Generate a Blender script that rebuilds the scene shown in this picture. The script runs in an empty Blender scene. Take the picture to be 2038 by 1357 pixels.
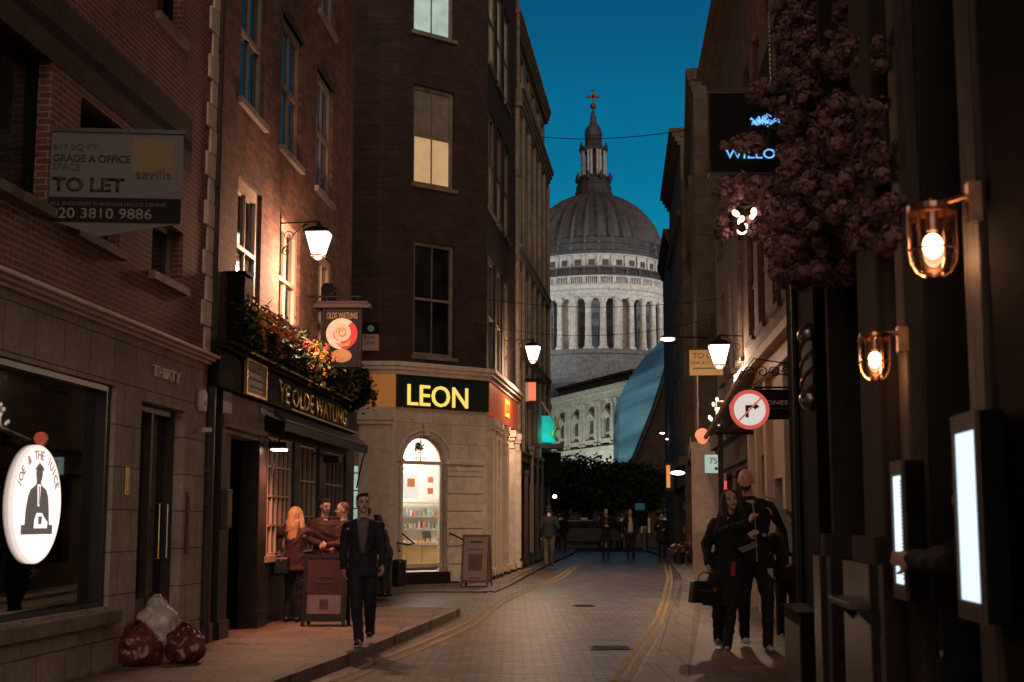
import bpy, math, random
from math import sin, cos, pi, radians, atan, atan2, sqrt
from mathutils import Vector, Matrix
random.seed(7)
SC = bpy.context.scene
COL = SC.collection
# ---------------------------------------------------------------- camera
EYE = 1.55; FPX = 2750.0; CX = 1019.0; CY = 678.5; HOR = 1040.0
TH = atan((HOR - CY) / FPX)
cam_d = bpy.data.cameras.new('camera'); cam = bpy.data.objects.new('camera', cam_d); COL.objects.link(cam)
cam.location = (0, 0, EYE); cam.rotation_euler = (pi / 2 + TH, 0, 0)
cam_d.sensor_width = 36; cam_d.lens = 36 * FPX / 2038; cam_d.clip_start = 0.1; cam_d.clip_end = 3000
cam_d.dof.use_dof = True; cam_d.dof.focus_distance = 26; cam_d.dof.aperture_fstop = 3.6
SC.camera = cam
# ---------------------------------------------------------------- world: dusk sky, afterglow in the west (ahead), dark behind
W = bpy.data.worlds.new("World"); SC.world = W; W.use_nodes = True
nt = W.node_tree; nt.nodes.clear()
def N(t, **k):
    n = nt.nodes.new(t)
    for a, b in k.items(): setattr(n, a, b)
    return n
def L(a, b): nt.links.new(a, b)
o = N('ShaderNodeOutputWorld'); bg = N('ShaderNodeBackground'); L(bg.outputs[0], o.inputs[0])
tc = N('ShaderNodeTexCoord'); sx = N('ShaderNodeSeparateXYZ'); L(tc.outputs['Generated'], sx.inputs[0])
rz = N('ShaderNodeValToRGB'); L(sx.outputs['Z'], rz.inputs[0])
e = rz.color_ramp; e.interpolation = 'EASE'
e.elements[0].position = 0.0; e.elements[0].color = (.012, .03, .045, 1)
e.elements[1].position = 1.0; e.elements[1].color = (.003, .012, .03, 1)
for p, c in ((.12, (.012, .04, .06)), (.175, (.0035, .235, .40)), (.27, (.0025, .15, .29)), (.36, (.0025, .095, .21)), (.52, (.004, .035, .09))):
    q = e.elements.new(p); q.color = (*c, 1)
dv = N('ShaderNodeMath', operation='ARCTAN2'); L(sx.outputs['X'], dv.inputs[0]); L(sx.outputs['Y'], dv.inputs[1])
ab_ = N('ShaderNodeMath', operation='ABSOLUTE'); L(dv.outputs[0], ab_.inputs[0])
mr = N('ShaderNodeMapRange'); mr.interpolation_type = 'SMOOTHSTEP'; L(ab_.outputs[0], mr.inputs['Value'])
mr.inputs['From Min'].default_value = .17; mr.inputs['From Max'].default_value = .5
mr.inputs['To Min'].default_value = 1.0; mr.inputs['To Max'].default_value = .10
mx = N('ShaderNodeVectorMath', operation='SCALE'); L(rz.outputs[0], mx.inputs[0]); L(mr.outputs[0], mx.inputs['Scale'])
L(mx.outputs[0], bg.inputs[0]); bg.inputs[1].default_value = 1.0
# ---------------------------------------------------------------- added warm soft fill from behind the camera, standing in for unseen street lamps
sl = bpy.data.lights.new('street_fill', 'SUN'); so = bpy.data.objects.new('street_fill', sl); COL.objects.link(so)
sl.energy = 1.4; sl.angle = radians(70); sl.color = (1, .75, .58); so.rotation_euler = (radians(64), 0, radians(9))
SC.view_settings.view_transform = 'Standard'; SC.view_settings.look = 'None'
SC.view_settings.exposure = 0.0; SC.view_settings.gamma = 1
SC.render.engine = 'CYCLES'
SC.cycles.use_denoising = True
SC.cycles.max_bounces = 5; SC.cycles.diffuse_bounces = 3; SC.cycles.glossy_bounces = 3; SC.cycles.transmission_bounces = 5
SC.cycles.sample_clamp_indirect = 4; SC.cycles.caustics_reflective = False; SC.cycles.caustics_refractive = False

# ================================================================ pixel helpers
def ray(px, py):
    x = (px - CX) / FPX; y = (CY - py) / FPX
    return Vector((x, cos(TH) - y * sin(TH), sin(TH) + y * cos(TH)))
def at(px, py, Y):
    d = ray(px, py); return Vector((0, 0, EYE)) + d * (Y / d.y)
def hill(Y):
    t = min(1, max(0, (Y - 20) / 32)); return .25 * t * t * (3 - 2 * t)
def onz(px, py, z):
    Y = 20
    for _ in range(12):
        d = ray(px, py); t = (z + hill(Y) - EYE) / d.z; Y = d.y * t
        if Y < 0 or Y > 200: Y = 80
    return Vector((d.x * t, d.y * t, z + hill(Y)))
class Frame:
    """vertical wall plane: x runs along it, y out of it (left of x), z up"""
    def __init__(s, p0, p1, z=0.0):
        s.o = Vector((p0[0], p0[1], z)); d = Vector((p1[0] - p0[0], p1[1] - p0[1], 0)); s.len = d.length; d.normalize()
        s.d = d; s.n = Vector((-d.y, d.x, 0)); s.rot = atan2(d.y, d.x)
    def uz(s, px, py, n=0.0):
        r = ray(px, py); c = Vector((0, 0, EYE)); o = s.o + s.n * n
        t = (o - c).dot(s.n) / r.dot(s.n); p = c + r * t
        return ((p - s.o).dot(s.d), p.z - s.o.z)
    def u(s, px, py=HOR, n=0.0): return s.uz(px, py, n)[0]
    def z(s, px, py, n=0.0): return s.uz(px, py, n)[1]
    def pt(s, u, n=0, z=0): return s.o + s.d * u + s.n * n + Vector((0, 0, z))

# ================================================================ materials
M = {}
def newmat(name):
    m = bpy.data.materials.new(name); m.use_nodes = True; M[name] = m
    return m, m.node_tree, m.node_tree.nodes['Principled BSDF']
def nd(t, kind, **k):
    n = t.nodes.new(kind)
    for a, b in k.items(): setattr(n, a, b)
    return n
def mix_rgb(t, fac, a, b, blend='MIX'):
    m = nd(t, 'ShaderNodeMix', data_type='RGBA', blend_type=blend)
    for i, v in ((0, fac), (6, a), (7, b)):
        if hasattr(v, 'is_linked') or hasattr(v, 'links'): t.links.new(v, m.inputs[i])
        elif i == 0: m.inputs[0].default_value = v
        else: m.inputs[i].default_value = (*v, 1)
    return m.outputs[2]
def noise(t, vec, scale, detail=4, rough=.6):
    n = nd(t, 'ShaderNodeTexNoise'); n.inputs['Scale'].default_value = scale; n.inputs['Detail'].default_value = detail
    n.inputs['Roughness'].default_value = rough
    if vec is not None: t.links.new(vec, n.inputs['Vector'])
    return n
def mat(name, col, rough=.6, metal=0, var=.3, scale=6, bump=.15, bscale=None, spec=.5, emis=None, es=0, alpha=1, sheen=0, stretch=None):
    m, t, b = newmat(name)
    tcn = nd(t, 'ShaderNodeTexCoord'); v = tcn.outputs['Object']
    if stretch:
        mp_ = nd(t, 'ShaderNodeMapping'); mp_.inputs['Scale'].default_value = (1, 1, stretch); t.links.new(v, mp_.inputs[0]); v = mp_.outputs[0]
    n = noise(t, v, scale)
    r = nd(t, 'ShaderNodeMapRange'); t.links.new(n.outputs[0], r.inputs[0])
    r.inputs['From Min'].default_value = .3; r.inputs['From Max'].default_value = .7
    lo = tuple(c * (1 - var) for c in col); hi = tuple(min(1, c * (1 + var)) for c in col)
    t.links.new(mix_rgb(t, r.outputs[0], lo, hi), b.inputs['Base Color'])
    b.inputs['Roughness'].default_value = rough; b.inputs['Metallic'].default_value = metal
    b.inputs['Specular IOR Level'].default_value = spec
    if bump:
        n2 = noise(t, v, bscale or scale * 5, 5); bp = nd(t, 'ShaderNodeBump'); bp.inputs['Strength'].default_value = bump
        bp.inputs['Distance'].default_value = .02
        t.links.new(n2.outputs[0], bp.inputs['Height']); t.links.new(bp.outputs[0], b.inputs['Normal'])
    if emis: b.inputs['Emission Color'].default_value = (*emis, 1); b.inputs['Emission Strength'].default_value = es
    if alpha < 1: b.inputs['Alpha'].default_value = alpha
    return m
def brick(name, c1, c2, mortar, bw=.225, bh=.075, ms=.006, horiz=False, rough=.85, dirt=.5, off=.5, bump=.5, msmooth=.1):
    m, t, b = newmat(name)
    tcn = nd(t, 'ShaderNodeTexCoord'); s = nd(t, 'ShaderNodeSeparateXYZ'); t.links.new(tcn.outputs['Object'], s.inputs[0])
    c = nd(t, 'ShaderNodeCombineXYZ')
    if horiz: t.links.new(s.outputs[0], c.inputs[0]); t.links.new(s.outputs[1], c.inputs[1])
    else:
        a = nd(t, 'ShaderNodeMath', operation='ADD'); t.links.new(s.outputs[0], a.inputs[0]); t.links.new(s.outputs[1], a.inputs[1])
        t.links.new(a.outputs[0], c.inputs[0]); t.links.new(s.outputs[2], c.inputs[1])
    k = nd(t, 'ShaderNodeTexBrick'); t.links.new(c.outputs[0], k.inputs['Vector'])
    k.offset = off
    k.inputs['Scale'].default_value = 1; k.inputs['Brick Width'].default_value = bw; k.inputs['Row Height'].default_value = bh
    k.inputs['Mortar Size'].default_value = ms; k.inputs['Mortar Smooth'].default_value = msmooth; k.inputs['Bias'].default_value = -.1
    for i, v in (('Color1', c1), ('Color2', c2), ('Mortar', mortar)): k.inputs[i].default_value = (*v, 1)
    n = noise(t, tcn.outputs['Object'], 1.3, 6, .7); n2 = noise(t, tcn.outputs['Object'], 14, 4)
    r = nd(t, 'ShaderNodeMapRange'); t.links.new(n.outputs[0], r.inputs[0]); r.inputs['From Min'].default_value = .32; r.inputs['From Max'].default_value = .68
    r.inputs['To Min'].default_value = 1 - dirt; r.inputs['To Max'].default_value = 1.15
    r2 = nd(t, 'ShaderNodeMapRange'); t.links.new(n2.outputs[0], r2.inputs[0]); r2.inputs['To Min'].default_value = .6; r2.inputs['To Max'].default_value = 1.4
    pr = nd(t, 'ShaderNodeMath', operation='MULTIPLY'); t.links.new(r.outputs[0], pr.inputs[0]); t.links.new(r2.outputs[0], pr.inputs[1])
    sc = nd(t, 'ShaderNodeVectorMath', operation='SCALE'); t.links.new(k.outputs[0], sc.inputs[0]); t.links.new(pr.outputs[0], sc.inputs['Scale'])
    t.links.new(sc.outputs[0], b.inputs['Base Color']); b.inputs['Roughness'].default_value = rough
    h = nd(t, 'ShaderNodeMath', operation='MULTIPLY_ADD'); t.links.new(k.outputs['Fac'], h.inputs[0]); h.inputs[1].default_value = -1
    hh = nd(t, 'ShaderNodeMath', operation='MULTIPLY'); t.links.new(n2.outputs[0], hh.inputs[0]); hh.inputs[1].default_value = .6
    t.links.new(hh.outputs[0], h.inputs[2])
    bp = nd(t, 'ShaderNodeBump'); bp.inputs['Strength'].default_value = bump; bp.inputs['Distance'].default_value = .012
    t.links.new(h.outputs[0], bp.inputs['Height']); t.links.new(bp.outputs[0], b.inputs['Normal'])
    return m
def emit(name, col, s, var=0, scale=3):
    m, t, b = newmat(name); b.inputs['Base Color'].default_value = (*[c * .5 for c in col], 1)
    b.inputs['Emission Strength'].default_value = s; b.inputs['Emission Color'].default_value = (*col, 1)
    if var:
        tcn = nd(t, 'ShaderNodeTexCoord'); n = noise(t, tcn.outputs['Object'], scale, 3)
        r = nd(t, 'ShaderNodeMapRange'); t.links.new(n.outputs[0], r.inputs[0]); r.inputs['From Min'].default_value = .35; r.inputs['From Max'].default_value = .65
        t.links.new(mix_rgb(t, r.outputs[0], tuple(c * (1 - var) for c in col), col), b.inputs['Emission Color'])
    return m
def glassy(name, tint=(1, 1, 1), rough=.02, mixf=.12):
    m, t, b = newmat(name); t.nodes.remove(b); out = t.nodes['Material Output']
    tr = nd(t, 'ShaderNodeBsdfTransparent'); tr.inputs[0].default_value = (*tint, 1)
    g = nd(t, 'ShaderNodeBsdfGlossy'); g.inputs['Roughness'].default_value = rough
    f = nd(t, 'ShaderNodeFresnel'); f.inputs[0].default_value = 1.5
    a = nd(t, 'ShaderNodeMath', operation='ADD'); t.links.new(f.outputs[0], a.inputs[0]); a.inputs[1].default_value = mixf
    x = nd(t, 'ShaderNodeMixShader'); t.links.new(a.outputs[0], x.inputs[0]); t.links.new(tr.outputs[0], x.inputs[1]); t.links.new(g.outputs[0], x.inputs[2])
    t.links.new(x.outputs[0], out.inputs[0]); return m

brick('red_brick', (.20, .062, .040), (.12, .040, .028), (.30, .21, .17), bw=.21, bh=.06, ms=.007, dirt=.45)
brick('brown_brick', (.25, .10, .062), (.085, .038, .026), (.13, .095, .07), ms=.010, dirt=.6, bump=1.0)
brick('dark_brick', (.062, .028, .020), (.028, .014, .011), (.052, .036, .03), ms=.009, dirt=.55, bump=.7)
brick('pale_block', (.44, .34, .28), (.39, .30, .25), (.12, .09, .08), bw=.62, bh=.42, ms=.007, dirt=.35, bump=.35)
brick('stone_plain', (.70, .58, .47), (.64, .53, .43), (.18, .14, .11), bw=1.1, bh=.48, ms=.005, dirt=.3, bump=.3)
brick('portland', (.30, .25, .19), (.25, .21, .16), (.12, .10, .08), bw=.8, bh=.36, ms=.006, dirt=.4, bump=.35)
brick('grimy_stone', (.13, .095, .07), (.10, .075, .055), (.05, .035, .03), bw=.7, bh=.5, ms=.008, dirt=.5)
brick('column_stone', (.028, .021, .018), (.022, .017, .015), (.02, .016, .014), bw=2.4, bh=.62, ms=.008, dirt=.3, bump=.3)
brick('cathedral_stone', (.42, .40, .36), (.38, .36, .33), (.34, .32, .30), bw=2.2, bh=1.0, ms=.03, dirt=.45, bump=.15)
brick('shaded_drum_stone', (.12, .12, .118), (.10, .10, .10), (.08, .08, .08), bw=2.2, bh=1.0, ms=.03, dirt=.6, bump=.15)  # cathedral stone darkened: shade behind the columns put into its colour
brick('setts', (.31, .19, .125), (.09, .058, .040), (.016, .012, .010), bw=.24, bh=.13, ms=.02, horiz=True, rough=.42, dirt=.75, bump=1.0)
brick('slabs', (.20, .130, .095), (.11, .074, .056), (.035, .025, .02), bw=.62, bh=.46, ms=.01, horiz=True, rough=.6, dirt=.45, bump=.4)
brick('kerb_granite', (.20, .16, .13), (.15, .12, .10), (.035, .03, .025), bw=.3, bh=.9, ms=.010, horiz=True, rough=.65, off=0, dirt=.35)
mat('asphalt', (.045, .042, .04), .9, scale=30, bump=.5)
mat('yellow_line', (.26, .185, .075), .75, var=.65, scale=12, bump=.2)
mat('ground_dark', (.04, .036, .032), .95, scale=1)
mat('stone_trim', (.66, .54, .44), .75, var=.18, scale=5, bump=.2)
mat('old_trim', (.20, .15, .12), .8, var=.3, scale=5, bump=.25)
mat('dark_trim', (.055, .04, .032), .8, var=.3, scale=4)
mat('cream_paint', (.52, .42, .33), .5, var=.12, scale=4, bump=.06)
mat('white_paint', (.58, .50, .43), .5, var=.14, scale=5, bump=.06)
mat('grey_paint', (.24, .20, .17), .55, var=.15, scale=5, bump=.05)
mat('black_paint', (.013, .011, .011), .38, var=.3, bump=.05)
mat('black_matt', (.009, .008, .008), .85, var=.3, bump=.1, spec=.12)
mat('pub_paint', (.020, .013, .013), .42, var=.35, scale=8, bump=.08)
mat('sign_canopy', (.018, .007, .007), .7)
mat('plaque_orange', (.30, .15, .06), .6)
mat('oxblood', (.045, .012, .012), .45, var=.25, bump=.05)
mat('dark_green', (.010, .035, .026), .4, var=.3, bump=.04)
mat('wood_post', (.06, .042, .031), .6, var=.75, scale=9, bump=.8, stretch=.12)
mat('wood_edge', (.07, .048, .035), .6, var=.4, scale=9, bump=.3)
mat('dark_wood', (.05, .030, .020), .5, var=.4, scale=9, bump=.2)
mat('pale_wood', (.62, .43, .20), .45, var=.15, scale=3, bump=.05)
mat('red_granite', (.028, .014, .012), .25, var=.4, scale=40, bump=.02)
mat('iron', (.016, .014, .014), .5, metal=.6, bump=.1)
mat('steel', (.42, .40, .38), .28, metal=1, var=.2, bump=.1, scale=12)
mat('lead_pipe', (.22, .18, .17), .4, metal=.7, var=.3, scale=20, bump=.2)
mat('copper', (.50, .27, .17), .3, metal=1, var=.25, scale=20, bump=.08)
mat('brass', (.60, .40, .14), .3, metal=1, var=.2, bump=.05)
mat('bar_black', (.008, .007, .007), .8, var=.5, scale=3, bump=.2, spec=.08)
mat('old_gilt', (.13, .08, .03), .5, metal=.3)
mat('wine_cloth', (.05, .018, .018), .85, var=.3, scale=20, bump=.3)
mat('gold_paint', (.55, .36, .10), .35, metal=.3, var=.2, bump=.03)
mat('lead_roof', (.062, .060, .068), .62, var=.35, scale=.5, bump=.15, bscale=3)
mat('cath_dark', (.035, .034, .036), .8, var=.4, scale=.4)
mat('window_dark', (.016, .016, .017), .06, var=.95, scale=1.1, bump=.02, bscale=2, spec=.8)
mat('window_pub', (.035, .022, .014), .08, var=.6, scale=3, bump=.03, bscale=2, spec=.8)
mat('curtain', (.20, .17, .14), .9, var=.25, scale=5, bump=.3)
mat('skin', (.62, .37, .27), .5, var=.08, scale=12, bump=.04)
mat('skin_pink', (.66, .36, .28), .5, var=.1, scale=12, bump=.04)
mat('hair_dark', (.018, .011, .008), .5, var=.4, scale=60, bump=.5)
mat('hair_auburn', (.075, .024, .013), .45, var=.4, scale=60, bump=.5)
mat('hair_blonde', (.50, .30, .15), .42, var=.3, scale=60, bump=.5)
mat('hair_grey', (.42, .38, .34), .6, var=.3, scale=60, bump=.4)
mat('hair_ginger', (.20, .07, .03), .45, var=.3, scale=60, bump=.4)
mat('cloth_black', (.010, .010, .012), .85, var=.4, scale=20, bump=.3, bscale=70)
mat('cloth_navy', (.014, .015, .022), .85, var=.4, scale=20, bump=.3, bscale=70)
mat('cloth_charcoal', (.035, .032, .033), .85, var=.3, scale=20, bump=.3, bscale=70)
mat('cloth_grey', (.14, .12, .12), .85, var=.2, scale=20, bump=.2, bscale=70)
mat('cloth_white', (.62, .56, .48), .8, var=.1, scale=15, bump=.2)
mat('cloth_red', (.085, .026, .024), .8, var=.25, scale=20, bump=.3)
mat('cloth_crimson', (.42, .02, .03), .7, var=.2, scale=20)
mat('cloth_khaki', (.10, .075, .055), .85, var=.25, scale=20, bump=.3)
mat('leather_black', (.008, .008, .008), .3, var=.3, scale=25, bump=.25)
mat('shoe_white', (.5, .46, .42), .6, bump=.05)
mat('stripe', (.42, .50, .48), .7, var=.05, bump=0)
mat('plastic_clear_bag', (.50, .42, .39), .25, var=.3, scale=6, bump=.25, bscale=9)
mat('plastic_red_bag', (.12, .035, .030), .22, var=.7, scale=6, bump=.3, bscale=9)
mat('leaf', (.035, .055, .016), .6, var=.5, scale=10, bump=.2)
mat('leaf_dark', (.010, .015, .007), .8, var=.5, scale=1, bump=.2, spec=.15)
mat('flower_orange', (.72, .23, .045), .6, var=.35, scale=25, bump=0)
mat('flower_yellow', (.75, .42, .07), .6, var=.3, scale=25, bump=0)
mat('flower_pink', (.5, .12, .13), .6, var=.3, scale=25, bump=0)
mat('flower_white', (.55, .45, .42), .6, var=.2, scale=25, bump=0)
mat('blossom', (.27, .15, .155), .8, var=.55, scale=6, bump=.1, spec=.2)
mat('bark', (.06, .042, .03), .9, var=.4, scale=8, bump=.6)
mat('sign_white', (.58, .52, .47), .5, var=.06, bump=.02)
mat('sign_dim', (.095, .082, .078), .5, var=.06, bump=.02)
mat('sign_black', (.012, .011, .012), .8, var=.1, bump=.02, spec=.2)
mat('sign_grey_ink', (.018, .012, .018), .5, var=.1, bump=0)
mat('savills_yellow', (.16, .10, .024), .5, var=.06, bump=0)
mat('leon_orange', (.40, .13, .02), .4, var=.06, bump=0, emis=(.8, .30, .05), es=.22)  # weak glow added to the orange in place of light falling on it
mat('leon_red', (.26, .045, .018), .4, var=.06, bump=0, emis=(.8, .14, .04), es=.22)  # same added glow, so the red board looks lit
mat('leon_green', (.010, .022, .020), .35, var=.1, bump=0)
mat('agent_yellow', (.42, .27, .07), .5, var=.1, bump=0)
mat('chalkboard', (.055, .022, .022), .8, var=.25, scale=5, bump=.05)
mat('poster_grey', (.22, .18, .18), .6, var=.2, scale=6, bump=0)
mat('poster_cream', (.46, .33, .27), .5, var=.08, scale=4, bump=0)
mat('poster_brown', (.20, .13, .11), .5, var=.2, scale=6, bump=0)
mat('road_sign_red', (.62, .06, .05), .4, var=.05, bump=0, emis=(1, .16, .12), es=.55)
mat('road_sign_white', (.7, .68, .64), .4, var=.03, bump=0, emis=(1, .93, .86), es=.62)
mat('ink_black', (.02, .02, .02), .5, var=.1, bump=0)
mat('room_white', (.78, .74, .68), .6, var=.04, bump=0)
mat('fridge_blue', (.30, .48, .52), .4, var=.3, scale=8, bump=0)
mat('food_red', (.55, .16, .08), .6, var=.5, scale=20, bump=0)
mat('barber_red', (.20, .03, .03), .3, var=.1, bump=0)
mat('car_paint', (.03, .03, .035), .25, metal=.4, var=.1, bump=0)
mat('tyre', (.012, .012, .012), .8, bump=.2)
emit('lantern_glow', (1, .78, .64), 6)
emit('lantern_glow_soft', (1, .78, .58), 7)
emit('bulb', (1, .66, .40), 14)
emit('lightbox', (.72, .90, 1), 1.05)
emit('leon_yellow', (1, .70, .14), 1.0)
emit('badge_yellow', (.95, .62, .08), .6)
emit('blue_neon', (.16, .45, .95), 1.8, .5, 30)
emit('teal_light', (0, .42, .37), .9, .5, 2)
emit('spot_face', (1, .62, .42), 30)
emit('led_face', (1, .85, .66), 14)
emit('led_cool', (.85, .92, 1), 7)
emit('joe_disc', (1, .84, .78), .88, .05, 2)
emit('win_cool', (.50, .66, .56), .75, .35, 2.2)
emit('win_warm', (.80, .50, .24), .62, .25, 1.6)
emit('win_dim', (.40, .30, .17), .16, .6, 1.5)
emit('win_green', (.38, .38, .22), .30, .6, 1.5)
emit('coral_dim', (.9, .22, .12), .5)
emit('red_pink', (1, .12, .14), .8)
emit('coral', (1, .20, .10), .75)
emit('orange_lit', (1, .38, .1), .7)
emit('white_lit', (.9, .95, .95), .8)
emit('number_lit', (.45, .62, .58), .6)
emit('ceiling_lit', (1, .93, .82), 3.2)
emit('menu_lit', (1, .95, .88), 1.0)
emit('menu_food', (.95, .30, .10), .7, .6, 30)
emit('dark_teal_glass', (.02, .10, .12), .4, .5, 4)
glassy('clear_glass'); glassy('lamp_glass', (1, .85, .72), .03, .05)
glassy('shop_glass', (.80, .74, .68), .015, .10)

# the blue building's glass: sky reflection painted on as softly glowing bands
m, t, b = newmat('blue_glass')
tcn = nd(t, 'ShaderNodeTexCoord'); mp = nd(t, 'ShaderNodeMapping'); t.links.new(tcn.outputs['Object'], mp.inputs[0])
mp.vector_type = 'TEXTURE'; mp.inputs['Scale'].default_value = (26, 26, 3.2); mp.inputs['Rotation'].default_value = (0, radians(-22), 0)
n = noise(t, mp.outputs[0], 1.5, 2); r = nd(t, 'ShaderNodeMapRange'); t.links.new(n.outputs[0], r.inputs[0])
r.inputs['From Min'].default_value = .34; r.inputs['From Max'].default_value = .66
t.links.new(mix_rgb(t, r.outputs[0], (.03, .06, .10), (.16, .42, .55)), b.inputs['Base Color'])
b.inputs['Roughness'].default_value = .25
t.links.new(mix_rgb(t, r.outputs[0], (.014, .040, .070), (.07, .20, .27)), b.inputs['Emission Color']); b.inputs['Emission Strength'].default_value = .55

# ================================================================ mesh builder
class MB:
    def __init__(s): s.v = []; s.f = []; s.m = []
    def add(s, vs, fs, mi=0):
        b = len(s.v); s.v += [tuple(v) for v in vs]; s.f += [tuple(i + b for i in f) for f in fs]; s.m += [mi] * len(fs); return s
    def box(s, x0, x1, y0, y1, z0, z1, mi=0):
        x0, x1 = min(x0, x1), max(x0, x1); y0, y1 = min(y0, y1), max(y0, y1); z0, z1 = min(z0, z1), max(z0, z1)
        return s.add([(x0, y0, z0), (x1, y0, z0), (x1, y1, z0), (x0, y1, z0), (x0, y0, z1), (x1, y0, z1), (x1, y1, z1), (x0, y1, z1)],
              [(0, 3, 2, 1), (4, 5, 6, 7), (0, 1, 5, 4), (1, 2, 6, 5), (2, 3, 7, 6), (3, 0, 4, 7)], mi)
    def prism(s, pts, y0, y1, axis='y', mi=0):
        """outline pts (a,b) extruded; axis y: (a,t,b); x: (t,a,b); z: (a,b,t)"""
        n = len(pts)
        f = {'y': lambda a, b, t: (a, t, b), 'x': lambda a, b, t: (t, a, b), 'z': lambda a, b, t: (a, b, t)}[axis]
        vs = [f(a, b, y0) for a, b in pts] + [f(a, b, y1) for a, b in pts]
        fs = [tuple(range(n)), tuple(range(2 * n - 1, n - 1, -1))] + [(i, i + n, (i + 1) % n + n, (i + 1) % n) for i in range(n)]
        return s.add(vs, fs, mi)
    def rings(s, rings, cap=True, mi=0, close=True):
        n = len(rings[0]); vs = [p for r in rings for p in r]; fs = []
        for k in range(len(rings) - 1):
            for i in range(n if close else n - 1):
                j = (i + 1) % n; fs.append((k * n + i, k * n + j, (k + 1) * n + j, (k + 1) * n + i))
        if cap: fs += [tuple(range(n - 1, -1, -1)), tuple(range((len(rings) - 1) * n, len(rings) * n))]
        return s.add(vs, fs, mi)
    def lathe(s, prof, c=(0, 0, 0), n=16, mi=0, a0=0, cap=True):
        return s.rings([[(c[0] + r * cos(a0 + 2 * pi * i / n), c[1] + r * sin(a0 + 2 * pi * i / n), c[2] + z) for i in range(n)] for r, z in prof], cap, mi)
    def tube(s, path, r, n=8, mi=0, cap=True):
        path = [Vector(p) for p in path]; rs = r if isinstance(r, (list, tuple)) else [r] * len(path); rings = []
        up = None
        for i, p in enumerate(path):
            d = (path[min(i + 1, len(path) - 1)] - path[max(i - 1, 0)]).normalized()
            if up is None: up = Vector((0, 0, 1)) if abs(d.z) < .9 else Vector((0, 1, 0))
            a = d.cross(up).normalized(); b = a.cross(d).normalized(); up = b
            rings.append([p + a * rs[i] * cos(2 * pi * k / n) + b * rs[i] * sin(2 * pi * k / n) for k in range(n)])
        return s.rings(rings, cap, mi)
    def ell(s, c, r, n=14, k=9, rot=None, mi=0):
        c = Vector(c); rings = []
        for i in range(1, k):
            a = -pi / 2 + pi * i / k
            rings.append([Vector((r[0] * cos(a) * cos(2 * pi * j / n), r[1] * cos(a) * sin(2 * pi * j / n), r[2] * sin(a))) for j in range(n)])
        vs = [p for rr in rings for p in rr] + [Vector((0, 0, -r[2])), Vector((0, 0, r[2]))]
        if rot is not None: vs = [rot @ p for p in vs]
        vs = [p + c for p in vs]; fs = []
        for a in range(k - 2):
            for j in range(n): fs.append((a * n + j, a * n + (j + 1) % n, (a + 1) * n + (j + 1) % n, (a + 1) * n + j))
        B = (k - 1) * n
        for j in range(n): fs.append((B, (j + 1) % n, j)); fs.append((B + 1, (k - 2) * n + j, (k - 2) * n + (j + 1) % n))
        return s.add(vs, fs, mi)
    def cap_(s, p0, r0, p1, r1, n=10):
        """tapered capsule"""
        p0 = Vector(p0); p1 = Vector(p1); d = p1 - p0; L_ = max(d.length, 1e-4); q = d.to_track_quat('Z', 'Y').to_matrix(); rings = []
        for i in range(1, 5): a = -pi / 2 + pi / 2 * i / 4; rings.append((r0 * cos(a), r0 * sin(a)))
        for i in range(0, 4): a = pi / 2 * i / 4; rings.append((r1 * cos(a), L_ + r1 * sin(a)))
        return s.rings([[p0 + q @ Vector((r * cos(2 * pi * j / n), r * sin(2 * pi * j / n), z)) for j in range(n)] for r, z in rings], True)
    def moved(s, mtx):
        s.v = [tuple(mtx @ Vector(p)) for p in s.v]; return s
    def mesh(s, name, mats, smooth=False):
        me = bpy.data.meshes.new(name); me.from_pydata(s.v, [], s.f)
        for m_ in (mats if isinstance(mats, (list, tuple)) else [mats]): me.materials.append(M[m_])
        if any(s.m): me.polygons.foreach_set('material_index', s.m)
        if smooth: me.polygons.foreach_set('use_smooth', [True] * len(me.polygons))
        me.update(); return me
def fixn(me):
    import bmesh
    b = bmesh.new(); b.from_mesh(me); bmesh.ops.recalc_face_normals(b, faces=b.faces); b.to_mesh(me); b.free()
def tag(o, label=None, cat=None, group=None, kind=None):
    for k, v in (('label', label), ('category', cat), ('group', group), ('kind', kind)):
        if v: o[k] = v
    return o
def part(name, mb, mats, parent=None, label=None, smooth=False, bevel=0, auto=None):
    me = mb.mesh(name, mats, smooth); fixn(me)
    o = bpy.data.objects.new(name, me); COL.objects.link(o)
    if parent is not None: o.parent = parent
    if label: o['label'] = label
    if bevel:
        b = o.modifiers.new('bevel', 'BEVEL'); b.width = bevel; b.segments = 2; b.limit_method = 'ANGLE'
    return o
def thing(name, label, cat, loc=(0, 0, 0), rotz=0, group=None):
    o = bpy.data.objects.new(name, None); COL.objects.link(o); o.location = loc; o.rotation_euler = (0, 0, rotz); o.empty_display_size = .1
    return tag(o, label, cat, group)
def single(name, mb, mats, label, cat, loc=(0, 0, 0), rotz=0, group=None, **k):
    o = part(name, mb, mats, None, **k); o.location = loc; o.rotation_euler = (0, 0, rotz); return tag(o, label, cat, group)
def struct(name, mb, mats, **k):
    o = part(name, mb, mats, None, **k); return tag(o, kind='structure')
def copy_tree(o, parent=None):
    c = o.copy(); COL.objects.link(c); c.parent = parent
    for ch in list(o.children): copy_tree(ch, c)
    return c
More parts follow.
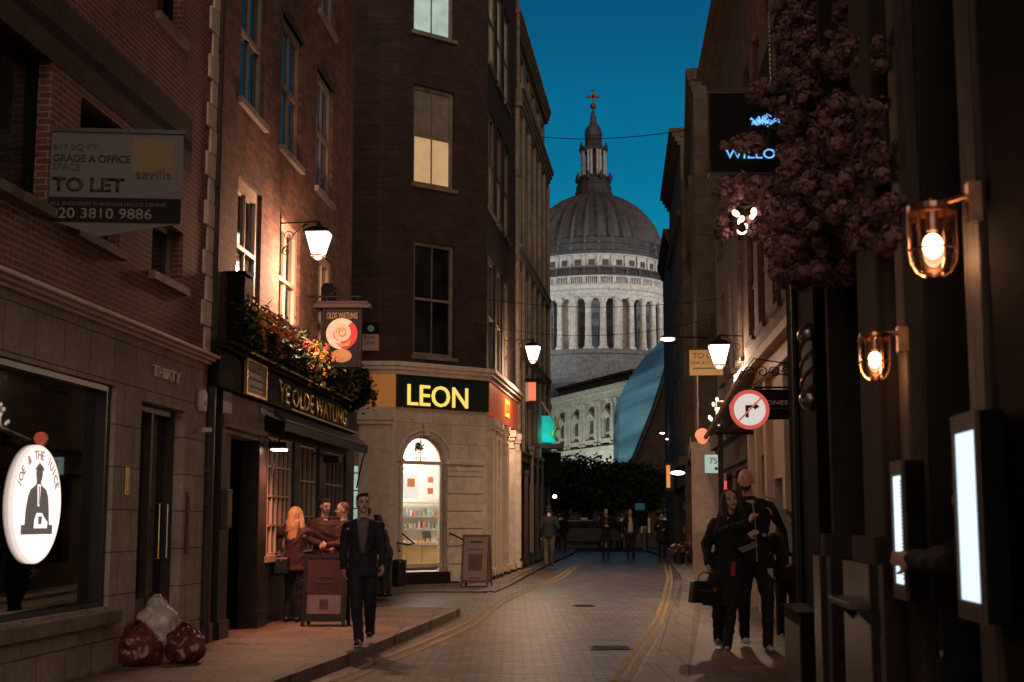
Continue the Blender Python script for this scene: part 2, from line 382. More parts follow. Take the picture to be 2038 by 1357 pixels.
def text(s, x, y, z, size, m_, parent, w=None, ext=.006, align='CENTER', name='lettering', label=None, shear=0, rot=0, bold=0, flip=False):
    """lettering on the plane y, centred at (x, z); reads towards -x"""
    cu = bpy.data.curves.new(name, 'FONT'); cu.body = s; cu.size = 1; cu.extrude = 0; cu.align_x = 'LEFT'; cu.resolution_u = 3
    cu.offset = bold; cu.space_line = .95
    tmp = bpy.data.objects.new('tmp', cu); COL.objects.link(tmp)
    me = bpy.data.meshes.new_from_object(tmp.evaluated_get(bpy.context.evaluated_depsgraph_get())) if False else None
    bpy.context.view_layer.update()
    dg = bpy.context.evaluated_depsgraph_get(); me = bpy.data.meshes.new_from_object(tmp.evaluated_get(dg))
    bpy.data.objects.remove(tmp); bpy.data.curves.remove(cu)
    xs = [v.co.x for v in me.vertices]; ys = [v.co.y for v in me.vertices]
    x0, x1, y0, y1 = min(xs), max(xs), min(ys), max(ys)
    sy = size / (y1 - y0); sxx = (w / (x1 - x0)) if w else sy
    off = {'CENTER': (x0 + x1) / 2, 'LEFT': x0, 'RIGHT': x1}[align]
    import bmesh
    b = bmesh.new(); b.from_mesh(me)
    r = bmesh.ops.extrude_face_region(b, geom=list(b.faces))
    top = set(g for g in r['geom'] if isinstance(g, bmesh.types.BMVert))
    for v in b.verts:
        a = (v.co.x - off) * sxx; c = (v.co.y - (y0 + y1) / 2) * sy
        a += c * shear; a, c = a * cos(rot) - c * sin(rot), a * sin(rot) + c * cos(rot)
        v.co = Vector((x - a, y + (ext if v in top else 0), z + c))
    bmesh.ops.recalc_face_normals(b, faces=b.faces); b.to_mesh(me); b.free()
    me.materials.clear(); me.materials.append(M[m_]); me.name = name
    o = bpy.data.objects.new(name, me); COL.objects.link(o); o.parent = parent
    if label: o['label'] = label
    return o

# ================================================================ facade pieces
def holes_wall(mb, x0, x1, z0, z1, holes, depth=.16, y=0.0, mi=0):
    """front sheet with rectangular openings and their reveals"""
    xs = sorted({x0, x1, *[h[0] for h in holes], *[h[1] for h in holes]}); zs = sorted({z0, z1, *[h[2] for h in holes], *[h[3] for h in holes]})
    xs = [a for a in xs if x0 <= a <= x1]; zs = [a for a in zs if z0 <= a <= z1]
    for a, b in zip(xs, xs[1:]):
        for c, d in zip(zs, zs[1:]):
            mx_, mz = (a + b) / 2, (c + d) / 2
            if any(h[0] < mx_ < h[1] and h[2] < mz < h[3] for h in holes): continue
            mb.add([(a, y, c), (b, y, c), (b, y, d), (a, y, d)], [(0, 1, 2, 3)], mi)
    for a, b, c, d in holes:
        e_ = y - depth
        mb.add([(a, y, c), (b, y, c), (b, y, d), (a, y, d), (a, e_, c), (b, e_, c), (b, e_, d), (a, e_, d)],
               [(0, 1, 5, 4), (1, 2, 6, 5), (2, 3, 7, 6), (3, 0, 4, 7)], mi)
def body(mb, x0, x1, z0, z1, depth=8, y=-.17, mi=0):
    mb.box(x0, x1, y - depth, y, z0, z1, mi)
def window(parent, x0, x1, z0, z1, pane='window_dark', frame='white_paint', y=-.10, fw=.055, nx=2, nz=2, bar=.022, sill=True, mid=True, midz=.5,
           lower=None, sillm=None, surround=0):
    x0, x1 = min(x0, x1), max(x0, x1)
    mb = MB()
    mb.box(x0, x0 + fw, y - .05, y + .03, z0, z1); mb.box(x1 - fw, x1, y - .05, y + .03, z0, z1)
    mb.box(x0 + fw, x1 - fw, y - .05, y + .03, z1 - fw, z1); mb.box(x0 + fw, x1 - fw, y - .05, y + .03, z0, z0 + fw)
    zm = z0 + (z1 - z0) * midz
    if mid: mb.box(x0 + fw, x1 - fw, y - .045, y + .035, zm - .03, zm + .03)
    for i in range(1, nx):
        xx = x0 + (x1 - x0) * i / nx; mb.box(xx - bar / 2, xx + bar / 2, y - .03, y + .015, z0 + fw, z1 - fw)
    for i in range(1, nz):
        zz = z0 + (z1 - z0) * i / nz
        if mid and abs(zz - zm) < .1: continue
        mb.box(x0 + fw, x1 - fw, y - .029, y + .014, zz - bar / 2, zz + bar / 2)
    w = part('window', mb, frame, parent)
    if lower is None:
        part('pane', MB().box(x0 + .02, x1 - .02, y - .03, y - .02, z0 + .02, z1 - .02), pane, w)
    else:
        part('pane', MB().box(x0 + .02, x1 - .02, y - .03, y - .02, zm, z1 - .02), pane, w)
        part('pane', MB().box(x0 + .02, x1 - .02, y - .03, y - .02, z0 + .02, zm - .001), lower, w)
    if sill: part('sill', MB().box(x0 - .08, x1 + .08, y - .04, .07, z0 - .09, z0 - .002), sillm or frame, w)
    return w
def cornice(mb, x0, x1, z, h, proj, steps=3, back=-.05, mi=0):
    for i in range(steps):
        a = z + h * i / steps; p = proj * (i + 1) / steps
        mb.box(x0 - p * .0, x1 + p * .0, back, p, a, z + h * (i + 1) / steps, mi)
# ================================================================ GROUND, ROAD, PAVEMENTS
def sheet(name, left, right, Ys, z, m_, nx=1, kind='structure'):
    """sheet between two curves X=left(Y), right(Y)"""
    mb = MB(); rows = []
    for Y in Ys:
        a, b = left(Y), right(Y); rows.append([(a + (b - a) * i / nx, Y, hill(Y) + z) for i in range(nx + 1)])
    mb.rings(rows, cap=False, close=False); o = part(name, mb, m_, None); tag(o, kind=kind); return o
def lerp_curve(pts):
    pts = sorted(pts)
    def f(Y):
        if Y <= pts[0][0]: a, b = pts[0], pts[1]
        elif Y >= pts[-1][0]: a, b = pts[-2], pts[-1]
        else:
            for a, b in zip(pts, pts[1:]):
                if a[0] <= Y <= b[0]: break
        return a[1] + (b[1] - a[1]) * (Y - a[0]) / (b[0] - a[0])
    return f
def curve_px(pts, z=0.0): return lerp_curve([(p.y, p.x) for p in (onz(a, b, z) for a, b in pts)])
def frange(a, b, n): return [a + (b - a) * i / n for i in range(n + 1)]
YS = frange(-8, 62, 70)
sheet('ground', lambda Y: -450, lambda Y: 500, [-40, -10, 0, 10, 20] + frange(22, 54, 16) + [60, 100, 200, 400, 1200], -.03, 'ground_dark', 4)
sheet('road', lambda Y: -14 if Y > 26 else -6, lambda Y: 9, YS, 0, 'setts', 4)
sheet('cross_road', lambda Y: -60, lambda Y: 60, frange(62.0, 74, 3), .0, 'asphalt', 4)

kerbL = curve_px([(540, 1357), (720, 1292), (820, 1250), (905, 1216)], .12)
TIPY = onz(925, 1208, .12).y
def slab(name, outline, z0, z1, m_, hill_=True):
    mb = MB(); n = len(outline)
    zf = z1 if callable(z1) else (lambda y: z1)
    vs = [(x, y, hill(y) + z0) for x, y in outline] + [(x, y, hill(y) + zf(y)) for x, y in outline]
    mb.add(vs, [tuple(range(n)), tuple(range(2 * n - 1, n - 1, -1))] + [(i, i + n, (i + 1) % n + n, (i + 1) % n) for i in range(n)])
    return struct(name, mb, m_)
KW = .16
ysl = [Y for Y in frange(2, TIPY - .6, 14)]
tip = [(kerbL(TIPY - .6) + .02, TIPY - .35), (kerbL(TIPY - .6) - .12, TIPY - .1), (kerbL(TIPY - .6) - .42, TIPY)]
edge = [(kerbL(Y), Y) for Y in ysl]
inner = [(kerbL(Y) - KW, Y) for Y in ysl] + [(kerbL(TIPY - .6) - KW - .02, TIPY - .5), (kerbL(TIPY - .6) - KW - .2, TIPY - .27)]
slab('pavement', [(-7, 2)] + inner + [(-7, TIPY - .27)], -.02, .12, 'slabs')
slab('kerb', edge + tip + [(-7, TIPY), (-7, TIPY - .27)] + inner[::-1], -.02, .122, 'kerb_granite')
# far left pavement in front of the corner restaurant, flush at its near end
kL2 = [(-7.5, 29.6), (-1.6, 30.2), (-.75, 31.6)] + [(p.x, p.y) for p in (onz(a, b, .08) for a, b in ((985, 1172), (1015, 1160), (1050, 1142), (1090, 1122), (1125, 1107), (1142, 1099), (1148, 1092)))]
ins = [(x - (.16 if i > 1 else 0), y + (.14 if i <= 2 else .05)) for i, (x, y) in enumerate(kL2)]
ramp = lambda y: .022 + .058 * min(1, max(0, (y - 31.5) / 5))
slab('pavement', ins + [(kL2[-1][0] - 2, kL2[-1][1] + 2), (-7.5, kL2[-1][1] + 2)], -.02, ramp, 'slabs')
slab('kerb', kL2 + ins[::-1], -.02, lambda y: ramp(y) + .003, 'kerb_granite')
# right pavement
kR = [(p.x, p.y) for p in (onz(a, b, .09) for a, b in ((1290, 1357), (1330, 1270), (1350, 1222), (1358, 1175), (1356, 1148), (1335, 1117), (1310, 1101), (1283, 1093)))]
kR = [(kR[0][0] + (kR[0][0] - kR[1][0]) * (kR[0][1] - 2) / (kR[1][1] - kR[0][1]), 2)] + kR
KRf = lerp_curve([(y, x) for x, y in kR])
insR = [(x + .36, y) for x, y in kR]
slab('kerb', kR + insR[::-1], -.02, .093, 'kerb_granite')
slab('pavement', insR + [(14, kR[-1][1]), (14, 2)], -.02, .09, 'slabs')
slab('gutter', [(x - .17, y) for x, y in kR[:6]] + [(x - .006, y) for x, y in kR[:6]][::-1], -.02, .007, 'kerb_granite')
def yl(pts, w=.075):
    f = curve_px(pts); Y0, Y1 = onz(*pts[0], 0).y, onz(*pts[-1], 0).y
    return sheet('road_marking', lambda Y: f(Y) - w / 2, lambda Y: f(Y) + w / 2, frange(min(Y0, Y1), max(Y0, Y1), 24), .005, 'yellow_line')
yl([(1222, 1357), (1258, 1298), (1307, 1230), (1320, 1193), (1330, 1150), (1321, 1118)]); yl([(1248, 1357), (1277, 1305), (1316, 1240), (1328, 1202), (1337, 1160), (1333, 1124)])
yl([(661, 1357), (755, 1312), (845, 1277), (945, 1232), (967, 1212), (1010, 1186), (1111, 1148), (1156, 1117), (1163, 1099)])
yl([(690, 1357), (782, 1315), (868, 1280), (957, 1238), (980, 1215), (1022, 1188), (1120, 1150), (1162, 1118), (1169, 1101)])

# ================================================================ LEFT 1: brick office building with stone shopfront
F1 = Frame((-3.70, 16.7), (-4.135, 11.16)); L1 = 19.0
b1 = thing('office_building', 'red brick office building with stone shopfront and a glowing round sign in its window', 'building', F1.o, F1.rot)
zc0, zc1 = F1.z(400, 722), F1.z(387, 691)            # cornice
swu0, swu1 = F1.u(222), F1.u(-160)                    # shop window
swz0, swz1 = F1.z(220, 1206), F1.z(222, 766)
du0, du1, dz1 = F1.u(362), F1.u(274), F1.z(275, 795)
mb = MB(); holes_wall(mb, 0, L1, 0, zc0, [(swu0, swu1, swz0, swz1), (du0, du1, .0, dz1)], .32); body(mb, 0, L1, -.2, 17, 8, -.95)
mb.box(0, L1, -.95, -.33, zc0 - .4, zc0)
mb.box(0, .003, -.95, 0, -.2, zc0)
part('stone_wall', mb, 'pale_block', b1)
mb = MB(); cornice(mb, .0, L1, zc0, (zc1 - zc0) * .7, .16, 3); mb.box(0, L1, -.05, .06, zc0 + (zc1 - zc0) * .7 + .001, zc1)
part('cornice', mb, 'stone_trim', b1, bevel=.008)
bh = 16.5
uw = [(F1.u(362, 560), F1.u(300, 560), F1.z(362, 572), F1.z(362, 462)), (F1.u(238, 480), F1.u(150, 480), F1.z(238, 500), F1.z(238, 250)),
      (F1.u(95, 380), F1.u(-60, 380), F1.z(90, 410), F1.z(90, 100)), (F1.u(365, 60), F1.u(312, 60), F1.z(365, 82), F1.z(365, -130))]
mb = MB(); holes_wall(mb, .0, L1, zc1 - .02, bh, uw, .2); mb.box(.001, L1, -.95, -.21, zc1 - .02, bh)
part('brick_wall', mb, 'red_brick', b1)
for i, w in enumerate(uw): window(b1, *w, frame='grey_paint' if i == 0 else 'black_matt', y=-.16, nx=2 if i else 1, nz=1, mid=False, sillm='old_trim')
# quoins, alternating long and short
mb = MB(); z = zc1
k = 0
while z < bh:
    mb.box(-.012, .34 if k % 2 else .22, -.02, .025 + .004 * (k % 3), z + .006, z + .30); z += .306; k += 1
part('quoins', mb, 'stone_trim', b1, bevel=.006)
mb = MB()
for zz, hh in ((F1.z(238, 230), .35), (F1.z(90, 60), .4)): mb.box(.9, L1, -.02, .012, zz, zz + hh)
part('brick_band', mb, 'dark_brick', b1)
# plinth + sill under the shop window
mb = MB(); mb.box(swu0 - .12, L1, 0, .10, swz0 - .16, swz0 - .03); mb.box(du1 + .02, L1, 0, .035, -.1, .16)
part('sill', mb, 'old_trim', b1, bevel=.01)
fr = MB(); fr.box(swu0, swu0 + .12, -.3, -.05, swz0, swz1); fr.box(swu0 + .12, swu1, -.3, -.05, swz1 - .06, swz1); fr.box(swu0 + .12, swu1, -.3, -.05, swz0, swz0 + .05)
fr.box(swu0 + .12, swu0 + 1.1, -.28, -.18, swz1 - .1, swz1 - .062)
f_ = part('shop_window', fr, 'black_paint', b1)
part('pane', MB().box(swu0 + .1, swu1, -.17, -.16, swz0 + .04, swz1 - .04), 'shop_glass', f_)
# dim shop interior seen through the glass: back wall and a pale column
mb = MB(); mb.box(swu0, L1, -2.9, -2.85, 0, 3.4); mb.box(swu0 - .04, swu0, -2.9, -.33, 0, 3.4); mb.box(swu0, L1, -2.85, -.33, .0, .12); mb.box(swu0, L1, -2.85, -.33, 3.2, 3.25)
# interior carved out of the body: a lined niche
part('shop_interior', mb, 'dark_wood', b1)
mb = MB(); mb.box(swu0 + .25, swu0 + .65, -.8, -.55, .0, 2.2); mb.box(swu0 + .05, L1, -.8, -.55, 2.205, 2.62); mb.box(swu0 + .65, swu0 + 1.3, -.72, -.6, 1.35, 1.5); mb.box(swu0 + .65, swu0 + 2.6, -.72, -.62, 0, .55)
part('shop_partition', mb, 'stone_trim', b1)
# entrance
dr = MB(); dr.box(du0, du0 + .07, -.28, -.12, 0, dz1); dr.box(du1 - .07, du1, -.28, -.12, 0, dz1); dr.box(du0 + .07, du1 - .07, -.28, -.12, dz1 - .08, dz1)
dm = (du0 + du1) / 2
dr.box(dm - .035, dm + .035, -.28, -.13, 0, dz1 - .08); dr.box(du0 + .07, du1 - .07, -.27, -.14, .0, .75)
d_ = part('door', dr, 'dark_wood', b1)
part('pane', MB().box(du0 + .05, du1 - .05, -.22, -.21, .7, dz1 - .05), 'window_dark', d_)
hz0, hz1 = F1.z(320, 1112), F1.z(320, 1002); hu = F1.u(324, n=-.1)
part('handle', MB().tube([(hu, -.12, hz0), (hu, -.05, hz0), (hu, -.05, hz1), (hu, -.12, hz1)], .012), 'steel', d_)
part('handle', MB().tube([(hu + .24, -.12, hz0), (hu + .24, -.06, hz0), (hu + .24, -.06, hz1), (hu + .24, -.12, hz1)], .010), 'brass', d_)
tu, tz = F1.uz(329, 745)
text('THIRTY', tu, .012, tz, .115, 'white_paint', b1, w=abs(F1.u(302) - F1.u(356)), ext=.02)
# brass intercom plate, entry panel
single('intercom_plate', MB().box(-.055, .055, 0, .02, -.14, .14).box(-.03, .03, .02, .028, -.11, .11), ['brass'], 'small brass intercom plate on the stone pier left of the dark glass entrance door', 'intercom', F1.pt(F1.u(248), .0, F1.z(248, 957)), F1.rot, bevel=.004)
single('entry_panel', MB().box(-.05, .05, 0, .02, -.35, .35).box(-.03, .03, .02, .026, -.05, .30), ['dark_wood'], 'slim dark entry phone panel on the stone pier right of the THIRTY entrance', 'entry phone', F1.pt(F1.u(371), .0, F1.z(371, 1040)), F1.rot, bevel=.004)
# alarm boxes
t_ = thing('alarm_box', 'white rounded alarm box high on the stone pier beside the drainpipe', 'alarm box', F1.pt(F1.u(389), 0, F1.z(389, 797)), F1.rot)
mb = MB(); mb.prism([(-.07, -.12), (.07, -.12), (.09, -.06), (.09, .10), (.05, .14), (-.05, .14), (-.09, .10), (-.09, -.06)], .01, .075); part('housing', mb, 'sign_white', t_, bevel=.012)
part('back_plate', MB().box(-.095, .095, 0, .01, -.125, .145), 'grey_paint', t_); part('strobe', MB().ell((0, .07, -.02), (.03, .025, .03)), 'fridge_blue', t_, smooth=True)
t_ = thing('security_camera', 'small white security camera on a bracket below the alarm box', 'camera', F1.pt(F1.u(389), 0, F1.z(389, 850)), F1.rot)
part('bracket', MB().box(-.03, .03, 0, .02, -.06, .08).tube([(0, .02, .04), (0, .09, .0)], .012), 'grey_paint', t_)
part('camera_head', MB().box(-.035, .035, .05, .16, -.055, .0), 'sign_white', t_, bevel=.01)
# round glowing shop sign hung in the window
ju, jz = F1.uz(77, 1003, -.12); JR = .52
js = thing('round_shop_sign', 'glowing white round juice bar sign with suited man, hung in the shop window', 'sign', F1.pt(ju, -.14, jz), F1.rot)
part('disc', MB().rings([[(JR * cos(a) * s_, y_, JR * sin(a) * s_) for a in [2 * pi * i / 56 for i in range(56)]] for s_, y_ in ((1, -.03), (1, .0), (.985, .01))]), 'joe_disc', js)
for i, ch in enumerate('JOE & THE JUICE'):
    if ch == ' ': continue
    a = radians(157 - i * 134 / 14); rr = JR * .83
    text(ch, -cos(a) * rr, .011, sin(a) * rr, .078, 'cloth_grey', js, ext=.003, rot=a - pi / 2, name='letter')
s_ = 1
def sil(pts, nm, m_, y0=.012, y1=.016):
    return part(nm, MB().prism([(-a * .58, b * .58 - .02) for a, b in pts], y0, y1), m_, js)
sil([(-.56, -.42), (.56, -.42), (.56, -.28), (-.56, -.28)], 'table_print', 'ink_black')
sil([(-.44, -.28), (-.42, -.05), (-.36, .14), (-.28, .25), (-.12, .31), (-.07, .35), (-.07, .42), (.07, .42), (.07, .35), (.12, .31), (.28, .25), (.36, .14), (.40, -.05), (.43, -.28)], 'jacket_print', 'ink_black')
sil([(.0 + .115 * cos(a), .50 + .145 * sin(a)) for a in [2 * pi * i / 20 for i in range(20)]] , 'head_print', 'ink_black', .016, .018)
sil([(-.16, .56), (-.02, .66), (.12, .60), (.17, .53), (.05, .56), (-.1, .54)], 'cap_print', 'ink_black', .018, .02)
sil([(-.06, .33), (.06, .33), (.03, .0), (-.02, .0)], 'shirt_print', 'joe_disc', .016, .019)
sil([(-.01, .30), (.02, .30), (.02, .03), (-.0, .03)], 'tie_print', 'ink_black', .019, .021)
sil([(-.13, -.33), (.34, -.33), (.36, -.24), (.22, -.16), (.14, -.10), (-.05, -.10), (-.12, -.2)], 'hands_print', 'joe_disc', .016, .019)
sil([(.02, -.27), (.13, -.27), (.14, -.15), (.01, -.15)], 'cup_print', 'leon_green', .019, .021)
l = bpy.data.lights.new('sign_glow', 'AREA'); l.shape = 'DISK'; l.size = 1.0; l.energy = 2.2; l.color = (1, .86, .8)
lo = bpy.data.objects.new('sign_glow', l); COL.objects.link(lo); lo.parent = js; lo.location = (0, .03, 0); lo.rotation_euler = (-pi / 2, 0, 0)
# projecting estate agent board (perpendicular, faces the camera)
ab = at(228, 353, 11.95)
bd = thing('letting_board', 'large dim white TO LET board with yellow square bolted to the brick wall', 'sign', (ab.x, ab.y, ab.z), pi + radians(5))
ppm = FPX / 12.1; hw, hh = 134 / ppm, 92 / ppm
part('panel', MB().box(-hw, hw, -.025, .0, -hh, hh), 'sign_dim', bd)
part('black_strip', MB().box(-hw, hw, .0, .004, -hh, -hh + 50 / ppm), 'sign_black', bd)
part('top_rail', MB().box(-hw - .02, hw + .02, -.03, .02, hh, hh + .035), 'black_paint', bd)
part('fin', MB().prism([(-hw, -hh), (hw * .85, -hh), (hw * .2, -hh - .13)], -.02, -.008), 'sign_dim', bd)
part('yellow_square', MB().box(-hw + .085, -hw + .085 + 80 / ppm, .0, .004, hh - .05 - 72 / ppm, hh - .05), 'savills_yellow', bd)
part('wall_bracket', MB().box(hw + .002, hw + .05, -.05, .02, -hh - .1, hh + .1).tube([(hw, -.02, hh * .6), (hw + .2, -.02, hh * .6)], .02).tube([(hw, -.02, -hh * .6), (hw + .2, -.02, -hh * .6)], .02), 'black_paint', bd)
def btxt(s, px, py, h, w, m_, **k): text(s, (228 - px) / ppm, .005, (353 - py) / ppm, h / ppm, m_, bd, w=w / ppm, ext=.003, align='LEFT', **k)
btxt('617 SQ FT', 106, 293, 15, 86, 'sign_grey_ink'); btxt('GRADE A OFFICE', 106, 315, 15, 152, 'sign_grey_ink', bold=.01); btxt('SPACE', 106, 333, 14, 54, 'sign_grey_ink')
btxt('TO LET', 106, 369, 29, 142, 'sign_grey_ink', bold=.03); btxt('savills', 270, 345, 20, 70, 'sign_grey_ink')
btxt('ALL ENQUIRIES THROUGH HOLLIS DENNIS', 104, 409, 9, 228, 'sign_dim'); btxt('020 3810 9886', 104, 428, 22, 200, 'grey_paint', bold=.01)

# drainpipe at the joint
dp = MB().tube([(0, 0, -.1), (0, 0, 15)], .05, 10)
for i in range(9): dp.box(-.08, .08, -.06, .03, i * 1.75 + .4, i * 1.75 + .46)
single('drainpipe', dp, 'dark_trim', 'dark drainpipe running up the joint between the office building and the pub', 'drainpipe', F1.pt(-.07, .03, 0), F1.rot)

# ================================================================ LEFT 2: the pub
F2 = Frame((-3.08, 26.1), (-3.70, 16.7)); LP = F2.len
pub = thing('pub_building', 'brown brick corner pub with pale sash windows above a black timber front', 'building', F2.o, F2.rot)
zg = F2.z(560, 752)                                       # top of pub fascia/gutter
up1 = [(F2.u(a, y), F2.u(b, y), F2.z(m, y0), F2.z(m, y1)) for a, b, m, y, y0, y1 in
       ((519, 471, 519, 500, 655, 400), (596, 555, 596, 560, 690, 462), (661, 633, 661, 590, 700, 512))]
h1 = sum(w[3] for w in up1) / 3; l1 = sum(w[2] for w in up1[:2]) / 2
up2 = [(F2.u(a, y), F2.u(b, y), F2.z(m, y0), F2.z(m, y1)) for a, b, m, y, y0, y1 in
       ((527, 478, 527, 150, 262, 10), (600, 560, 600, 200, 340, 80), (662, 630, 662, 250, 400, 150))]
l2 = sum(w[2] for w in up2) / 3; h2 = sum(w[3] for w in up2) / 3
up1 = [(w[0], w[1], l1, h1) for w in up1]; up2 = [(w[0], w[1], l2, h2) for w in up2]
up3 = [(w[0], w[1], l2 + 3.1, h2 + 3.1) for w in up2]
mb = MB(); holes_wall(mb, 0, LP, 3.2, 16, up1 + up2 + up3, .2); mb.box(0.002, LP, -8, -.95, 0, 16); mb.box(.002, LP, -.95, -.21, 3.2, 16)
mb.add([(0, 0, 3.2), (0, -8, 3.2), (0, -8, 16), (0, 0, 16)], [(0, 1, 2, 3)])
part('brick_wall', mb, 'brown_brick', pub)
for w in up1: window(pub, *w, frame='cream_paint', y=-.08, fw=.15, nx=2, nz=1)
for w in up2 + up3: window(pub, *w, frame='grey_paint', y=-.08, fw=.11, nx=2, nz=1)
mb = MB()
for w in up2:
    n = 9; pts = [(w[0] - .1 + (w[1] - w[0] + .2) * i / n, w[3] + .0 + .16 * sin(pi * i / n)) for i in range(n + 1)]
    mb.prism(pts + [(w[1] + .1, w[3] - .0)] if False else pts, -.05, .014)
part('window_arches', mb, 'dark_brick', pub)
# timber front
def pu(px): return F2.u(px)
zf0 = F2.z(560, 800); 
mb = MB()
mb.box(0, LP - 0, -.95, -.93, 0, 3.2)                     # inner lining
for a, b in ((697, 681), (640, 627), (588, 577), (522, 505), (446, 428), (414, 408)):
    u0, u1 = pu(a), pu(b); mb.box(u0, min(u1, LP - .005), -.2, .06, .1, 3.2); mb.box(u0 - .02, min(u1 + .02, LP - .003), -.2, .09, 0, .35)
cu0, cu1 = pu(697), pu(522)
for a, b in ((681, 640), (627, 588), (577, 522)):
    mb.box(pu(a) + .002, pu(b) - .002, -.18, .0, 0, F2.z(548, 1108)); mb.box(pu(a) + .08, pu(b) - .08, 0, .02, .25, F2.z(548, 1108) - .12)
mb.box(pu(697), pu(505), -.2, .05, 2.78, 3.2); mb.box(0, .004, -.95, 0, 0, 3.2)
part('timber_front', mb, 'pub_paint', pub, bevel=.008)
mb = MB()
mb.box(0, LP - .01, 0, .14, 3.2, F2.z(640, 800) if False else 3.62); cornice(mb, 0, LP - .01, 3.62, .14, .3, 3)
part('fascia', mb, 'sign_black', pub, bevel=.006)
fz = F2.z(620, 808); 
t0_, t1_ = F2.uz(553, 800, .142)[0], F2.uz(688, 820, .142)[0]; text('YE OLDE WATLING', (t0_ + t1_) / 2, .142, 3.42, .30, 'gold_paint', pub, w=t0_ - t1_, ext=.02, bold=.015)
mb = MB(); mb.box(pu(700), pu(556), .142, .15, 3.22, 3.245); mb.box(pu(700), pu(440), .30, .315, 3.70, 3.725)
part('gilt_line', mb, 'gold_paint', pub)
# pub windows
wz0, wz1 = F2.z(548, 1104), 2.78
window(pub, pu(577), pu(522), wz0, wz1, pane='window_pub', frame='cream_paint', y=-.02, nx=6, nz=4, mid=False, fw=.035, bar=.03)
window(pub, pu(627), pu(588), wz0, wz1, pane='window_pub', frame='cream_paint', y=-.03, nx=4, nz=3, mid=False, fw=.035, bar=.02, sill=False)
window(pub, pu(681), pu(640), wz0, wz1, pane='window_pub', frame='grey_paint', y=-.03, nx=5, nz=3, mid=False, fw=.035, bar=.03, sill=False)
# entrance: dark doorway, transom, cornice and side pilaster
zt = F2.z(470, 868)
d_ = part('door', MB().box(pu(505) + .01, pu(446) - .01, -.5, -.44, 0, zt), 'black_paint', pub)
mb = MB(); mb.box(pu(505) + .1, pu(446) - .1, -.44, -.43, 1.1, zt - .2); part('pane', mb, 'window_dark', d_)
mb = MB(); mb.box(pu(505), pu(446), -.2, .05, zt, 3.2); mb.box(pu(505) - .1, pu(430), .05, .14, zt + .06, zt + .13); mb.box(pu(508), pu(430), .05, .10, zt + .13, zt + .24)
part('door_surround', mb, 'old_trim', pub, bevel=.01)
mb = MB(); a, b = pu(445), pu(430)
for i in range(4): mb.tube([(a + (b - a) * (i + .5) / 4, .06, 1.5), (a + (b - a) * (i + .5) / 4, .06, zt)], .018, 6)
part('reeding', mb, 'old_trim', pub)
# framed notice over the door, menu box beside it
nu, nz_ = F2.uz(483, 780)
t_ = thing('framed_notice', 'brown framed notice board above the dark pub doorway', 'notice board', F2.pt(nu, .15, 3.42), F2.rot)
part('board', MB().box(-.5, .5, 0, .03, -.18, .22), 'dark_wood', t_); mb = MB()
for q in ((-.54, -.5, -.22, .26), (.5, .54, -.22, .26)): mb.box(q[0], q[1], 0, .05, q[2], q[3])
mb.box(-.5, .5, 0, .05, .22, .26); mb.box(-.5, .5, 0, .05, -.22, -.18); part('frame', mb, 'brass', t_, bevel=.005)
mb = MB()
for i in range(3): mb.box(-.4 + .03 * i, .4 - .05 * i, .03, .034, .10 - i * .1, .125 - i * .1)
part('worn_lines', mb, 'old_trim', t_)
mz = F2.z(430, 1012); t_ = thing('menu_case', 'narrow lit menu case on the pilaster left of the pub door', 'menu case', F2.pt(pu(436), .07, mz), F2.rot)
part('case', MB().box(-.12, .12, 0, .06, -.24, .24), 'dark_wood', t_, bevel=.008); part('menu_page', MB().box(-.085, .085, .06, .064, -.19, .19), 'savills_yellow', t_)
# black speaker-like box on the first floor left
bz = F2.z(450, 620); single('wall_box', MB().box(-.14, .20, .02, .24, -.36, .48).box(-.16, .22, .0, .26, .48, .52), 'black_matt', 'black box housing on the pub wall above the left end of the flowers', 'housing', F2.pt(pu(446), .0, bz), F2.rot, bevel=.01)
# awning over the windows
az = F2.z(620, 835)
aw = thing('awning', 'dark folded awning sticking out over the pub windows', 'awning', F2.pt((pu(697) + pu(520)) / 2, .1, 0), F2.rot)
hwid = (pu(520) - pu(697)) / 2
mb = MB(); mb.prism([(.05, 3.15), (.05, 3.05), (.20, 2.96), (.22, 2.98), (.22, 3.0)], -hwid, hwid, 'x'); part('canvas', mb, 'pub_paint', aw)
mb = MB(); mb.prism([(.195, 2.84), (.205, 2.84), (.22, 2.96), (.21, 2.96)], -hwid, hwid, 'x'); part('valance', mb, 'pub_paint', aw)
for sx_ in (-hwid + .05, hwid - .05): part('arm', MB().tube([(sx_, .02, 2.2), (sx_, .12, 2.7), (sx_, .2, 2.94)], .014), 'iron', aw)

# window boxes full of flowers
def foliage(mb, n, fn, s, squash=1):
    for _ in range(n):
        c, sc = fn(); a = random.uniform(0, 2 * pi); b = random.uniform(-1, 1); d1 = Vector((cos(a), sin(a), b)).normalized(); d2 = d1.cross(Vector((random.uniform(-1, 1), random.uniform(-1, 1), random.uniform(-1, 1)))).normalized()
        q = s * sc * random.uniform(.6, 1.4); c = Vector(c)
        mb.add([c - d1 * q, c + d2 * q * .45, c + d1 * q, c - d2 * q * .45], [(0, 1, 2, 3)])
def flowers(mb, n, fn, s):
    for _ in range(n):
        c, sc = fn(); c = Vector(c); q = s * random.uniform(.7, 1.3)
        for k in range(3):
            nrm = Vector((random.uniform(-1, 1), random.uniform(.2, 1.2), random.uniform(-.6, 1))).normalized(); a = nrm.orthogonal().normalized(); b = nrm.cross(a)
            mb.add([c + (a * cos(j * 2 * pi / 5) + b * sin(j * 2 * pi / 5)) * q * (1 + .25 * random.random()) + nrm * .006 * k for j in range(5)], [(0, 1, 2, 3, 4)])
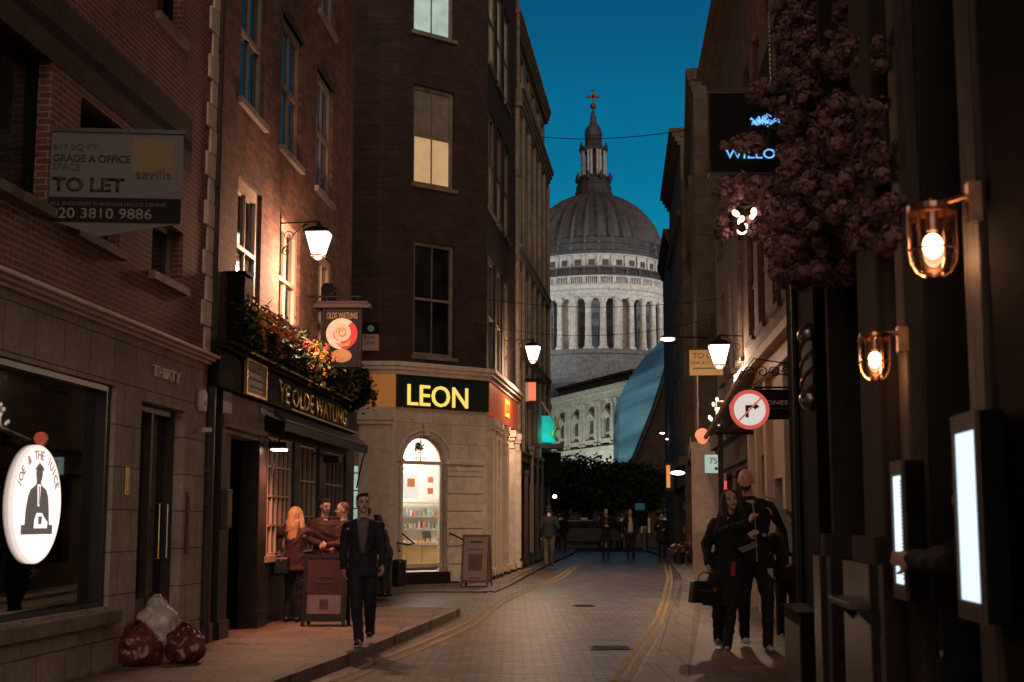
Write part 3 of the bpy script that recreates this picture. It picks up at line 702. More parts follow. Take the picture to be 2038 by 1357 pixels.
bx = [(440, 545, 'full window box of orange and pink flowers at the left end, beside the black box'), (548, 625, 'window box of orange and yellow flowers under the middle sash window'), (628, 700, 'sparser leafy window box of orange flowers behind the hanging pub sign')]
for i, (a, b, lab) in enumerate(bx):
    u1, u0 = pu(a), pu(b); hl = (u1 - u0) / 2
    t_ = thing('flower_box', lab, 'flower box', F2.pt((u0 + u1) / 2, .17, 3.80), F2.rot, 'flower boxes along the pub fascia')
    part('trough', MB().box(-hl + .02, hl - .02, -.14, .14, 0, .24), 'black_matt', t_)
    def fol():
        x = random.uniform(-hl - .08, hl + .08); k = random.random(); return (x, random.gauss(.03, .11), .24 + .20 * random.random() ** .7 * (1 + .6 * sin(x * 5 + i)) + random.gauss(0, .07)), 1
    def hang():
        x = random.uniform(-hl - .08, hl + .08); return (x, .17 + random.gauss(.03, .05), .24 - abs(random.gauss(0, .11 + .05 * sin(x * 6)))), 1
    mb = MB(); foliage(mb, 1500, fol, .05); foliage(mb, 1200, hang, .05); part('foliage', mb, 'leaf', t_)
    def spiky():
        x = random.uniform(-hl, hl); return (x, random.gauss(-.02, .06), .48 + random.gauss(0, .08)), 1
    mb = MB(); foliage(mb, 500, spiky, .055); part('tall_leaves', mb, 'leaf', t_)
    cl = [(random.uniform(-hl, hl), random.uniform(.1, .27), random.uniform(.0, .62)) for _ in range(16)]
    def flo():
        c = random.choice(cl); return (c[0] + random.gauss(0, .10), c[1] + random.gauss(0, .05), c[2] + random.gauss(0, .08)), 1
    for m_, n_ in (('flower_orange', 190), ('flower_yellow', 90), ('flower_pink', 60), ('flower_white', 50)):
        if i == 2: n_ //= 3
        cl = [(random.uniform(-hl, hl), random.uniform(.1, .27), random.uniform(.0, .46)) for _ in range(7)]
        mb = MB(); flowers(mb, n_, flo, .026); part('flowers', mb, m_, t_)
# hanging plant ball at the corner
t_ = thing('hanging_basket', 'round dark leafy hanging basket at the pub corner under the sign', 'hanging basket', at(702, 770, 24.9), 0)
mb = MB()
def ballf():
    v = Vector((random.gauss(0, 1), random.gauss(0, 1), random.gauss(0, 1))).normalized() * random.uniform(.1, .40); return (v.x * .85, v.y * .85, v.z * 1.1), 1
foliage(mb, 2200, ballf, .05); part('foliage', mb, 'leaf_dark', t_); mb = MB(); mb.lathe([(.05, -.25), (.2, -.15), (.24, 0)], n=12); part('basket', mb, 'iron', t_)
part('chain', MB().tube([(0, 0, .4), (-.1, 0, 1.0)], .008), 'iron', t_)

# wall lantern builder: bracket on the wall (local x along wall, y out), lantern at distance
def wall_lantern(label, fr, u, z, reach, energy, size=1.0, group='street lanterns on wall brackets', spot=True, soft='lantern_glow'):
    t = thing('wall_lantern', label, 'street lantern', fr.pt(u, 0, z), fr.rot, group)
    mb = MB(); mb.tube([(0, 0, .18 * size), (0, reach, .20 * size)], .014 * size); mb.box(-.02, .02, 0, .012, -.55 * size, .35 * size)
    def scroll(cy, cz, r0, turns, s0):
        return [(0, cy + r0 * (1 - k / 22) * cos(s0 + turns * 2 * pi * k / 20), cz + r0 * (1 - k / 22) * sin(s0 + turns * 2 * pi * k / 20)) for k in range(20)]
    for a in ((reach * .72, .06 * size, .10 * size, 1.3, pi / 2), (.12, -.05 * size, .10 * size, 1.3, 0), (.10, -.32 * size, .09 * size, 1.4, pi / 2)): mb.tube(scroll(*a), .009 * size, 6)
    mb.tube([(0, .02, -.35 * size), (0, reach * .35, -.02 * size), (0, reach * .66, .17 * size)], .010 * size, 6)
    part('bracket', mb, 'iron', t)
    y = reach + .0
    tw, bw_, ht = .205 * size, .105 * size, .40 * size
    f = MB()
    for sx_ in (-1, 1):
        for sy_ in (-1, 1): f.tube([(sx_ * bw_, y + sy_ * bw_, -ht), (sx_ * tw, y + sy_ * tw, 0)], .009 * size, 5)
    for w_, z_ in ((tw, 0), (bw_, -ht)):
        f.box(-w_ - .01, w_ + .01, y - w_ - .01, y - w_ + .01, z_ - .01, z_ + .01); f.box(-w_ - .01, w_ + .01, y + w_ - .01, y + w_ + .01, z_ - .01, z_ + .01)
        f.box(-w_ - .01, -w_ + .01, y - w_, y + w_, z_ - .012, z_ + .012); f.box(w_ - .01, w_ + .01, y - w_, y + w_, z_ - .012, z_ + .012)
    f.lathe([(.05 * size, -ht - .07 * size), (.10 * size, -ht - .03 * size), (bw_ * 1.2, -ht)], (0, y, 0), 8)
    part('frame', f, 'iron', t)
    r = MB(); r.rings([[(s1 * q, y + s2 * q, z_) for s1, s2 in ((-1, -1), (1, -1), (1, 1), (-1, 1))] for q, z_ in ((tw + .02, .012), (tw * .45, .10 * size), (tw * .3, .115 * size))]); r.lathe([(.045 * size, .11 * size), (.04 * size, .17 * size), (.01, .21 * size)], (0, y, 0), 8)
    part('roof', r, 'iron', t)
    g = MB(); g.rings([[(s1 * q, y + s2 * q, z_) for s1, s2 in ((-1, -1), (1, -1), (1, 1), (-1, 1))] for q, z_ in ((bw_ - .004, -ht + .015), (tw - .006, -.005))], cap=True)
    gg = part('glass', g, soft, t); gg.visible_shadow = True
    for k, (kind, zz) in enumerate((('POINT', -.55),)):
        l = bpy.data.lights.new('lantern_light', 'POINT'); l.energy = energy * (.55 if spot else 1.0); l.color = (1, .66, .44); l.shadow_soft_size = .12
        lo = bpy.data.objects.new('lantern_light', l); COL.objects.link(lo); lo.parent = t; lo.location = (0, y + .0, -ht - .2 * size)
    if spot:
        l = bpy.data.lights.new('lantern_downlight', 'SPOT'); l.energy = energy; l.spot_size = radians(165); l.spot_blend = 1; l.color = (1, .66, .44); l.shadow_soft_size = .1
        lo = bpy.data.objects.new('lantern_downlight', l); COL.objects.link(lo); lo.parent = t; lo.location = (0, y, -ht - .12 * size)
    return t
lu = F2.u(545); lz = F2.z(545, 450)
pl_ = wall_lantern('big glowing lantern on an ornate bracket above the pub flower boxes', F2, lu, lz - .02, .58, 300, .86)
for c in pl_.children:
    if c.type == 'LIGHT' and c.data.type == 'POINT': c.data.energy = 330; c.data.color = (1, .52, .32)

# hanging pub sign, faces the camera
hs = at(681, 665, 22.3); s22 = FPX / 22.3
t_ = thing('hanging_pub_sign', 'hanging pub sign with a red and cream roundel over an oval plaque', 'sign', (hs.x, hs.y, hs.z), pi)
part('board', MB().box(-.27, .27, -.04, .04, -.5, .42), 'sign_black', t_, bevel=.01)
part('canopy', MB().box(-.47, .47, -.10, .10, .42, .50).box(-.42, .42, -.08, .08, .50, .54), 'sign_canopy', t_, bevel=.01)
part('frame', MB().box(-.32, -.27, -.05, .05, -.55, .42).box(.27, .32, -.05, .05, -.55, .42).box(-.27, .27, -.05, .05, -.55, -.5), 'sign_black', t_, bevel=.006)
text('OLDE WATLING', 0, .042, .30, .10, 'old_gilt', t_, w=.5)
def disc(r, y0, y1, cx=0, cz=0, sx=1, n=40): return MB().prism([(cx + r * sx * cos(2 * pi * i / n), cz + r * sin(2 * pi * i / n)) for i in range(n)], y0, y1)
part('roundel', disc(.255, .04, .052, 0, .0), 'cloth_crimson', t_, label='red roundel')
part('cream_crescent', MB().prism([(.255 * cos(a), .255 * sin(a)) for a in [radians(100 - 0 + 200 * 0 + x) for x in range(-190, 40, 10)]][::-1] + [(.12 * cos(a) + .02, .12 * sin(a)) for a in [radians(x + 100) for x in range(-190, 40, 10)]], .052, .056), 'flower_white', t_)
part('painted_head', disc(.145, .056, .062, -.01, .02, .95), 'poster_cream', t_); part('painted_ship', MB().prism([(-.17, -.08), (-.05, -.16), (.10, -.15), (.02, -.22), (-.12, -.2)], .056, .066), 'plaque_orange', t_)
part('painted_swirl', MB().tube([(.09 * cos(a) * (1 - a / 14), .064, .02 + .09 * sin(a) * (1 - a / 14)) for a in [i * .35 for i in range(26)]], .012, 5), 'agent_yellow', t_)
part('plaque', disc(.11, .04, .055, 0, -.36, 1.5), 'plaque_orange', t_, label='orange oval plaque')
part('hanger', MB().tube([(-.3, 0, .62), (1.15, 0, .62)], .018).tube([(-.25, 0, .54), (-.25, 0, .62)], .01).tube([(.25, 0, .54), (.25, 0, .62)], .01).tube([(.2, 0, .66), (.1, 0, .74), (0, 0, .66)], .01), 'iron', t_)
# small lamp box beside sign bracket on wall
single('wall_speaker', MB().box(-.12, .12, 0, .22, -.22, .22).lathe([(.10, 0), (.09, .06)], (0, .1, .22), 10), 'black_matt', 'small black speaker on the pub wall under the third sash window', 'speaker', F2.pt(pu(633), 0, F2.z(633, 590)), F2.rot, bevel=.02)

# warm heat lamp under the awning
hp = at(556, 889, 19.35)
t_ = thing('heat_lamp', 'glowing reddish lamp under the awning by the pub bay window', 'lamp', (hp.x, hp.y, hp.z), F2.rot)
part('shade', MB().prism([(-.16, .06), (.16, .06), (.12, -.03), (-.12, -.03)], -.13, .13), 'iron', t_); part('arm', MB().tube([(0, -.1, .05), (-.02, -.25, .2), (0, -.45, .12)], .012), 'iron', t_)
part('bulb', MB().box(-.09, .09, -.1, .1, -.055, -.035), 'spot_face', t_, bevel=.01)
l = bpy.data.lights.new('heat_light', 'SPOT'); l.energy = 180; l.spot_size = radians(150); l.spot_blend = .9; l.color = (1, .33, .20); l.shadow_soft_size = .1
lo = bpy.data.objects.new('heat_light', l); COL.objects.link(lo); lo.parent = t_; lo.location = (0, 0, -.09); lo.rotation_euler = (radians(6), 0, 0)
t_ = thing('heat_lamp', 'unlit black lamp under the awning by the right pub window', 'lamp', at(662, 915, 22.9), F2.rot)
part('shade', MB().prism([(-.16, .06), (.16, .06), (.12, -.05), (-.12, -.05)], -.13, .13), 'iron', t_); part('arm', MB().tube([(0, -.1, .05), (-.02, -.25, .12), (0, -.4, .08)], .012), 'iron', t_)
# ================================================================ LEFT 3: corner building with restaurant
PB = at(785, HOR, 33.1); PC = at(968, HOR, 34.8)
GZ = .11
FA = Frame((PB.x, 33.1), (PB.x - 5.5, 33.1), GZ)
FB = Frame((PC.x, 34.8), (PB.x, 33.1), GZ)
fc_end = (PC.x + .114 * 6.7, 34.8 + 6.7)
FC = Frame(fc_end, (PC.x, 34.8), GZ)
cb = thing('corner_building', 'tall dark brick corner building above a cream stone restaurant front', 'building', FB.o, FB.rot)
# children built in FB coords; other faces through a transform
def tf(frm, to): # matrix from frame 'frm' local to frame 'to' local
    A = Matrix.Translation(frm.o) @ Matrix.Rotation(frm.rot, 4, 'Z'); B = Matrix.Translation(to.o) @ Matrix.Rotation(to.rot, 4, 'Z'); return B.inverted() @ A
TA, TC = tf(FA, FB), tf(FC, FB)
def sub(frm_empty_name, fr):
    return None
zco0, zco1 = FB.z(880, 752), FB.z(880, 728)      # stone cornice over fascia
zfa0 = FB.z(880, 815); ZB = zco1
H3 = 19.5
wB = []
for y0, y1 in ((60, -150), (364, 165), (706, 478)):
    wB.append((FB.u(904, y0), FB.u(822, y0), FB.z(822, y0), FB.z(822, y1)))
for w in list(wB):
    pass
wA = [(FA.u(700, 20), FA.u(640, 20), FA.z(680, 20), FA.z(680, -190)), (FA.u(694, 280), FA.u(640, 280), FA.z(694, 332), FA.z(694, 240)), (FA.u(694, 500), FA.u(640, 500), FA.z(694, 620), FA.z(694, 465))]
def wallpart(name, fr, x0, x1, z0, z1, holes, m_, depth=.22):
    mb = MB(); holes_wall(mb, x0, x1, z0, z1, holes, depth); mb.moved(tf(fr, FB)); return part(name, mb, m_, cb)
wallpart('brick_wall', FB, 0, FB.len, ZB, H3, wB, 'dark_brick'); wallpart('brick_wall', FA, 0, 5.5, ZB, H3, wA, 'dark_brick')
def fwindow(fr, w, **k):
    n0 = set(bpy.data.objects); o = window(cb, *w, **k); o.matrix_parent_inverse = Matrix.Identity(4)
    m_ = tf(fr, FB); o.matrix_local = m_
    return o
fwindow(FB, wB[0], pane='win_cool', frame='old_trim', y=-.12, fw=.09, nz=1)
fwindow(FB, wB[1], pane='curtain', lower='win_warm', frame='old_trim', y=-.12, fw=.09, nz=1)
fwindow(FB, wB[2], pane='window_dark', frame='old_trim', y=-.12, fw=.09, nz=1)
fwindow(FA, wA[0], pane='win_cool', frame='old_trim', y=-.12, fw=.09, nz=1)
fwindow(FA, wA[1], pane='win_warm', frame='old_trim', y=-.12, fw=.09, nz=1)
fwindow(FA, wA[2], pane='window_dark', frame='old_trim', y=-.12, fw=.09, nz=1)
# C face: three narrow windows per floor
def lC(px): return FC.u(px)
cols = [(985, 968), (999, 988), (1013, 1003)]
floors = [(FC.z(968, 112), FC.z(968, -95)), (FC.z(970, 408), FC.z(970, 205)), (FC.z(970, 742), FC.z(970, 505))]
wC = [[(lC(a), min(lC(b), FC.len - .15), z0, z1) for a, b in cols] for z0, z1 in floors]
wallpart('brick_wall', FC, 0, FC.len, ZB, H3, [w for r_ in wC for w in r_], 'dark_brick')
for fi, r_ in enumerate(wC):
    for w in r_: fwindow(FC, w, pane=('win_green', 'window_dark', 'window_dark')[fi], lower=(None, 'win_dim', None)[fi], frame='old_trim', y=-.08, fw=.10, nz=1, sill=True)
# core body closing the shell
mb = MB(); c1 = [TA @ Vector((5.5, -.25, 0)), TA @ Vector((.0, -.25, 0)), Vector((FB.len - .0, -.25, 0)), Vector((.1, -.25, 0)), TC @ Vector((FC.len - .1, -.25, 0)), TC @ Vector((0, -.25, 0)), TC @ Vector((0, -9, 0)), TA @ Vector((5.5, -12, 0))]
pts = [(p.x, p.y) for p in (c1[0], c1[1], c1[3], c1[5], c1[6], c1[7])]
mb.prism(pts, ZB, H3, 'z'); part('core', mb, 'dark_brick', cb)
# stone ground floor: cornice, arch wall, pillars
mb = MB()
def runs(z, h, p):
    for fr, x0, x1 in ((FA, 0, 5.5), (FB, 0, FB.len), (FC, 0, FC.len)):
        q = MB().box(x0 - p * .45, x1 + p * .45, -.1, p, z, z + h); q.moved(tf(fr, FB)); mb.v and None
        b0 = len(mb.v); mb.v += q.v; mb.f += [tuple(i + b0 for i in f) for f in q.f]; mb.m += q.m
dzc = (zco1 - zco0)
runs(zco0, dzc * .35, .12); runs(zco0 + dzc * .35, dzc * .3, .19); runs(zco0 + dzc * .65, dzc * .35, .24)
part('cornice', mb, 'stone_trim', cb, bevel=.008)
def archwall(mb, x0, x1, z0, z1, ax0, ax1, zb, zs, depth, n=14, y=0):
    """wall with an arched opening from zb to the spring zs"""
    r = (ax1 - ax0) / 2; cx_ = (ax0 + ax1) / 2; zt_ = zs + r
    holes_wall(mb, x0, ax0, z0, z1, [], y=y); holes_wall(mb, ax1, x1, z0, z1, [], y=y)
    if zb > z0: mb.add([(ax0, y, z0), (ax1, y, z0), (ax1, y, zb), (ax0, y, zb)], [(0, 1, 2, 3)])
    arc = [(cx_ - r * cos(pi * i / n), zs + r * sin(pi * i / n)) for i in range(n + 1)]
    for a, b in zip(arc, arc[1:]): mb.add([(a[0], y, a[1]), (b[0], y, b[1]), (b[0], y, z1), (a[0], y, z1)], [(0, 1, 2, 3)])
    full = [(ax0, zb)] + arc + [(ax1, zb)]
    for a, b in zip(full, full[1:]): mb.add([(a[0], y, a[1]), (b[0], y, b[1]), (b[0], y - depth, b[1]), (a[0], y - depth, a[1])], [(0, 1, 2, 3)])
    mb.add([(ax0, y, zb), (ax1, y, zb), (ax1, y - depth, zb), (ax0, y - depth, zb)], [(0, 1, 2, 3)])
    return full
ax0, ax1 = FB.u(882, 1000, -.1), FB.u(797, 1000, -.1); azb = FB.z(840, 1138); azs = FB.z(840, 868) - (ax1 - ax0) / 2
mb = MB(); archwall(mb, 0, FB.len, -.1, zco0, ax0, ax1, azb, azs, .30)
part('arch_wall', mb, 'stone_plain', cb)
# arch moulding + rusticated bands + jamb blocks
mb = MB(); r = (ax1 - ax0) / 2; cx_ = (ax0 + ax1) / 2
for rr, p in ((r + .05, .05), (r + .15, .085)):
    mb.tube([(cx_ - rr * cos(pi * i / 18), .0, azs + rr * sin(pi * i / 18)) for i in range(19)], p * .55, 6)
mb.prism([(cx_ - .07, azs + r + .0), (cx_ + .07, azs + r), (cx_ + .10, azs + r + .3), (cx_ - .10, azs + r + .3)], 0, .11)
for z_, h_, p_ in ((azs - .04, .10, .10), (azs - .2, .07, .06)):
    mb.box(ax1 + .01, FB.len - .1, 0, p_, z_, z_ + h_); mb.box(.12, ax0 - .01, 0, p_, z_, z_ + h_)
z_ = .45
while z_ < azs - .3:
    mb.box(ax1 + .02, FB.len - .12, 0, .045, z_, z_ + .40); mb.box(.14, ax0 - .02, 0, .045, z_, z_ + .40); z_ += .425
mb.box(ax1 + .01, FB.len, 0, .10, -.1, .4); mb.box(0, ax0 - .01, 0, .10, -.1, .4)
part('arch_moulding', mb, 'stone_trim', cb, bevel=.012)
mb = MB(); mb.box(ax0 - .12, ax1 + .12, 0, .42, -.1, .04); mb.box(ax0 - .02, ax1 + .02, 0, .2, .041, azb - .002); part('doorstep', mb, 'red_granite', cb)
# fascia boards
mb = MB(); mb.box(0, FB.len, 0, .09, zfa0, zco0 - .004); part('fascia_board', mb, 'leon_green', cb, label='dark green fascia board')
mb = MB(); mb.box(0.002, FA.u(728), 0, .08, zfa0, zco0 - .004); mb.moved(TA); part('fascia_board', mb, 'leon_orange', cb, label='orange fascia board')
mb = MB(); mb.box(-.02, FC.len - .002, 0, .08, zfa0 - .05, zco0 - .004); mb.moved(TC); part('fascia_board', mb, 'leon_red', cb, label='orange red fascia board with yellow badge')
text('LEON', FB.u(872, 788, .1), .092, FB.z(872, 789, .1), (zco0 - zfa0) * .66, 'leon_yellow', cb, w=FB.u(812, 788, .1) - FB.u(932, 788, .1), ext=.03, bold=.006)
bu = FC.u(1003); zz = (zfa0 + zco0) / 2
bd_ = part('badge', MB().box(bu - .52, bu + .52, .082, .10, zz - .24, zz + .24).moved(TC), 'badge_yellow', cb)
tx = text('LEON', bu, .101, zz, .26, 'leon_red', cb, w=.8, ext=.008); tx.matrix_local = TC
# door glazing and fanlight frame
mb = MB(); mb.box(ax0, ax0 + .04, -.22, -.14, azb, azs); mb.box(ax1 - .04, ax1, -.22, -.14, azb, azs); mb.box(ax0, ax1, -.24, -.10, azs - .05, azs + .03)
mb.box(ax0 + .04, ax1 - .04, -.22, -.14, azb + .10, azb + .19)
mb.tube([(cx_ - (r - .02) * cos(pi * i / 18), -.18, azs + (r - .02) * sin(pi * i / 18)) for i in range(19)], .022, 6); mb.box(cx_ - .008, cx_ + .008, -.19, -.17, azs, azs + r)
for q in (-1, 1):
    mb.tube([(cx_ + q * (.05 + .10 * k / 10 + .05 * sin(k)), -.18, azs + .10 + .035 * cos(k * 1.1)) for k in range(11)], .007, 5)
dd = part('door', mb, 'stone_trim', cb)
part('pane', MB().prism([(ax0 + .02, azb)] + [(cx_ - (r - .02) * cos(pi * i / 18), azs + (r - .02) * sin(pi * i / 18)) for i in range(19)] + [(ax1 - .02, azb)], -.185, -.182), 'clear_glass', dd)
# restaurant room
rm = MB(); D = 2.0; rx0, rx1 = -1.0, ax1 + .6; zt_ = azs + r + .25
rp = [(.12, -.31), (-1.15, -D), (rx1, -D), (rx1, -.31)]
rm.box(-1.2, rx1, -D - .06, -D, azb - .02, zt_); rm.prism([(.12, -.31), (-1.15, -D), (-1.1, -D), (.17, -.31)], azb, zt_, 'z'); rm.box(rx1, rx1 + .06, -D, -.31, azb - .02, zt_); rm.prism(rp, azb - .04, azb - .005, 'z'); rm.prism(rp, zt_, zt_ + .05, 'z')
part('restaurant_room', rm, 'room_white', cb)
part('ceiling_panel', MB().box(-.3, rx1 - .1, -D + .1, -.9, zt_ - .02, zt_ - .005), 'ceiling_lit', cb)
l = bpy.data.lights.new('room_light', 'AREA'); l.shape = 'RECTANGLE'; l.size = 1.0; l.size_y = 1.6; l.energy = 190; l.color = (1, .87, .70)
lo = bpy.data.objects.new('room_light', l); COL.objects.link(lo); lo.parent = cb; lo.location = (cx_ - .35, -1.1, zt_ - .05)
# things in the room
def rb(px, py, n): return FB.uz(px, py, n)
n_ = -.95
zc_ = FB.z(840, 1078, n_)
t_ = thing('service_counter', 'pale wooden service counter with a white top glowing inside the corner restaurant', 'counter', FB.pt(FB.u(840, 1090, n_), n_, azb), FB.rot)
hwc = .95
part('front_panel', MB().box(-hwc, -.01, -.5, 0, .08, zc_ - azb - .09).box(.01, hwc, -.5, 0, .08, zc_ - azb - .09), 'pale_wood', t_, bevel=.006)
part('worktop', MB().box(-hwc, hwc, -.55, .04, zc_ - azb - .085, zc_ - azb), 'room_white', t_); part('kick_board', MB().box(-hwc, hwc, -.45, -.04, 0, .08), 'dark_wood', t_)
for i, (px, w_, lab) in enumerate(((818, .42, 'left white menu board with one orange dish picture hanging in the restaurant doorway'), (862, .42, 'right white menu board with two red dish pictures hanging in the restaurant doorway'))):
    u_, z_ = rb(px, 967, -.7); t_ = thing('menu_board', lab, 'menu board', FB.pt(u_, -.7, z_), FB.rot, 'menu boards in the restaurant'); hw_ = .245; hh_ = .31
    part('panel', MB().box(-hw_, hw_, -.02, 0, -hh_, hh_), 'menu_lit', t_)
    if i == 0: part('dish_picture', MB().box(-.11, .11, 0, .004, -.02, .18), 'menu_food', t_)
    else: part('dish_picture', MB().box(.0, .16, 0, .004, .08, .22), 'menu_food', t_); part('dish_picture', MB().box(-.0, .17, 0, .004, -.20, -.05), 'menu_food', t_)
    part('hanger', MB().tube([(-.15, -.01, hh_), (-.15, -.01, hh_ + .5)], .005, 5).tube([(.15, -.01, hh_), (.15, -.01, hh_ + .5)], .005, 5), 'steel', t_)
u_, z_ = rb(838, 1010, -2.2)
t_ = thing('wall_shelves', 'steel kitchen shelves stacked with bottles and boxes behind the service counter', 'shelves', FB.pt(FB.u(840, 1010, -1.8), -1.82, azb), FB.rot)
for k, zz in enumerate((1.0, 1.32, 1.66)): part('shelf', MB().box(-hwc, hwc, -.12, .14, zz, zz + .03), 'steel', t_)
for k in range(26):
    x_ = -hwc + .08 + (2 * hwc - .16) * (k % 13) / 12.5; zz = (1.03, 1.35)[k // 13]; hgt = random.uniform(.10, .22)
    part('bottle' if k % 3 else 'carton', MB().lathe([(.035, 0), (.035, hgt * .65), (.014, hgt * .8), (.014, hgt)], (x_, random.uniform(-.02, .08), zz), 8) if k % 3 else MB().box(x_ - .05, x_ + .05, -.03, .07, zz, zz + hgt * .8), ('fridge_blue', 'food_red', 'room_white', 'fridge_blue', 'pale_wood')[k % 5], t_)
t_ = thing('till', 'small dark till standing on the counter inside the restaurant', 'till', FB.pt(FB.u(850, 1050, n_ - .2), n_ - .2, zc_), FB.rot)
part('base', MB().box(-.13, .13, -.1, .1, 0, .05), 'black_paint', t_); part('screen', MB().prism([(-.02, .06), (.03, .06), (-.04, .26), (-.07, .25)], -.12, .12, 'x'), 'black_paint', t_)
t_ = thing('food_display', 'row of colourful food tubs on the counter inside the restaurant', 'food tubs', FB.pt(FB.u(840, 1060, n_ - .1), n_ - .08, zc_), FB.rot)
for k in range(9): part('tub', MB().lathe([(.035, 0), (.045, .08), (.045, .085)], (-.62 + .155 * k, .02 * (k % 2), 0), 10), ('food_red', 'leon_orange', 'room_white', 'flower_yellow')[k % 4], t_)
mb = MB()
def lampf():
    v = Vector((random.gauss(0, 1), random.gauss(0, 1), random.gauss(0, 1))).normalized() * random.uniform(.04, .13); return (v.x, v.y, v.z * 1.2), 1
foliage(mb, 260, lampf, .03); t_ = thing('wreath', 'dark dried wreath hanging in the fanlight over the restaurant door', 'wreath', FB.pt(cx_, -.26, azs + r * .62), FB.rot); part('twigs', mb, 'leaf_dark', t_)
t_ = thing('handrail', 'bent metal handrail left of the restaurant doorway', 'handrail', FB.pt(ax1 + .02, 0, .0), FB.rot); 
hz = FB.z(800, 1060); part('rail', MB().tube([(.03, .02, hz), (-.12, .35, hz - .25), (.1, .45, hz - .28), (.14, .03, hz - .24)], .02), 'iron', t_)
t_ = thing('handrail', 'sloping metal handrail right of the restaurant doorway', 'handrail', FB.pt(ax0, 0, .0), FB.rot)
part('rail', MB().tube([(-.08, .02, hz), (-.4, .35, hz - .22), (-.55, .02, hz - .22)], .02), 'iron', t_)
# left pillar (A face) and lit side shop window
mb = MB(); a0, a1 = FA.u(776), FA.u(712); zcp = FA.z(740, 845)
holes_wall(mb, 0, a1 + .0, -.1, zco0, []); mb.box(a0, a1, 0, .12, .35, zcp); mb.box(a0 - .05, a1 + .05, 0, .2, -.1, .35); mb.box(a0 - .04, a1 + .04, 0, .17, zcp, zcp + .10); mb.box(a0 - .07, a1 + .07, 0, .21, zcp + .10, zcp + .18); mb.box(a0 - .02, a1 + .02, 0, .15, zcp + .18, zfa0)
mb.box(a1, 5.5, -.1, 0, 2.9 - GZ, zco0); mb.box(a1 + 2, 5.5, -.1, 0, -.1, 2.9 - GZ); mb.moved(TA); part('pillar', mb, 'stone_trim', cb, bevel=.012)
q = MB().box(a1 + .01, a1 + 2, -.08, -.06, .5, 2.78).moved(TA); part('side_window', q, 'win_cool', cb)
q = MB()
for k in range(6): q.box(a1 + .01, a1 + 2, -.05, -.03, .5 + k * .42, .53 + k * .42)
q.box(a1 + .3, a1 + .34, -.055, -.025, .5, 2.78); q.moved(TA); part('window_bars', q, 'steel', cb)
# C face shopfront: fluted pilasters with dark windows
mb = MB(); holes_wall(mb, 0, FC.len, -.1, zco0, [(.4, 1.5, .55, 2.7), (1.95, 3.1, .55, 2.7), (3.55, 4.7, .55, 2.7)], .2)
for a in (.0, 1.55, 3.15, 4.75, 5.6, 6.3):
    zq = zfa0 - .14; mb.box(a + .02, a + .32, 0, .14, .3, zq - .2); mb.box(a - .02, a + .36, 0, .19, -.1, .3); mb.box(a - .01, a + .35, 0, .18, zq - .28, zq - .18); mb.box(a - .03, a + .37, 0, .20, zq - .18, zq); mb.box(a - .0, a + .34, 0, .16, zq - .5, zq - .46)
    for k in range(3): mb.tube([(a + .08 + k * .09, .14, .4), (a + .08 + k * .09, .14, zfa0 - .66)], .025, 6)
mb.moved(TC); part('pilasters', mb, 'stone_trim', cb)
mb = MB().box(.35, 4.7, -.18, -.17, .5, 2.75).moved(TC); part('shop_window', mb, 'window_pub', cb)
mb = MB()
for a in (.0, 1.55, 3.15, 4.75, 5.6, 6.3): mb.box(a - .03, a + .37, 0, .21, -.1, .13)
mb.moved(TC); part('black_plinths', mb, 'black_paint', cb)
# street name sign and blue/white plate
s_u, s_z = FA.uz(738, 672)
t_ = thing('street_name_sign', 'cream BOW LANE street sign beneath a dark crest on the brick corner', 'sign', FA.pt(s_u, .03, s_z), FA.rot)
part('plate', MB().box(-.20, .20, 0, .015, -.32, .08), 'agent_yellow', t_); part('plate_face', MB().box(-.19, .19, .015, .02, -.31, .08), 'poster_cream', t_)
part('crest_panel', MB().box(-.20, .20, 0, .018, .09, .36), 'sign_black', t_); part('crest', disc(.08, .018, .024, 0, .22), 'fridge_blue', t_)
text('BOW\nLANE', .02, .021, -.06, .22, 'ink_black', t_, w=.28, ext=.002)
# A-board by restaurant
def aboard(label, loc, rot, w, h, sp, frame, face, base=None, lines=0, facel='poster', group='sandwich boards on the pavement'):
    t = thing('sandwich_board', label, 'sandwich board', loc, rot, group)
    def panel(sgn):
        m_ = Matrix.Translation((0, sgn * sp, 0)) @ Matrix.Rotation(sgn * atan(sp / h) * 1, 4, 'X'); return m_
    for sgn in (1, -1):
        mt = panel(sgn); mb = MB(); mb.box(-w, -w + .05, -.015, .015, 0, h); mb.box(w - .05, w, -.015, .015, 0, h); mb.box(-w + .05, w - .05, -.015, .015, h - .05, h); mb.box(-w + .05, w - .05, -.015, .015, .08, .14)
        p = part('frame', mb.moved(mt), frame, t)
        q = part('poster', MB().box(-w + .05, w - .05, -.008, .008, .14, h - .05).moved(mt), face, t)
        if sgn == 1 and base:
            for (a, b, c, d, m2) in base: part('print', MB().box(-w + 2 * w * a, -w + 2 * w * b, .008, .012, h * c, h * d).moved(mt), m2, t)
    return t
p_ = onz(950, 1158, .08)
aboard('tall cream sandwich board with a brown picture outside the corner restaurant', (p_.x, 32.2, hill(32.2) + .03), pi - radians(14), .33, 1.18, .20, 'poster_brown', 'poster_cream', [(.25, .75, .3, .62, 'poster_brown'), (.3, .7, .84, .87, 'leon_green'), (.3, .7, .14, .17, 'poster_brown'), (.2, .8, .7, .72, 'poster_brown')])
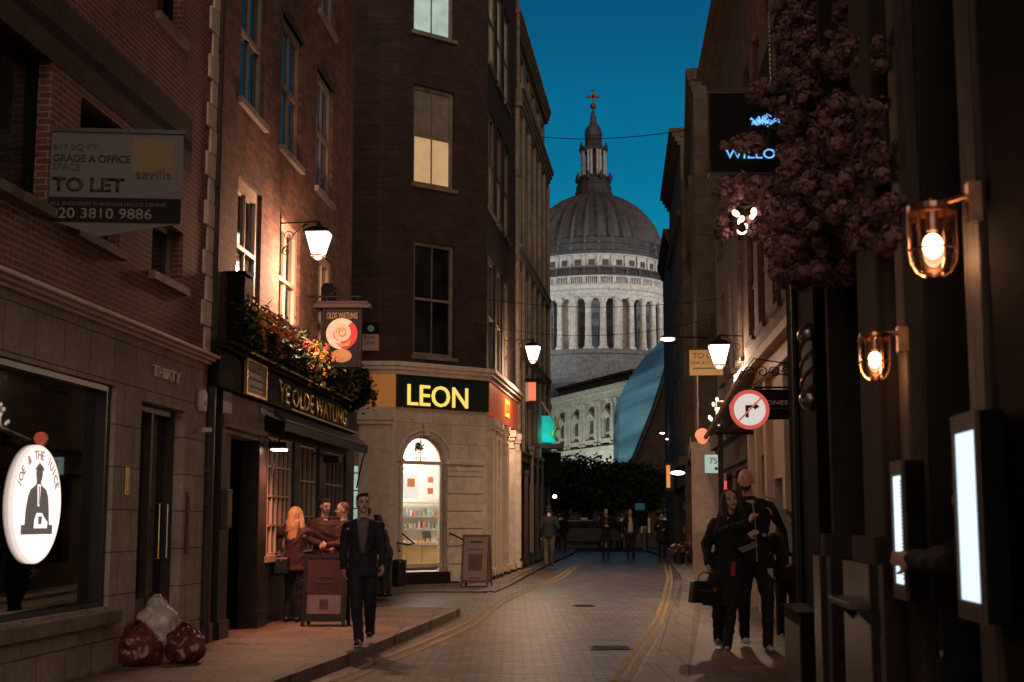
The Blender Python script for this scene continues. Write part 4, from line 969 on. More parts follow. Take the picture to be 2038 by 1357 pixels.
# planter with plants and a bin by the doorway
pp = onz(762, 1196, .12)
t_ = thing('planter', 'tall dark square planter at the end of the pub pavement', 'planter', (-2.72, 29.0 - .9, .10), radians(8))
Y_ = 28.1; hpl = .78; wp = .29
part('box', MB().rings([[(s1 * q, s2 * q, z_) for s1, s2 in ((-1, -1), (1, -1), (1, 1), (-1, 1))] for q, z_ in ((wp * .9, 0), (wp, hpl), (wp - .03, hpl), (wp - .03, hpl - .05))]), 'dark_wood', t_, bevel=.01)
mb = MB()
def plf(): 
    v = Vector((random.gauss(0, .14), random.gauss(0, .14), .80 + abs(random.gauss(0, .12)))); return v, 1
foliage(mb, 420, plf, .05); part('plant', mb, 'leaf_dark', t_)
t_ = single('litter_bin', MB().lathe([(.15, 0), (.17, .02), (.17, .5), (.19, .52), (.17, .58), (.08, .6)], n=16), 'black_paint', 'short round black bin beside the restaurant doorstep', 'bin', (at(793, 1140, 32.2).x, 32.3, hill(32.3) + .03), 0)

# ================================================================ LEFT 4/5: stone buildings towards the cathedral
def XC(Y): return -4.613 + .114 * Y
F4 = Frame((XC(52.5), 52.5), (XC(41.52), 41.52), .2)
b4 = thing('stone_building', 'tall pilastered stone building past the corner restaurant, with a heavy roof cornice', 'building', F4.o, F4.rot)
H4 = at(1097, 222, 52.5).z - .2; HM = at(1103, 338, 52.5).z - .2
cols4 = 6; st = F4.len / cols4
holes = [(st * i + .38, st * (i + 1) - .38, z_, z_ + 2.2) for z_ in (3.9, 7.0, 10.1) for i in range(cols4)]
h5 = [(st * i + .5, st * (i + 1) - .5, HM + .45, H4 - .75) for i in range(cols4)]
mb = MB(); holes_wall(mb, 0, F4.len, 3.2, HM, holes, .25); holes_wall(mb, 0, F4.len, HM, H4, h5, .15, y=-.1); body(mb, 0, F4.len, 0, H4, 10, -.28); mb.box(-.0, .003, -.28, -.1, 3.2, H4); part('wall', mb, 'portland', b4)
for k, h_ in enumerate(holes + h5):
    window(b4, *h_, pane='win_green' if k in (0, 1, 6, 7) else ('win_dim' if k % 4 == 1 else 'window_dark'), frame='old_trim', y=-.2, nz=1, fw=.05, sill=False)
mb = MB()
for i in range(cols4 + 1): mb.box(max(0, st * i - .17), st * i + .17, 0, .10, 3.4, HM - .7)
for z_ in (3.2, 6.4, 9.5): mb.box(0, F4.len, 0, .12, z_, z_ + .24); mb.box(0, F4.len, 0, .16, z_ + .24, z_ + .32)
part('pilasters', mb, 'portland', b4, bevel=.02)
mb = MB(); cornice(mb, -.05, F4.len, HM - .7, .6, .26, 4); cornice(mb, -.05, F4.len, H4 - .5, .5, .16, 4, back=-.2); part('cornice', mb, 'portland', b4)
mb = MB(); holes_wall(mb, 0, F4.len, -.2, 3.2, [(2.6, 5.8, .4, 2.7), (6.8, 10.4, .4, 2.7)], .2); mb.box(0, F4.len, 0, .12, 2.75, 3.15)
for a in (.1, 2.3, 6.2, 10.5): mb.box(a, a + .25, 0, .1, 0, 2.7)
part('shopfront', mb, 'dark_green', b4); part('shop_window', MB().box(2.6, 10.4, -.16, -.15, .4, 2.7), 'window_pub', b4)
dp = MB().tube([(0, 0, 0), (0, 0, 15)], .06, 8)
for i in range(6): dp.box(-.09, .09, -.06, .08, 1 + i * 2.6, 1.15 + i * 2.6)
dp.box(-.14, .14, -.06, .14, 11.0, 11.4)
single('drainpipe', dp, 'old_trim', 'pale drainpipe with a hopper at the edge of the corner building', 'drainpipe', F4.pt(F4.len + .1, .08, 3.1), F4.rot)
# lantern 2
wall_lantern('glowing lantern on a plain bracket beyond the corner restaurant', FC, FC.u(1004), FC.z(1004, 690) - .0, .80, 520, 1.0)
# shop signs and lights between the lantern and the teal shop
def proj_sign(name, label, cat, px, py, Y, w, h, m_, txt=None, tm='sign_white', th=.05, rot=pi, fr='iron', tw=None):
    c = at(px, py, Y); t = thing(name, label, cat, c, rot)
    part('board', MB().box(-w / 2, w / 2, -th / 2, th / 2, -h / 2, h / 2), m_, t, bevel=.005)
    part('bracket', MB().tube([(-w / 2, 0, h / 2 + .04), (w / 2 + .35, 0, h / 2 + .04)], .014, 6), fr, t)
    if txt: text(txt, 0, th / 2 + .002, 0, h * .42, tm, t, w=tw or w * .8, ext=.004)
    return t
t_ = thing('shop_canopy', 'small dark canopy box over a red and white shop sign beyond the restaurant', 'canopy', at(1055, 765, 43.5), pi)
part('canopy', MB().box(-.38, .5, -.3, .3, .05, .17), 'black_matt', t_); part('white_panel', MB().box(.05, .5, -.2, .2, -.55, .05), 'sign_white', t_); part('red_panel', MB().box(-.18, .05, -.21, .21, -.5, .05), 'coral', t_, label='red side panel')
t_ = thing('flagpole', 'white flagpole slanting out from the shops on the left', 'flagpole', at(1078, 800, 46), 0); v0 = at(1078, 796, 46); v1 = at(1112, 848, 45.4)
part('pole', MB().tube([(0, 0, 0), tuple(v1 - v0)], .03), 'sign_white', t_); part('finial', MB().ell(tuple(v1 - v0), (.05, .05, .05)), 'brass', t_)
t_ = thing('lit_shop_sign', 'teal glowing shop sign with a golden figure on the far left shops', 'sign', at(1088, 853, 49), pi)
part('box', MB().box(-.34, .42, -.2, .2, -.5, .45), 'teal_light', t_, bevel=.03); part('golden_figure', MB().tube([(-.28, .24, .42), (-.36, .24, .1), (-.2, .24, -.2), (-.38, .24, -.45)], [.03, .08, .09, .05], 8), 'gold_paint', t_, smooth=True)
part('white_panel', MB().prism([(.42, .3), (.62, -.1), (.5, -.35), (.36, -.4)], .18, .24), 'white_lit', t_); part('ledge', MB().box(-.6, .2, -.3, .35, -.72, -.55), 'oxblood', t_)
l = bpy.data.lights.new('teal_glow', 'POINT'); l.energy = 12; l.color = (0, .9, .8); l.shadow_soft_size = .3; lo = bpy.data.objects.new('teal_glow', l); COL.objects.link(lo); lo.parent = t_; lo.location = (0, .6, -.2)
proj_sign('hanging_shop_sign', 'dark olive hanging sign below the teal lit sign', 'sign', 1096, 925, 50, .75, .9, 'leaf_dark', fr='dark_wood')
proj_sign('hanging_shop_sign', 'small round-cornered amber sign beside the teal glow', 'sign', 1064, 832, 47.5, .15, .3, 'flower_yellow')
for i, (px, h_, c_, lab) in enumerate(((1047, 3.2, 'oxblood', 'dark red shop pilaster post nearest the corner restaurant'), (1058, 4.2, 'poster_brown', 'brown shop post between the red posts'), (1069, 4.4, 'oxblood', 'dark red shop post beside the green one'), (1078, 3.9, 'dark_green', 'green post at the edge of the teal lit shop'))):
    Yp = 43 + i * 1.9; x_ = at(px, HOR, Yp).x; t_ = thing('shop_post', lab, 'post', (x_, Yp, hill(Yp) + .08), 0, 'posts of the left shopfronts')
    part('shaft', MB().box(-.07, .07, -.07, .07, .3, h_ * .85), c_, t_, bevel=.01); part('base', MB().box(-.1, .1, -.1, .1, 0, .3), 'black_paint', t_); part('capital', MB().box(-.11, .11, -.11, .11, h_ * .85, h_ * .85 + .15), c_, t_, bevel=.02)
# ================================================================ THE CATHEDRAL
YC = 350.0; cx0 = at(1187, HOR, YC).x; SPX = FPX / YC
def cz(py): return at(1187, py, YC).z
def cr(px): return px / SPX
cath = thing('cathedral', 'floodlit domed stone cathedral with lantern and cross rising beyond the end of the street', 'cathedral', (cx0, YC, 0), 0)
def ell_r(py, R=135, y0=524, h=137): 
    t = (y0 - py) / h; return R * sqrt(max(0, 1 - t * t))
# ribbed dome
nr = 32; seg = nr * 6; rings = []
for py in [524, 515, 503, 490, 475, 460, 445, 430, 416, 404, 396, 390]:
    r = cr(ell_r(py)); f = (524 - py) / 137
    rr = []
    for i in range(seg):
        ph = (i % 6) / 6; rib = 1.0 if ph in (0.0,) else (.45 if ph in (1 / 6, 5 / 6) else -.35 * sin(pi * (ph)))
        a = 2 * pi * i / seg; q = r + rib * (r / cr(135)) * 1.0; rr.append((q * cos(a), q * sin(a), cz(py)))
    rings.append(rr)
part('dome', MB().rings(rings), 'lead_roof', cath, smooth=False)
def clathe(name, prof, m_, n=64, **k): return part(name, MB().lathe([(cr(r), cz(y)) for r, y in prof], n=n), m_, cath, **k)
clathe('dome_base', [(143, 530), (143, 524), (140, 522), (140, 517), (142, 516), (142, 511), (138, 509), (138, 504), (139, 503), (139, 499), (130, 497)], 'cath_dark')
clathe('attic', [(138, 575), (138, 533), (141, 532), (141, 529), (130, 528)], 'cathedral_stone')
mb = MB(); R_ = cr(138)
wn = MB()
for i in range(32):
    a = 2 * pi * (i + .5) / 32
    for da, w_ in ((0, 1.1),): 
        c, s = cos(a), sin(a); hw_ = .95
        def P(u, r, z): return (c * r - s * u, s * r + c * u, z)
        z0_, z1_ = cz(552), cz(541)
        wn.add([P(-hw_ * .8, R_ + .05, z0_), P(hw_ * .8, R_ + .05, z0_), P(hw_ * .8, R_ + .05, z1_), P(-hw_ * .8, R_ + .05, z1_), P(-hw_ * .8, R_ - .3, z0_), P(hw_ * .8, R_ - .3, z0_), P(hw_ * .8, R_ - .3, z1_), P(-hw_ * .8, R_ - .3, z1_)], [(0, 1, 2, 3), (4, 5, 6, 7), (0, 1, 5, 4), (2, 3, 7, 6)])
        mb.add([P(-.0 + 1.35, R_, cz(556)), P(1.9, R_, cz(556)), P(1.9, R_ + .35, cz(556)), P(1.35, R_ + .35, cz(556)), P(1.35, R_, cz(534)), P(1.9, R_, cz(534)), P(1.9, R_ + .35, cz(534)), P(1.35, R_ + .35, cz(534))], [(0, 1, 2, 3), (4, 5, 6, 7), (0, 1, 5, 4), (1, 2, 6, 5), (2, 3, 7, 6), (3, 0, 4, 7)])
part('attic_window', wn, 'cath_dark', cath, label='ring of small square attic windows'); part('attic_pilasters', mb, 'cathedral_stone', cath)
def balustrade(name, r, y0, y1, m_, n=32, railm=None):
    mb = MB(); R = cr(r); za, zb = cz(y0), cz(y1); h = zb - za
    mb.lathe([(R + .3, za), (R + .3, za + h * .16), (R - .5, za + h * .16), (R - .5, za)], n=64, cap=False); mb.lathe([(R + .35, zb - h * .16), (R + .35, zb), (R - .5, zb), (R - .5, zb - h * .16)], n=64, cap=False)
    for i in range(n):
        a = 2 * pi * i / n
        for k in range(0, 8):
            b = a + 2 * pi / n * k / 8; w_ = .55 if k == 0 else .16
            mb.lathe([(w_, za + h * .16), (w_ * 1.15, za + h * .4), (w_ * .8, za + h * .7), (w_, zb - h * .16)], (R * cos(b), R * sin(b), 0), 4, a0=b + pi / 4, cap=False)
    return part(name, mb, m_, cath)
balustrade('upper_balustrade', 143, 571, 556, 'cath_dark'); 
clathe('gallery_floor', [(138, 573), (147, 573), (147, 571), (138, 571)], 'cath_dark')
balustrade('stone_balustrade', 148, 590, 573, 'cathedral_stone')
clathe('entablature', [(133, 616), (146, 616), (146, 608), (148, 607), (148, 600), (152, 598), (154, 592), (154, 590), (138, 590)], 'cathedral_stone')
mb = MB()
for i in range(150):
    a = 2 * pi * i / 150; mb.lathe([(.28, cz(600)), (.28, cz(597))], (cr(150) * cos(a), cr(150) * sin(a), 0), 4, a0=a + pi / 4)
part('dentils', mb, 'cathedral_stone', cath)
clathe('drum_wall', [(123, 712), (123, 612)], 'shaded_drum_stone'); clathe('drum_base', [(150, 775), (150, 722), (153, 720), (153, 712), (120, 711)], 'shaded_drum_stone')
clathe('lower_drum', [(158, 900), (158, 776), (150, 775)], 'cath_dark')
mbn = MB()
for i in range(32):
    a = 2 * pi * (i + .25) / 32; c = part('column', MB().lathe([(1.25, cz(712)), (1.25, cz(708)), (.92, cz(706)), (.82, cz(690)), (.74, cz(630)), (.74, cz(625)), (1.25, cz(617)), (1.3, cz(615))], (cr(144) * cos(a), cr(144) * sin(a), 0), 10), 'cathedral_stone', cath, smooth=False)
    a2 = a + pi / 32; cc, ss = cos(a2), sin(a2)
    def P(u, r, z): return (cc * r - ss * u, ss * r + cc * u, z)
    if i % 4 == 1:      # filled niche bay
        w_ = 1.9; r0, r1 = cr(122), cr(133)
        mbn.add([P(-w_, r1, cz(710)), P(w_, r1, cz(710)), P(w_, r1, cz(616)), P(-w_, r1, cz(616)), P(-w_, r0, cz(710)), P(w_, r0, cz(710)), P(w_, r0, cz(616)), P(-w_, r0, cz(616))], [(0, 1, 2, 3), (0, 3, 7, 4), (1, 2, 6, 5)])
    else:
        w_ = .8; r1 = cr(123) + .1
        wn = MB().add([P(-w_, r1, cz(705)), P(w_, r1, cz(705)), P(w_, r1, cz(665)), P(-w_, r1, cz(665))], [(0, 1, 2, 3)]); wn.add([P(-w_ * .9, r1, cz(652)), P(w_ * .9, r1, cz(652)), P(w_ * .9, r1, cz(640)), P(-w_ * .9, r1, cz(640))], [(0, 1, 2, 3)])
        if i > 14: part('drum_window', wn, 'cath_dark', cath)
part('niche_wall', mbn, 'cathedral_stone', cath)
# lantern, ball, cross
clathe('lantern_base', [(38, 395), (38, 384), (36, 383), (36, 372), (33, 371), (33, 366), (30, 365), (28, 357), (30, 356), (28, 352)], 'cath_dark', n=16)
clathe('lantern_core', [(16, 358), (16, 300)], 'cath_dark', n=12)
mb = MB()
for i in range(8):
    a = 2 * pi * i / 8 + pi / 8
    for d_ in (-.13, .13): mb.lathe([(cr(3.4), cz(356)), (cr(3), cz(352)), (cr(2.6), cz(308)), (cr(3.6), cz(302))], (cr(24) * cos(a + d_), cr(24) * sin(a + d_), 0), 8)
part('lantern_columns', mb, 'cathedral_stone', cath)
clathe('lantern_cornice', [(27, 303), (29, 302), (30, 297), (26, 296), (18, 294), (17, 272), (18, 271)], 'cath_dark', n=16)
mb = MB()
for i in range(8):
    a = 2 * pi * i / 8 + pi / 8; mb.lathe([(.35, cz(297)), (.5, cz(293)), (.2, cz(288)), (.05, cz(284))], (cr(27) * cos(a), cr(27) * sin(a), 0), 6)
    mb.lathe([(.5, cz(362)), (.7, cz(356)), (.3, cz(350)), (.05, cz(345))], (cr(35) * cos(a), cr(35) * sin(a), 0), 6)
part('urns', mb, 'cath_dark', cath)
clathe('lantern_dome', [(18, 271), (18, 266), (16, 258), (12, 251), (7, 247), (8, 245), (6, 240), (6, 236), (7, 235), (4, 228), (4, 224), (2, 218)], 'lead_roof', n=16)
part('ball', MB().ell((0, 0, cz(211)), (cr(6.5), cr(6.5), cr(6.5))), 'old_gilt', cath, smooth=True)
t_ = MB(); w = cr(2.0); t_.box(-w, w, -w, w, cz(206), cz(178)); t_.box(-cr(12), cr(12), -w, w, cz(194.5), cz(189.5))
for q in (-1, 1): t_.ell((q * cr(11), 0, cz(192)), (w, w * 1.2, w * 2))
t_.ell((0, 0, cz(180)), (w * 2, w * 1.2, w)); part('cross', t_, 'old_gilt', cath)
# choir wall (nearer body)
pA, pB = at(1108, 800, 326), at(1262, 745, 284)
FK = Frame((pB.x, pB.y), (pA.x, pA.y), 0); TK = Matrix.Translation((-cx0, -YC, 0)) @ Matrix.Translation(FK.o) @ Matrix.Rotation(FK.rot, 4, 'Z')
LK = FK.len; zt, zb = FK.z(1235, 765), FK.z(1235, 885)
zt2 = zt; mb = MB(); mb.box(0, LK, -22, 0, 0, zt); mb.box(0, LK, 0, 1.2, 0, zb - 1.2); mb.moved(TK); part('choir_wall', mb, 'cathedral_stone', cath)
mb = MB()
nb = 5; bw_ = LK / nb
for i in range(nb + 1):
    for d_ in (-1.1, 1.1): mb.box(i * bw_ + d_ - .55, i * bw_ + d_ + .55, 0, .8, zb, zt - 2.6); mb.box(i * bw_ + d_ - .8, i * bw_ + d_ + .8, 0, 1.1, zt - 3.6, zt - 2.6); mb.box(i * bw_ + d_ - .75, i * bw_ + d_ + .75, 0, 1.05, zb, zb + .9)
mb.moved(TK); part('choir_pilasters', mb, 'cathedral_stone', cath)
mb = MB(); mb.box(-.5, LK + .5, 0, 1.0, zt - 2.6, zt - 1.2); mb.box(-.8, LK + .8, 0, 1.7, zt - 1.2, zt - .5); mb.box(-1, LK + 1, 0, 2.2, zt - .5, zt); mb.box(0, LK, 0, 1.5, zb - 1.2, zb); mb.moved(TK); part('choir_cornice', mb, 'cathedral_stone', cath)
mb = MB(); mb.box(0, LK, -.6, .2, zt + .01, zt + .9); mb.box(0, LK, -.8, .4, zt + 2.0, zt + 2.6)
for i in range(int(LK / .9)): mb.box(i * .9, i * .9 + .35, -.4, 0, zt + .9, zt + 2.0)
mb.moved(TK); part('choir_parapet', mb, 'cath_dark', cath)
for i in range(nb):
    m0 = (i + .5) * bw_; mb = MB(); zz = zb + 1.2; hh = zt - 4 - zz
    mb.box(m0 - 2.3, m0 - 1.7, 0, .6, zz, zz + hh * .68); mb.box(m0 + 1.7, m0 + 2.3, 0, .6, zz, zz + hh * .68); mb.prism([(m0 - 2.8, zz + hh * .70), (m0 + 2.8, zz + hh * .70), (m0, zz + hh * .90)], 0, .95); mb.box(m0 - 2.6, m0 + 2.6, 0, .8, zz + hh * .66, zz + hh * .70); mb.box(m0 - 2.6, m0 + 2.6, 0, .9, zz - .4, zz + .5)
    fr_ = part('choir_window', mb.moved(TK), 'cathedral_stone', cath)
    q = MB(); q.prism([(m0 - 1.2, zz + 2), (m0 + 1.2, zz + 2)] + [(m0 + 1.2 * cos(a), zz + hh * .5 + 1.2 * sin(a)) for a in [pi * j / 8 for j in range(9)]], .05, .25); q.box(m0 - 1.5, m0 + 1.5, .05, .3, zz + hh * .95, zz + hh * 1.02)
    part('pane', q.moved(TK), 'cath_dark', fr_)
part('nave_roof', MB().box(-30, 26, -14, 25, cz(900), cz(838)), 'cath_dark', cath)
# floodlights: real fittings on the ground and roofs around the cathedral
def flood(label, p, tgt, energy, size, col=(.93, .95, 1), blend=.6):
    t = thing('floodlight', label, 'floodlight', p, 0, 'cathedral floodlights'); d = (Vector(tgt) - Vector(p))
    part('housing', MB().box(-.4, .4, -.2, .2, -.3, .3).moved(d.to_track_quat('-Y', 'Z').to_matrix().to_4x4()), 'iron', t); part('yoke', MB().tube([(0, 0, -.9), (0, 0, -.3)], .06), 'iron', t)
    l = bpy.data.lights.new('floodlight_beam', 'SPOT'); l.energy = energy; l.spot_size = radians(size); l.spot_blend = blend; l.color = col; l.shadow_soft_size = .5
    lo = bpy.data.objects.new('floodlight_beam', l); COL.objects.link(lo); lo.parent = t; lo.location = d.normalized() * .6; lo.rotation_euler = d.to_track_quat('-Z', 'Y').to_euler()
ctr = (cx0, YC, cz(640))
flood('rooftop floodlight aimed at the cathedral drum from the left', (cx0 - 52, YC - 46, 44), (cx0 - 6, YC - 14, cz(640)), 98000, 46, (.88, .94, 1))
flood('rooftop floodlight aimed at the cathedral drum from the right', (cx0 + 48, YC - 50, 44), (cx0 + 5, YC - 16, cz(640)), 62000, 46, (.98, .96, .92))
flood('floodlight aimed up at the cathedral dome from the right', (cx0 + 62, YC - 62, 44), (cx0 + 2, YC - 8, cz(490)), 90000, 34, (.95, .95, 1))
mk = FK.pt(LK / 2, 0, 0)
flood('floodlight on the lawn aimed at the choir wall from the right', tuple(FK.pt(LK * .15, 18, 1.0)), tuple(FK.pt(LK * .45, 0, 20)), 30000, 110, (.88, 1, .82))
flood('floodlight on the lawn aimed at the choir wall from the left', tuple(FK.pt(LK * .85, 20, 1.0)), tuple(FK.pt(LK * .6, 0, 20)), 17000, 110, (.88, 1, .82))

# ================================================================ curved glass building at the end of the street
YG = 118
gb = thing('glass_building', 'modern building with a leaning curved blue glass end wall at the end of the street', 'building', (at(1290, HOR, YG).x, YG, 0), 0)
lft = lerp_curve([(664, 1328), (672, 1322), (708, 1284), (750, 1254), (785, 1236), (800, 1234), (860, 1232), (925, 1231)])
rgt = lerp_curve([(664, 1329), (690, 1330), (720, 1327), (750, 1319), (785, 1308), (820, 1296), (860, 1280), (903, 1263), (925, 1253)])
g0 = at(1290, HOR, YG).x; rings = []
for py in frange(664, 925, 26):
    a, b = at(lft(py), py, YG), at(rgt(py), py, YG); m_ = (py - 664) / 261; bul = 1.2 * sin(pi * m_)
    rings.append([(a.x - g0, 0, a.z), ((a.x + b.x) / 2 - g0, -bul * .5 - .4, a.z), (b.x - g0, -bul * .3, a.z), (b.x - g0 + .3, 9, a.z), (a.x - g0 + .2, 9, a.z)])
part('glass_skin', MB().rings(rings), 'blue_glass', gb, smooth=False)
mb = MB()
for k, py in enumerate(frange(700, 910, 3)):
    a, b = at(lft(py), py, YG), at(rgt(py), py, YG); m_ = (py - 664) / 261; bul = 1.2 * sin(pi * m_)
    mb.tube([(a.x - g0 - .02, -.05, a.z), ((a.x + b.x) / 2 - g0, -bul * .5 - .47, a.z), (b.x - g0, -bul * .3 - .06, a.z)], .035, 5)

mb = MB(); edge_ = []
for py in frange(664, 925, 20): b = at(rgt(py), py, YG); edge_.append((b.x - g0 + .1, -.5, b.z))
mb.tube(edge_, .22, 6); part('edge_rim', mb, 'iron', gb)
x1 = at(1345, HOR, YG).x - g0; z1 = at(1300, 900, YG).z
outl = []
for py in frange(700, 925, 12): b = at(rgt(py), py, YG); outl.append((b.x - g0 + .35, b.z))
mb = MB().prism(outl + [(outl[-1][0], 0), (x1 + 6, 0), (x1 + 6, outl[0][1])], .6, 9); part('side_wall', mb, 'dark_brick', gb)
part('street_wall', MB().box(at(1232, HOR, YG).x - g0, x1 + 6, 1.0, 9, 0, at(1300, 925, YG).z + .5), 'black_matt', gb)
for k in range(4):
    part('lit_window', MB().box(-1.2 + k * 1.5, -.2 + k * 1.5, .93, .99, .6, 2.6), 'dark_teal_glass' if k % 2 else 'win_dim', gb)

# ================================================================ trees at the end of the street, cross street clutter
def tree(label, x, y, h, r, trunk_h, seed, n=5200, group='trees before the cathedral'):
    random.seed(seed); t = thing('tree', label, 'tree', (x, y, hill(y)), 0, group)
    mb = MB(); mb.tube([(0, 0, 0), (.1, 0, trunk_h * .6), (.0, .1, trunk_h + .6)], [.24, .18, .12], 9); tips = []
    for i in range(9):
        a = i * 2.4; e_ = (r * .65 * cos(a), r * .65 * sin(a), trunk_h + (h - trunk_h) * random.uniform(.2, .85)); mb.tube([(0, 0, trunk_h * .9), (e_[0] * .4, e_[1] * .4, trunk_h + .3 * (e_[2] - trunk_h)), e_], [.1, .06, .02], 6); tips.append(e_)
    part('trunk', mb, 'bark', t)
    cl = [(random.gauss(0, r * .42), random.gauss(0, r * .42), trunk_h + (h - trunk_h) * random.uniform(.02, .95)) for _ in range(34)] + tips
    def fn():
        c = random.choice(cl); return (c[0] + random.gauss(0, r * .15), c[1] + random.gauss(0, r * .15), c[2] + random.gauss(0, r * .13)), 1
    mb = MB(); foliage(mb, n, fn, .16); part('crown', mb, 'leaf_dark', t); random.seed(seed + 9); return t
tx_ = at(1125, HOR, 82).x
tree('dark street tree nearest the teal shop at the end of the street', tx_, 82, at(1, 935, 82).z, 2.6, 2.3, 3)
tree('middle dark tree in front of the cathedral choir wall', at(1172, HOR, 86).x, 86, at(1, 932, 86).z, 2.6, 2.4, 4)
tree('dark tree beside the foot of the curved glass building', at(1222, HOR, 84).x, 84, at(1, 938, 84).z, 2.3, 2.3, 5)
tree('dark tree partly behind the glass building foot', at(1268, HOR, 96).x, 96, at(1, 940, 96).z, 2.6, 2.6, 6)
cw = thing('boundary_wall', 'low dark wall and shopfront across the end of the street', 'wall', (6, 104, 0), 0)
part('wall', MB().box(-16, 14, 0, .5, 0, at(1, 955, 104).z), 'dark_brick', cw)
for k in range(8): part('lit_window', MB().box(-4 + k * 1.5, -3.2 + k * 1.5, -.06, -.01, .8, 1.9), 'win_dim' if k % 3 else 'win_green', cw)
# parked car at the far side of the junction
def car(label, x, y, rz):
    t = thing('parked_car', label, 'car', (x, y, hill(y)), rz)
    prof = [(-2.1, .35), (-2.1, .75), (-1.9, .92), (-1.25, 1.0), (-.75, 1.42), (.75, 1.45), (1.35, 1.02), (1.95, .92), (2.12, .7), (2.12, .35)]
    part('body', MB().prism(prof, -.85, .85), 'car_paint', t, bevel=.06)
    b_ = part('side_window', MB().prism([(-1.1, 1.02), (-.7, 1.36), (.7, 1.38), (1.15, 1.04)], -.86, -.852), 'window_dark', t)
    for sx_ in (-1.3, 1.3):
        for sy_ in (-.78, .78):
            w_ = part('wheel', MB().prism([(sx_ + .33 * cos(a), .33 + .33 * sin(a)) for a in [2 * pi * i / 18 for i in range(18)]], sy_ - .1, sy_ + .1), 'tyre', t)
            part('rim', MB().prism([(sx_ + .2 * cos(a), .33 + .2 * sin(a)) for a in [2 * pi * i / 14 for i in range(14)]], sy_ - .11, sy_ + .11), 'steel', w_)
    part('headlight', MB().box(-2.12, -2.05, -.7, -.4, .62, .75), 'sign_white', t); part('headlight', MB().box(-2.12, -2.05, .4, .7, .62, .75), 'sign_white', t)
    return t
car('dark car parked across the end of the street under the trees', at(1150, HOR, 67).x, 67.5, .0)
# small far lights and street clutter
for i, (px, py, Y, c_, lab) in enumerate(((1104, 988, 70, 'led_cool', 'tiny white bollard light at the far left of the junction'),)):
    t_ = thing('post_light', lab, 'light', (at(px, py, Y).x, Y, hill(Y)), 0); zz = at(px, py, Y).z - hill(Y)
    part('pole', MB().tube([(0, 0, 0), (0, 0, zz)], .04), 'iron', t_); part('lamp', MB().ell((0, 0, zz), (.1, .1, .1)), c_, t_, smooth=True)
t_ = thing('bus_stop_sign', 'green lit panel sign behind the man in the white shirt', 'sign', (at(1270, HOR, 72).x, 72, hill(72)), 0)
part('panel', MB().box(-.5, .5, -.05, .05, 1.1, 2.3), 'sign_black', t_); part('white_panel', MB().box(-.15, .35, -.06, -.051, 1.95, 2.3), 'dark_teal_glass', t_); part('leg', MB().box(-.5, -.42, -.04, .04, 0, 1.1), 'iron', t_); part('leg', MB().box(.42, .5, -.04, .04, 0, 1.1), 'iron', t_)
for px, lab in ((1282, 'pale bollard right of the man in the white shirt'), (1118, 'pale bollard at the far left kerb')):
    Y = 64; c_ = at(px, HOR, Y); single('bollard', MB().lathe([(.10, 0), (.09, .1), (.08, .95), (.10, 1.0), (.05, 1.1)], n=12), 'grey_paint', lab, 'bollard', (c_.x, Y, hill(Y)), 0, group='bollards at the junction', smooth=True)
# wires over the street
def wire(label, p0, p1, sag, r=.012):
    p0 = Vector(p0); p1 = Vector(p1); c = (p0 + p1) / 2
    single('wire', MB().tube([tuple(p0 + (p1 - p0) * t - Vector((0, 0, sag * 4 * t * (1 - t))) - c) for t in [i / 14 for i in range(15)]], r, 5), 'black_matt', label, 'wire', tuple(c), 0, group='wires strung across the street')
wire('high thin wire crossing the sky beside the cathedral lantern', at(1085, 273, 52), at(1372, 258, 38), .15, .014)
wire('thin wire crossing in front of the cathedral entablature', at(925, 588, 34.5), at(1450, 592, 29), .25, .007)
wire('thin wire crossing in front of the cathedral columns', at(935, 640, 34.6), at(1420, 632, 33), .4, .007)

# ================================================================ RIGHT, nearest: bar front with posts, lamps and stone columns
F6 = Frame((1.4 + .086 * 3, 3.0), (1.4 + .086 * 12.2, 12.2), 0.09)
L6 = F6.len
r1 = thing('bar_building', 'dark bar building on the near right with stone columns and weathered timber posts', 'building', F6.o, F6.rot)
def ru(px, n=0): return F6.u(px, HOR, n)
mb = MB(); mb.box(.6, L6, -6, -1.0, -.1, 14); mb.box(.6, L6, -1.0, -.0, 5.2, 14); mb.box(L6 - .2, L6, -1.0, -.0, -.1, 5.2); mb.box(.6, ru(1990), -1.0, -.04, -.1, 5.2); mb.box(ru(1795), ru(1700), -1.0, -.35, -.1, 5.2)
part('wall', mb, 'bar_black', r1)
# recessed glazing between the posts
mb = MB(); u0, u1 = ru(1985), ru(1800)
mb.box(ru(1990), ru(1790), -.92, -.90, 0, 5.19); part('dark_glazing', mb, 'window_dark', r1)
mb = MB(); mb.box(ru(1985), ru(1930), -.89, -.06, 0, 5.19); mb.box(ru(1830), ru(1797), -.89, -.06, 0, 5.19)
for px in (1912, 1870, 1842): mb.box(ru(px) - .02, ru(px) + .02, -.89, -.85, .75, 5.19)
part('glazing_bars', mb, 'black_paint', r1)
def postbox(mb, px0, px1, n0, n1, z0, z1, mi=0): mb.box(ru(px0, n1), ru(px1, n1), n0, n1, z0, z1, mi)
# timber posts (near one px 1935-1985, far one 1792-1830)
def wpost(pxl, w, prot, lab=None):
    # left visible edge = far street corner at protrusion
    uf = F6.uz(pxl, 900, prot)[0]; return MB().box(uf - w, uf, -.055, prot, -.1, 6.5)
pn = wpost(1934, .26, .045); part('post', pn, 'wood_post', r1, bevel=.012); pf = wpost(1793, .22, .045); part('post', pf, 'wood_post', r1, bevel=.012)
part('post', MB().box(.6, ru(2010), -.3, .03, -.1, 6.5), 'bar_black', r1)
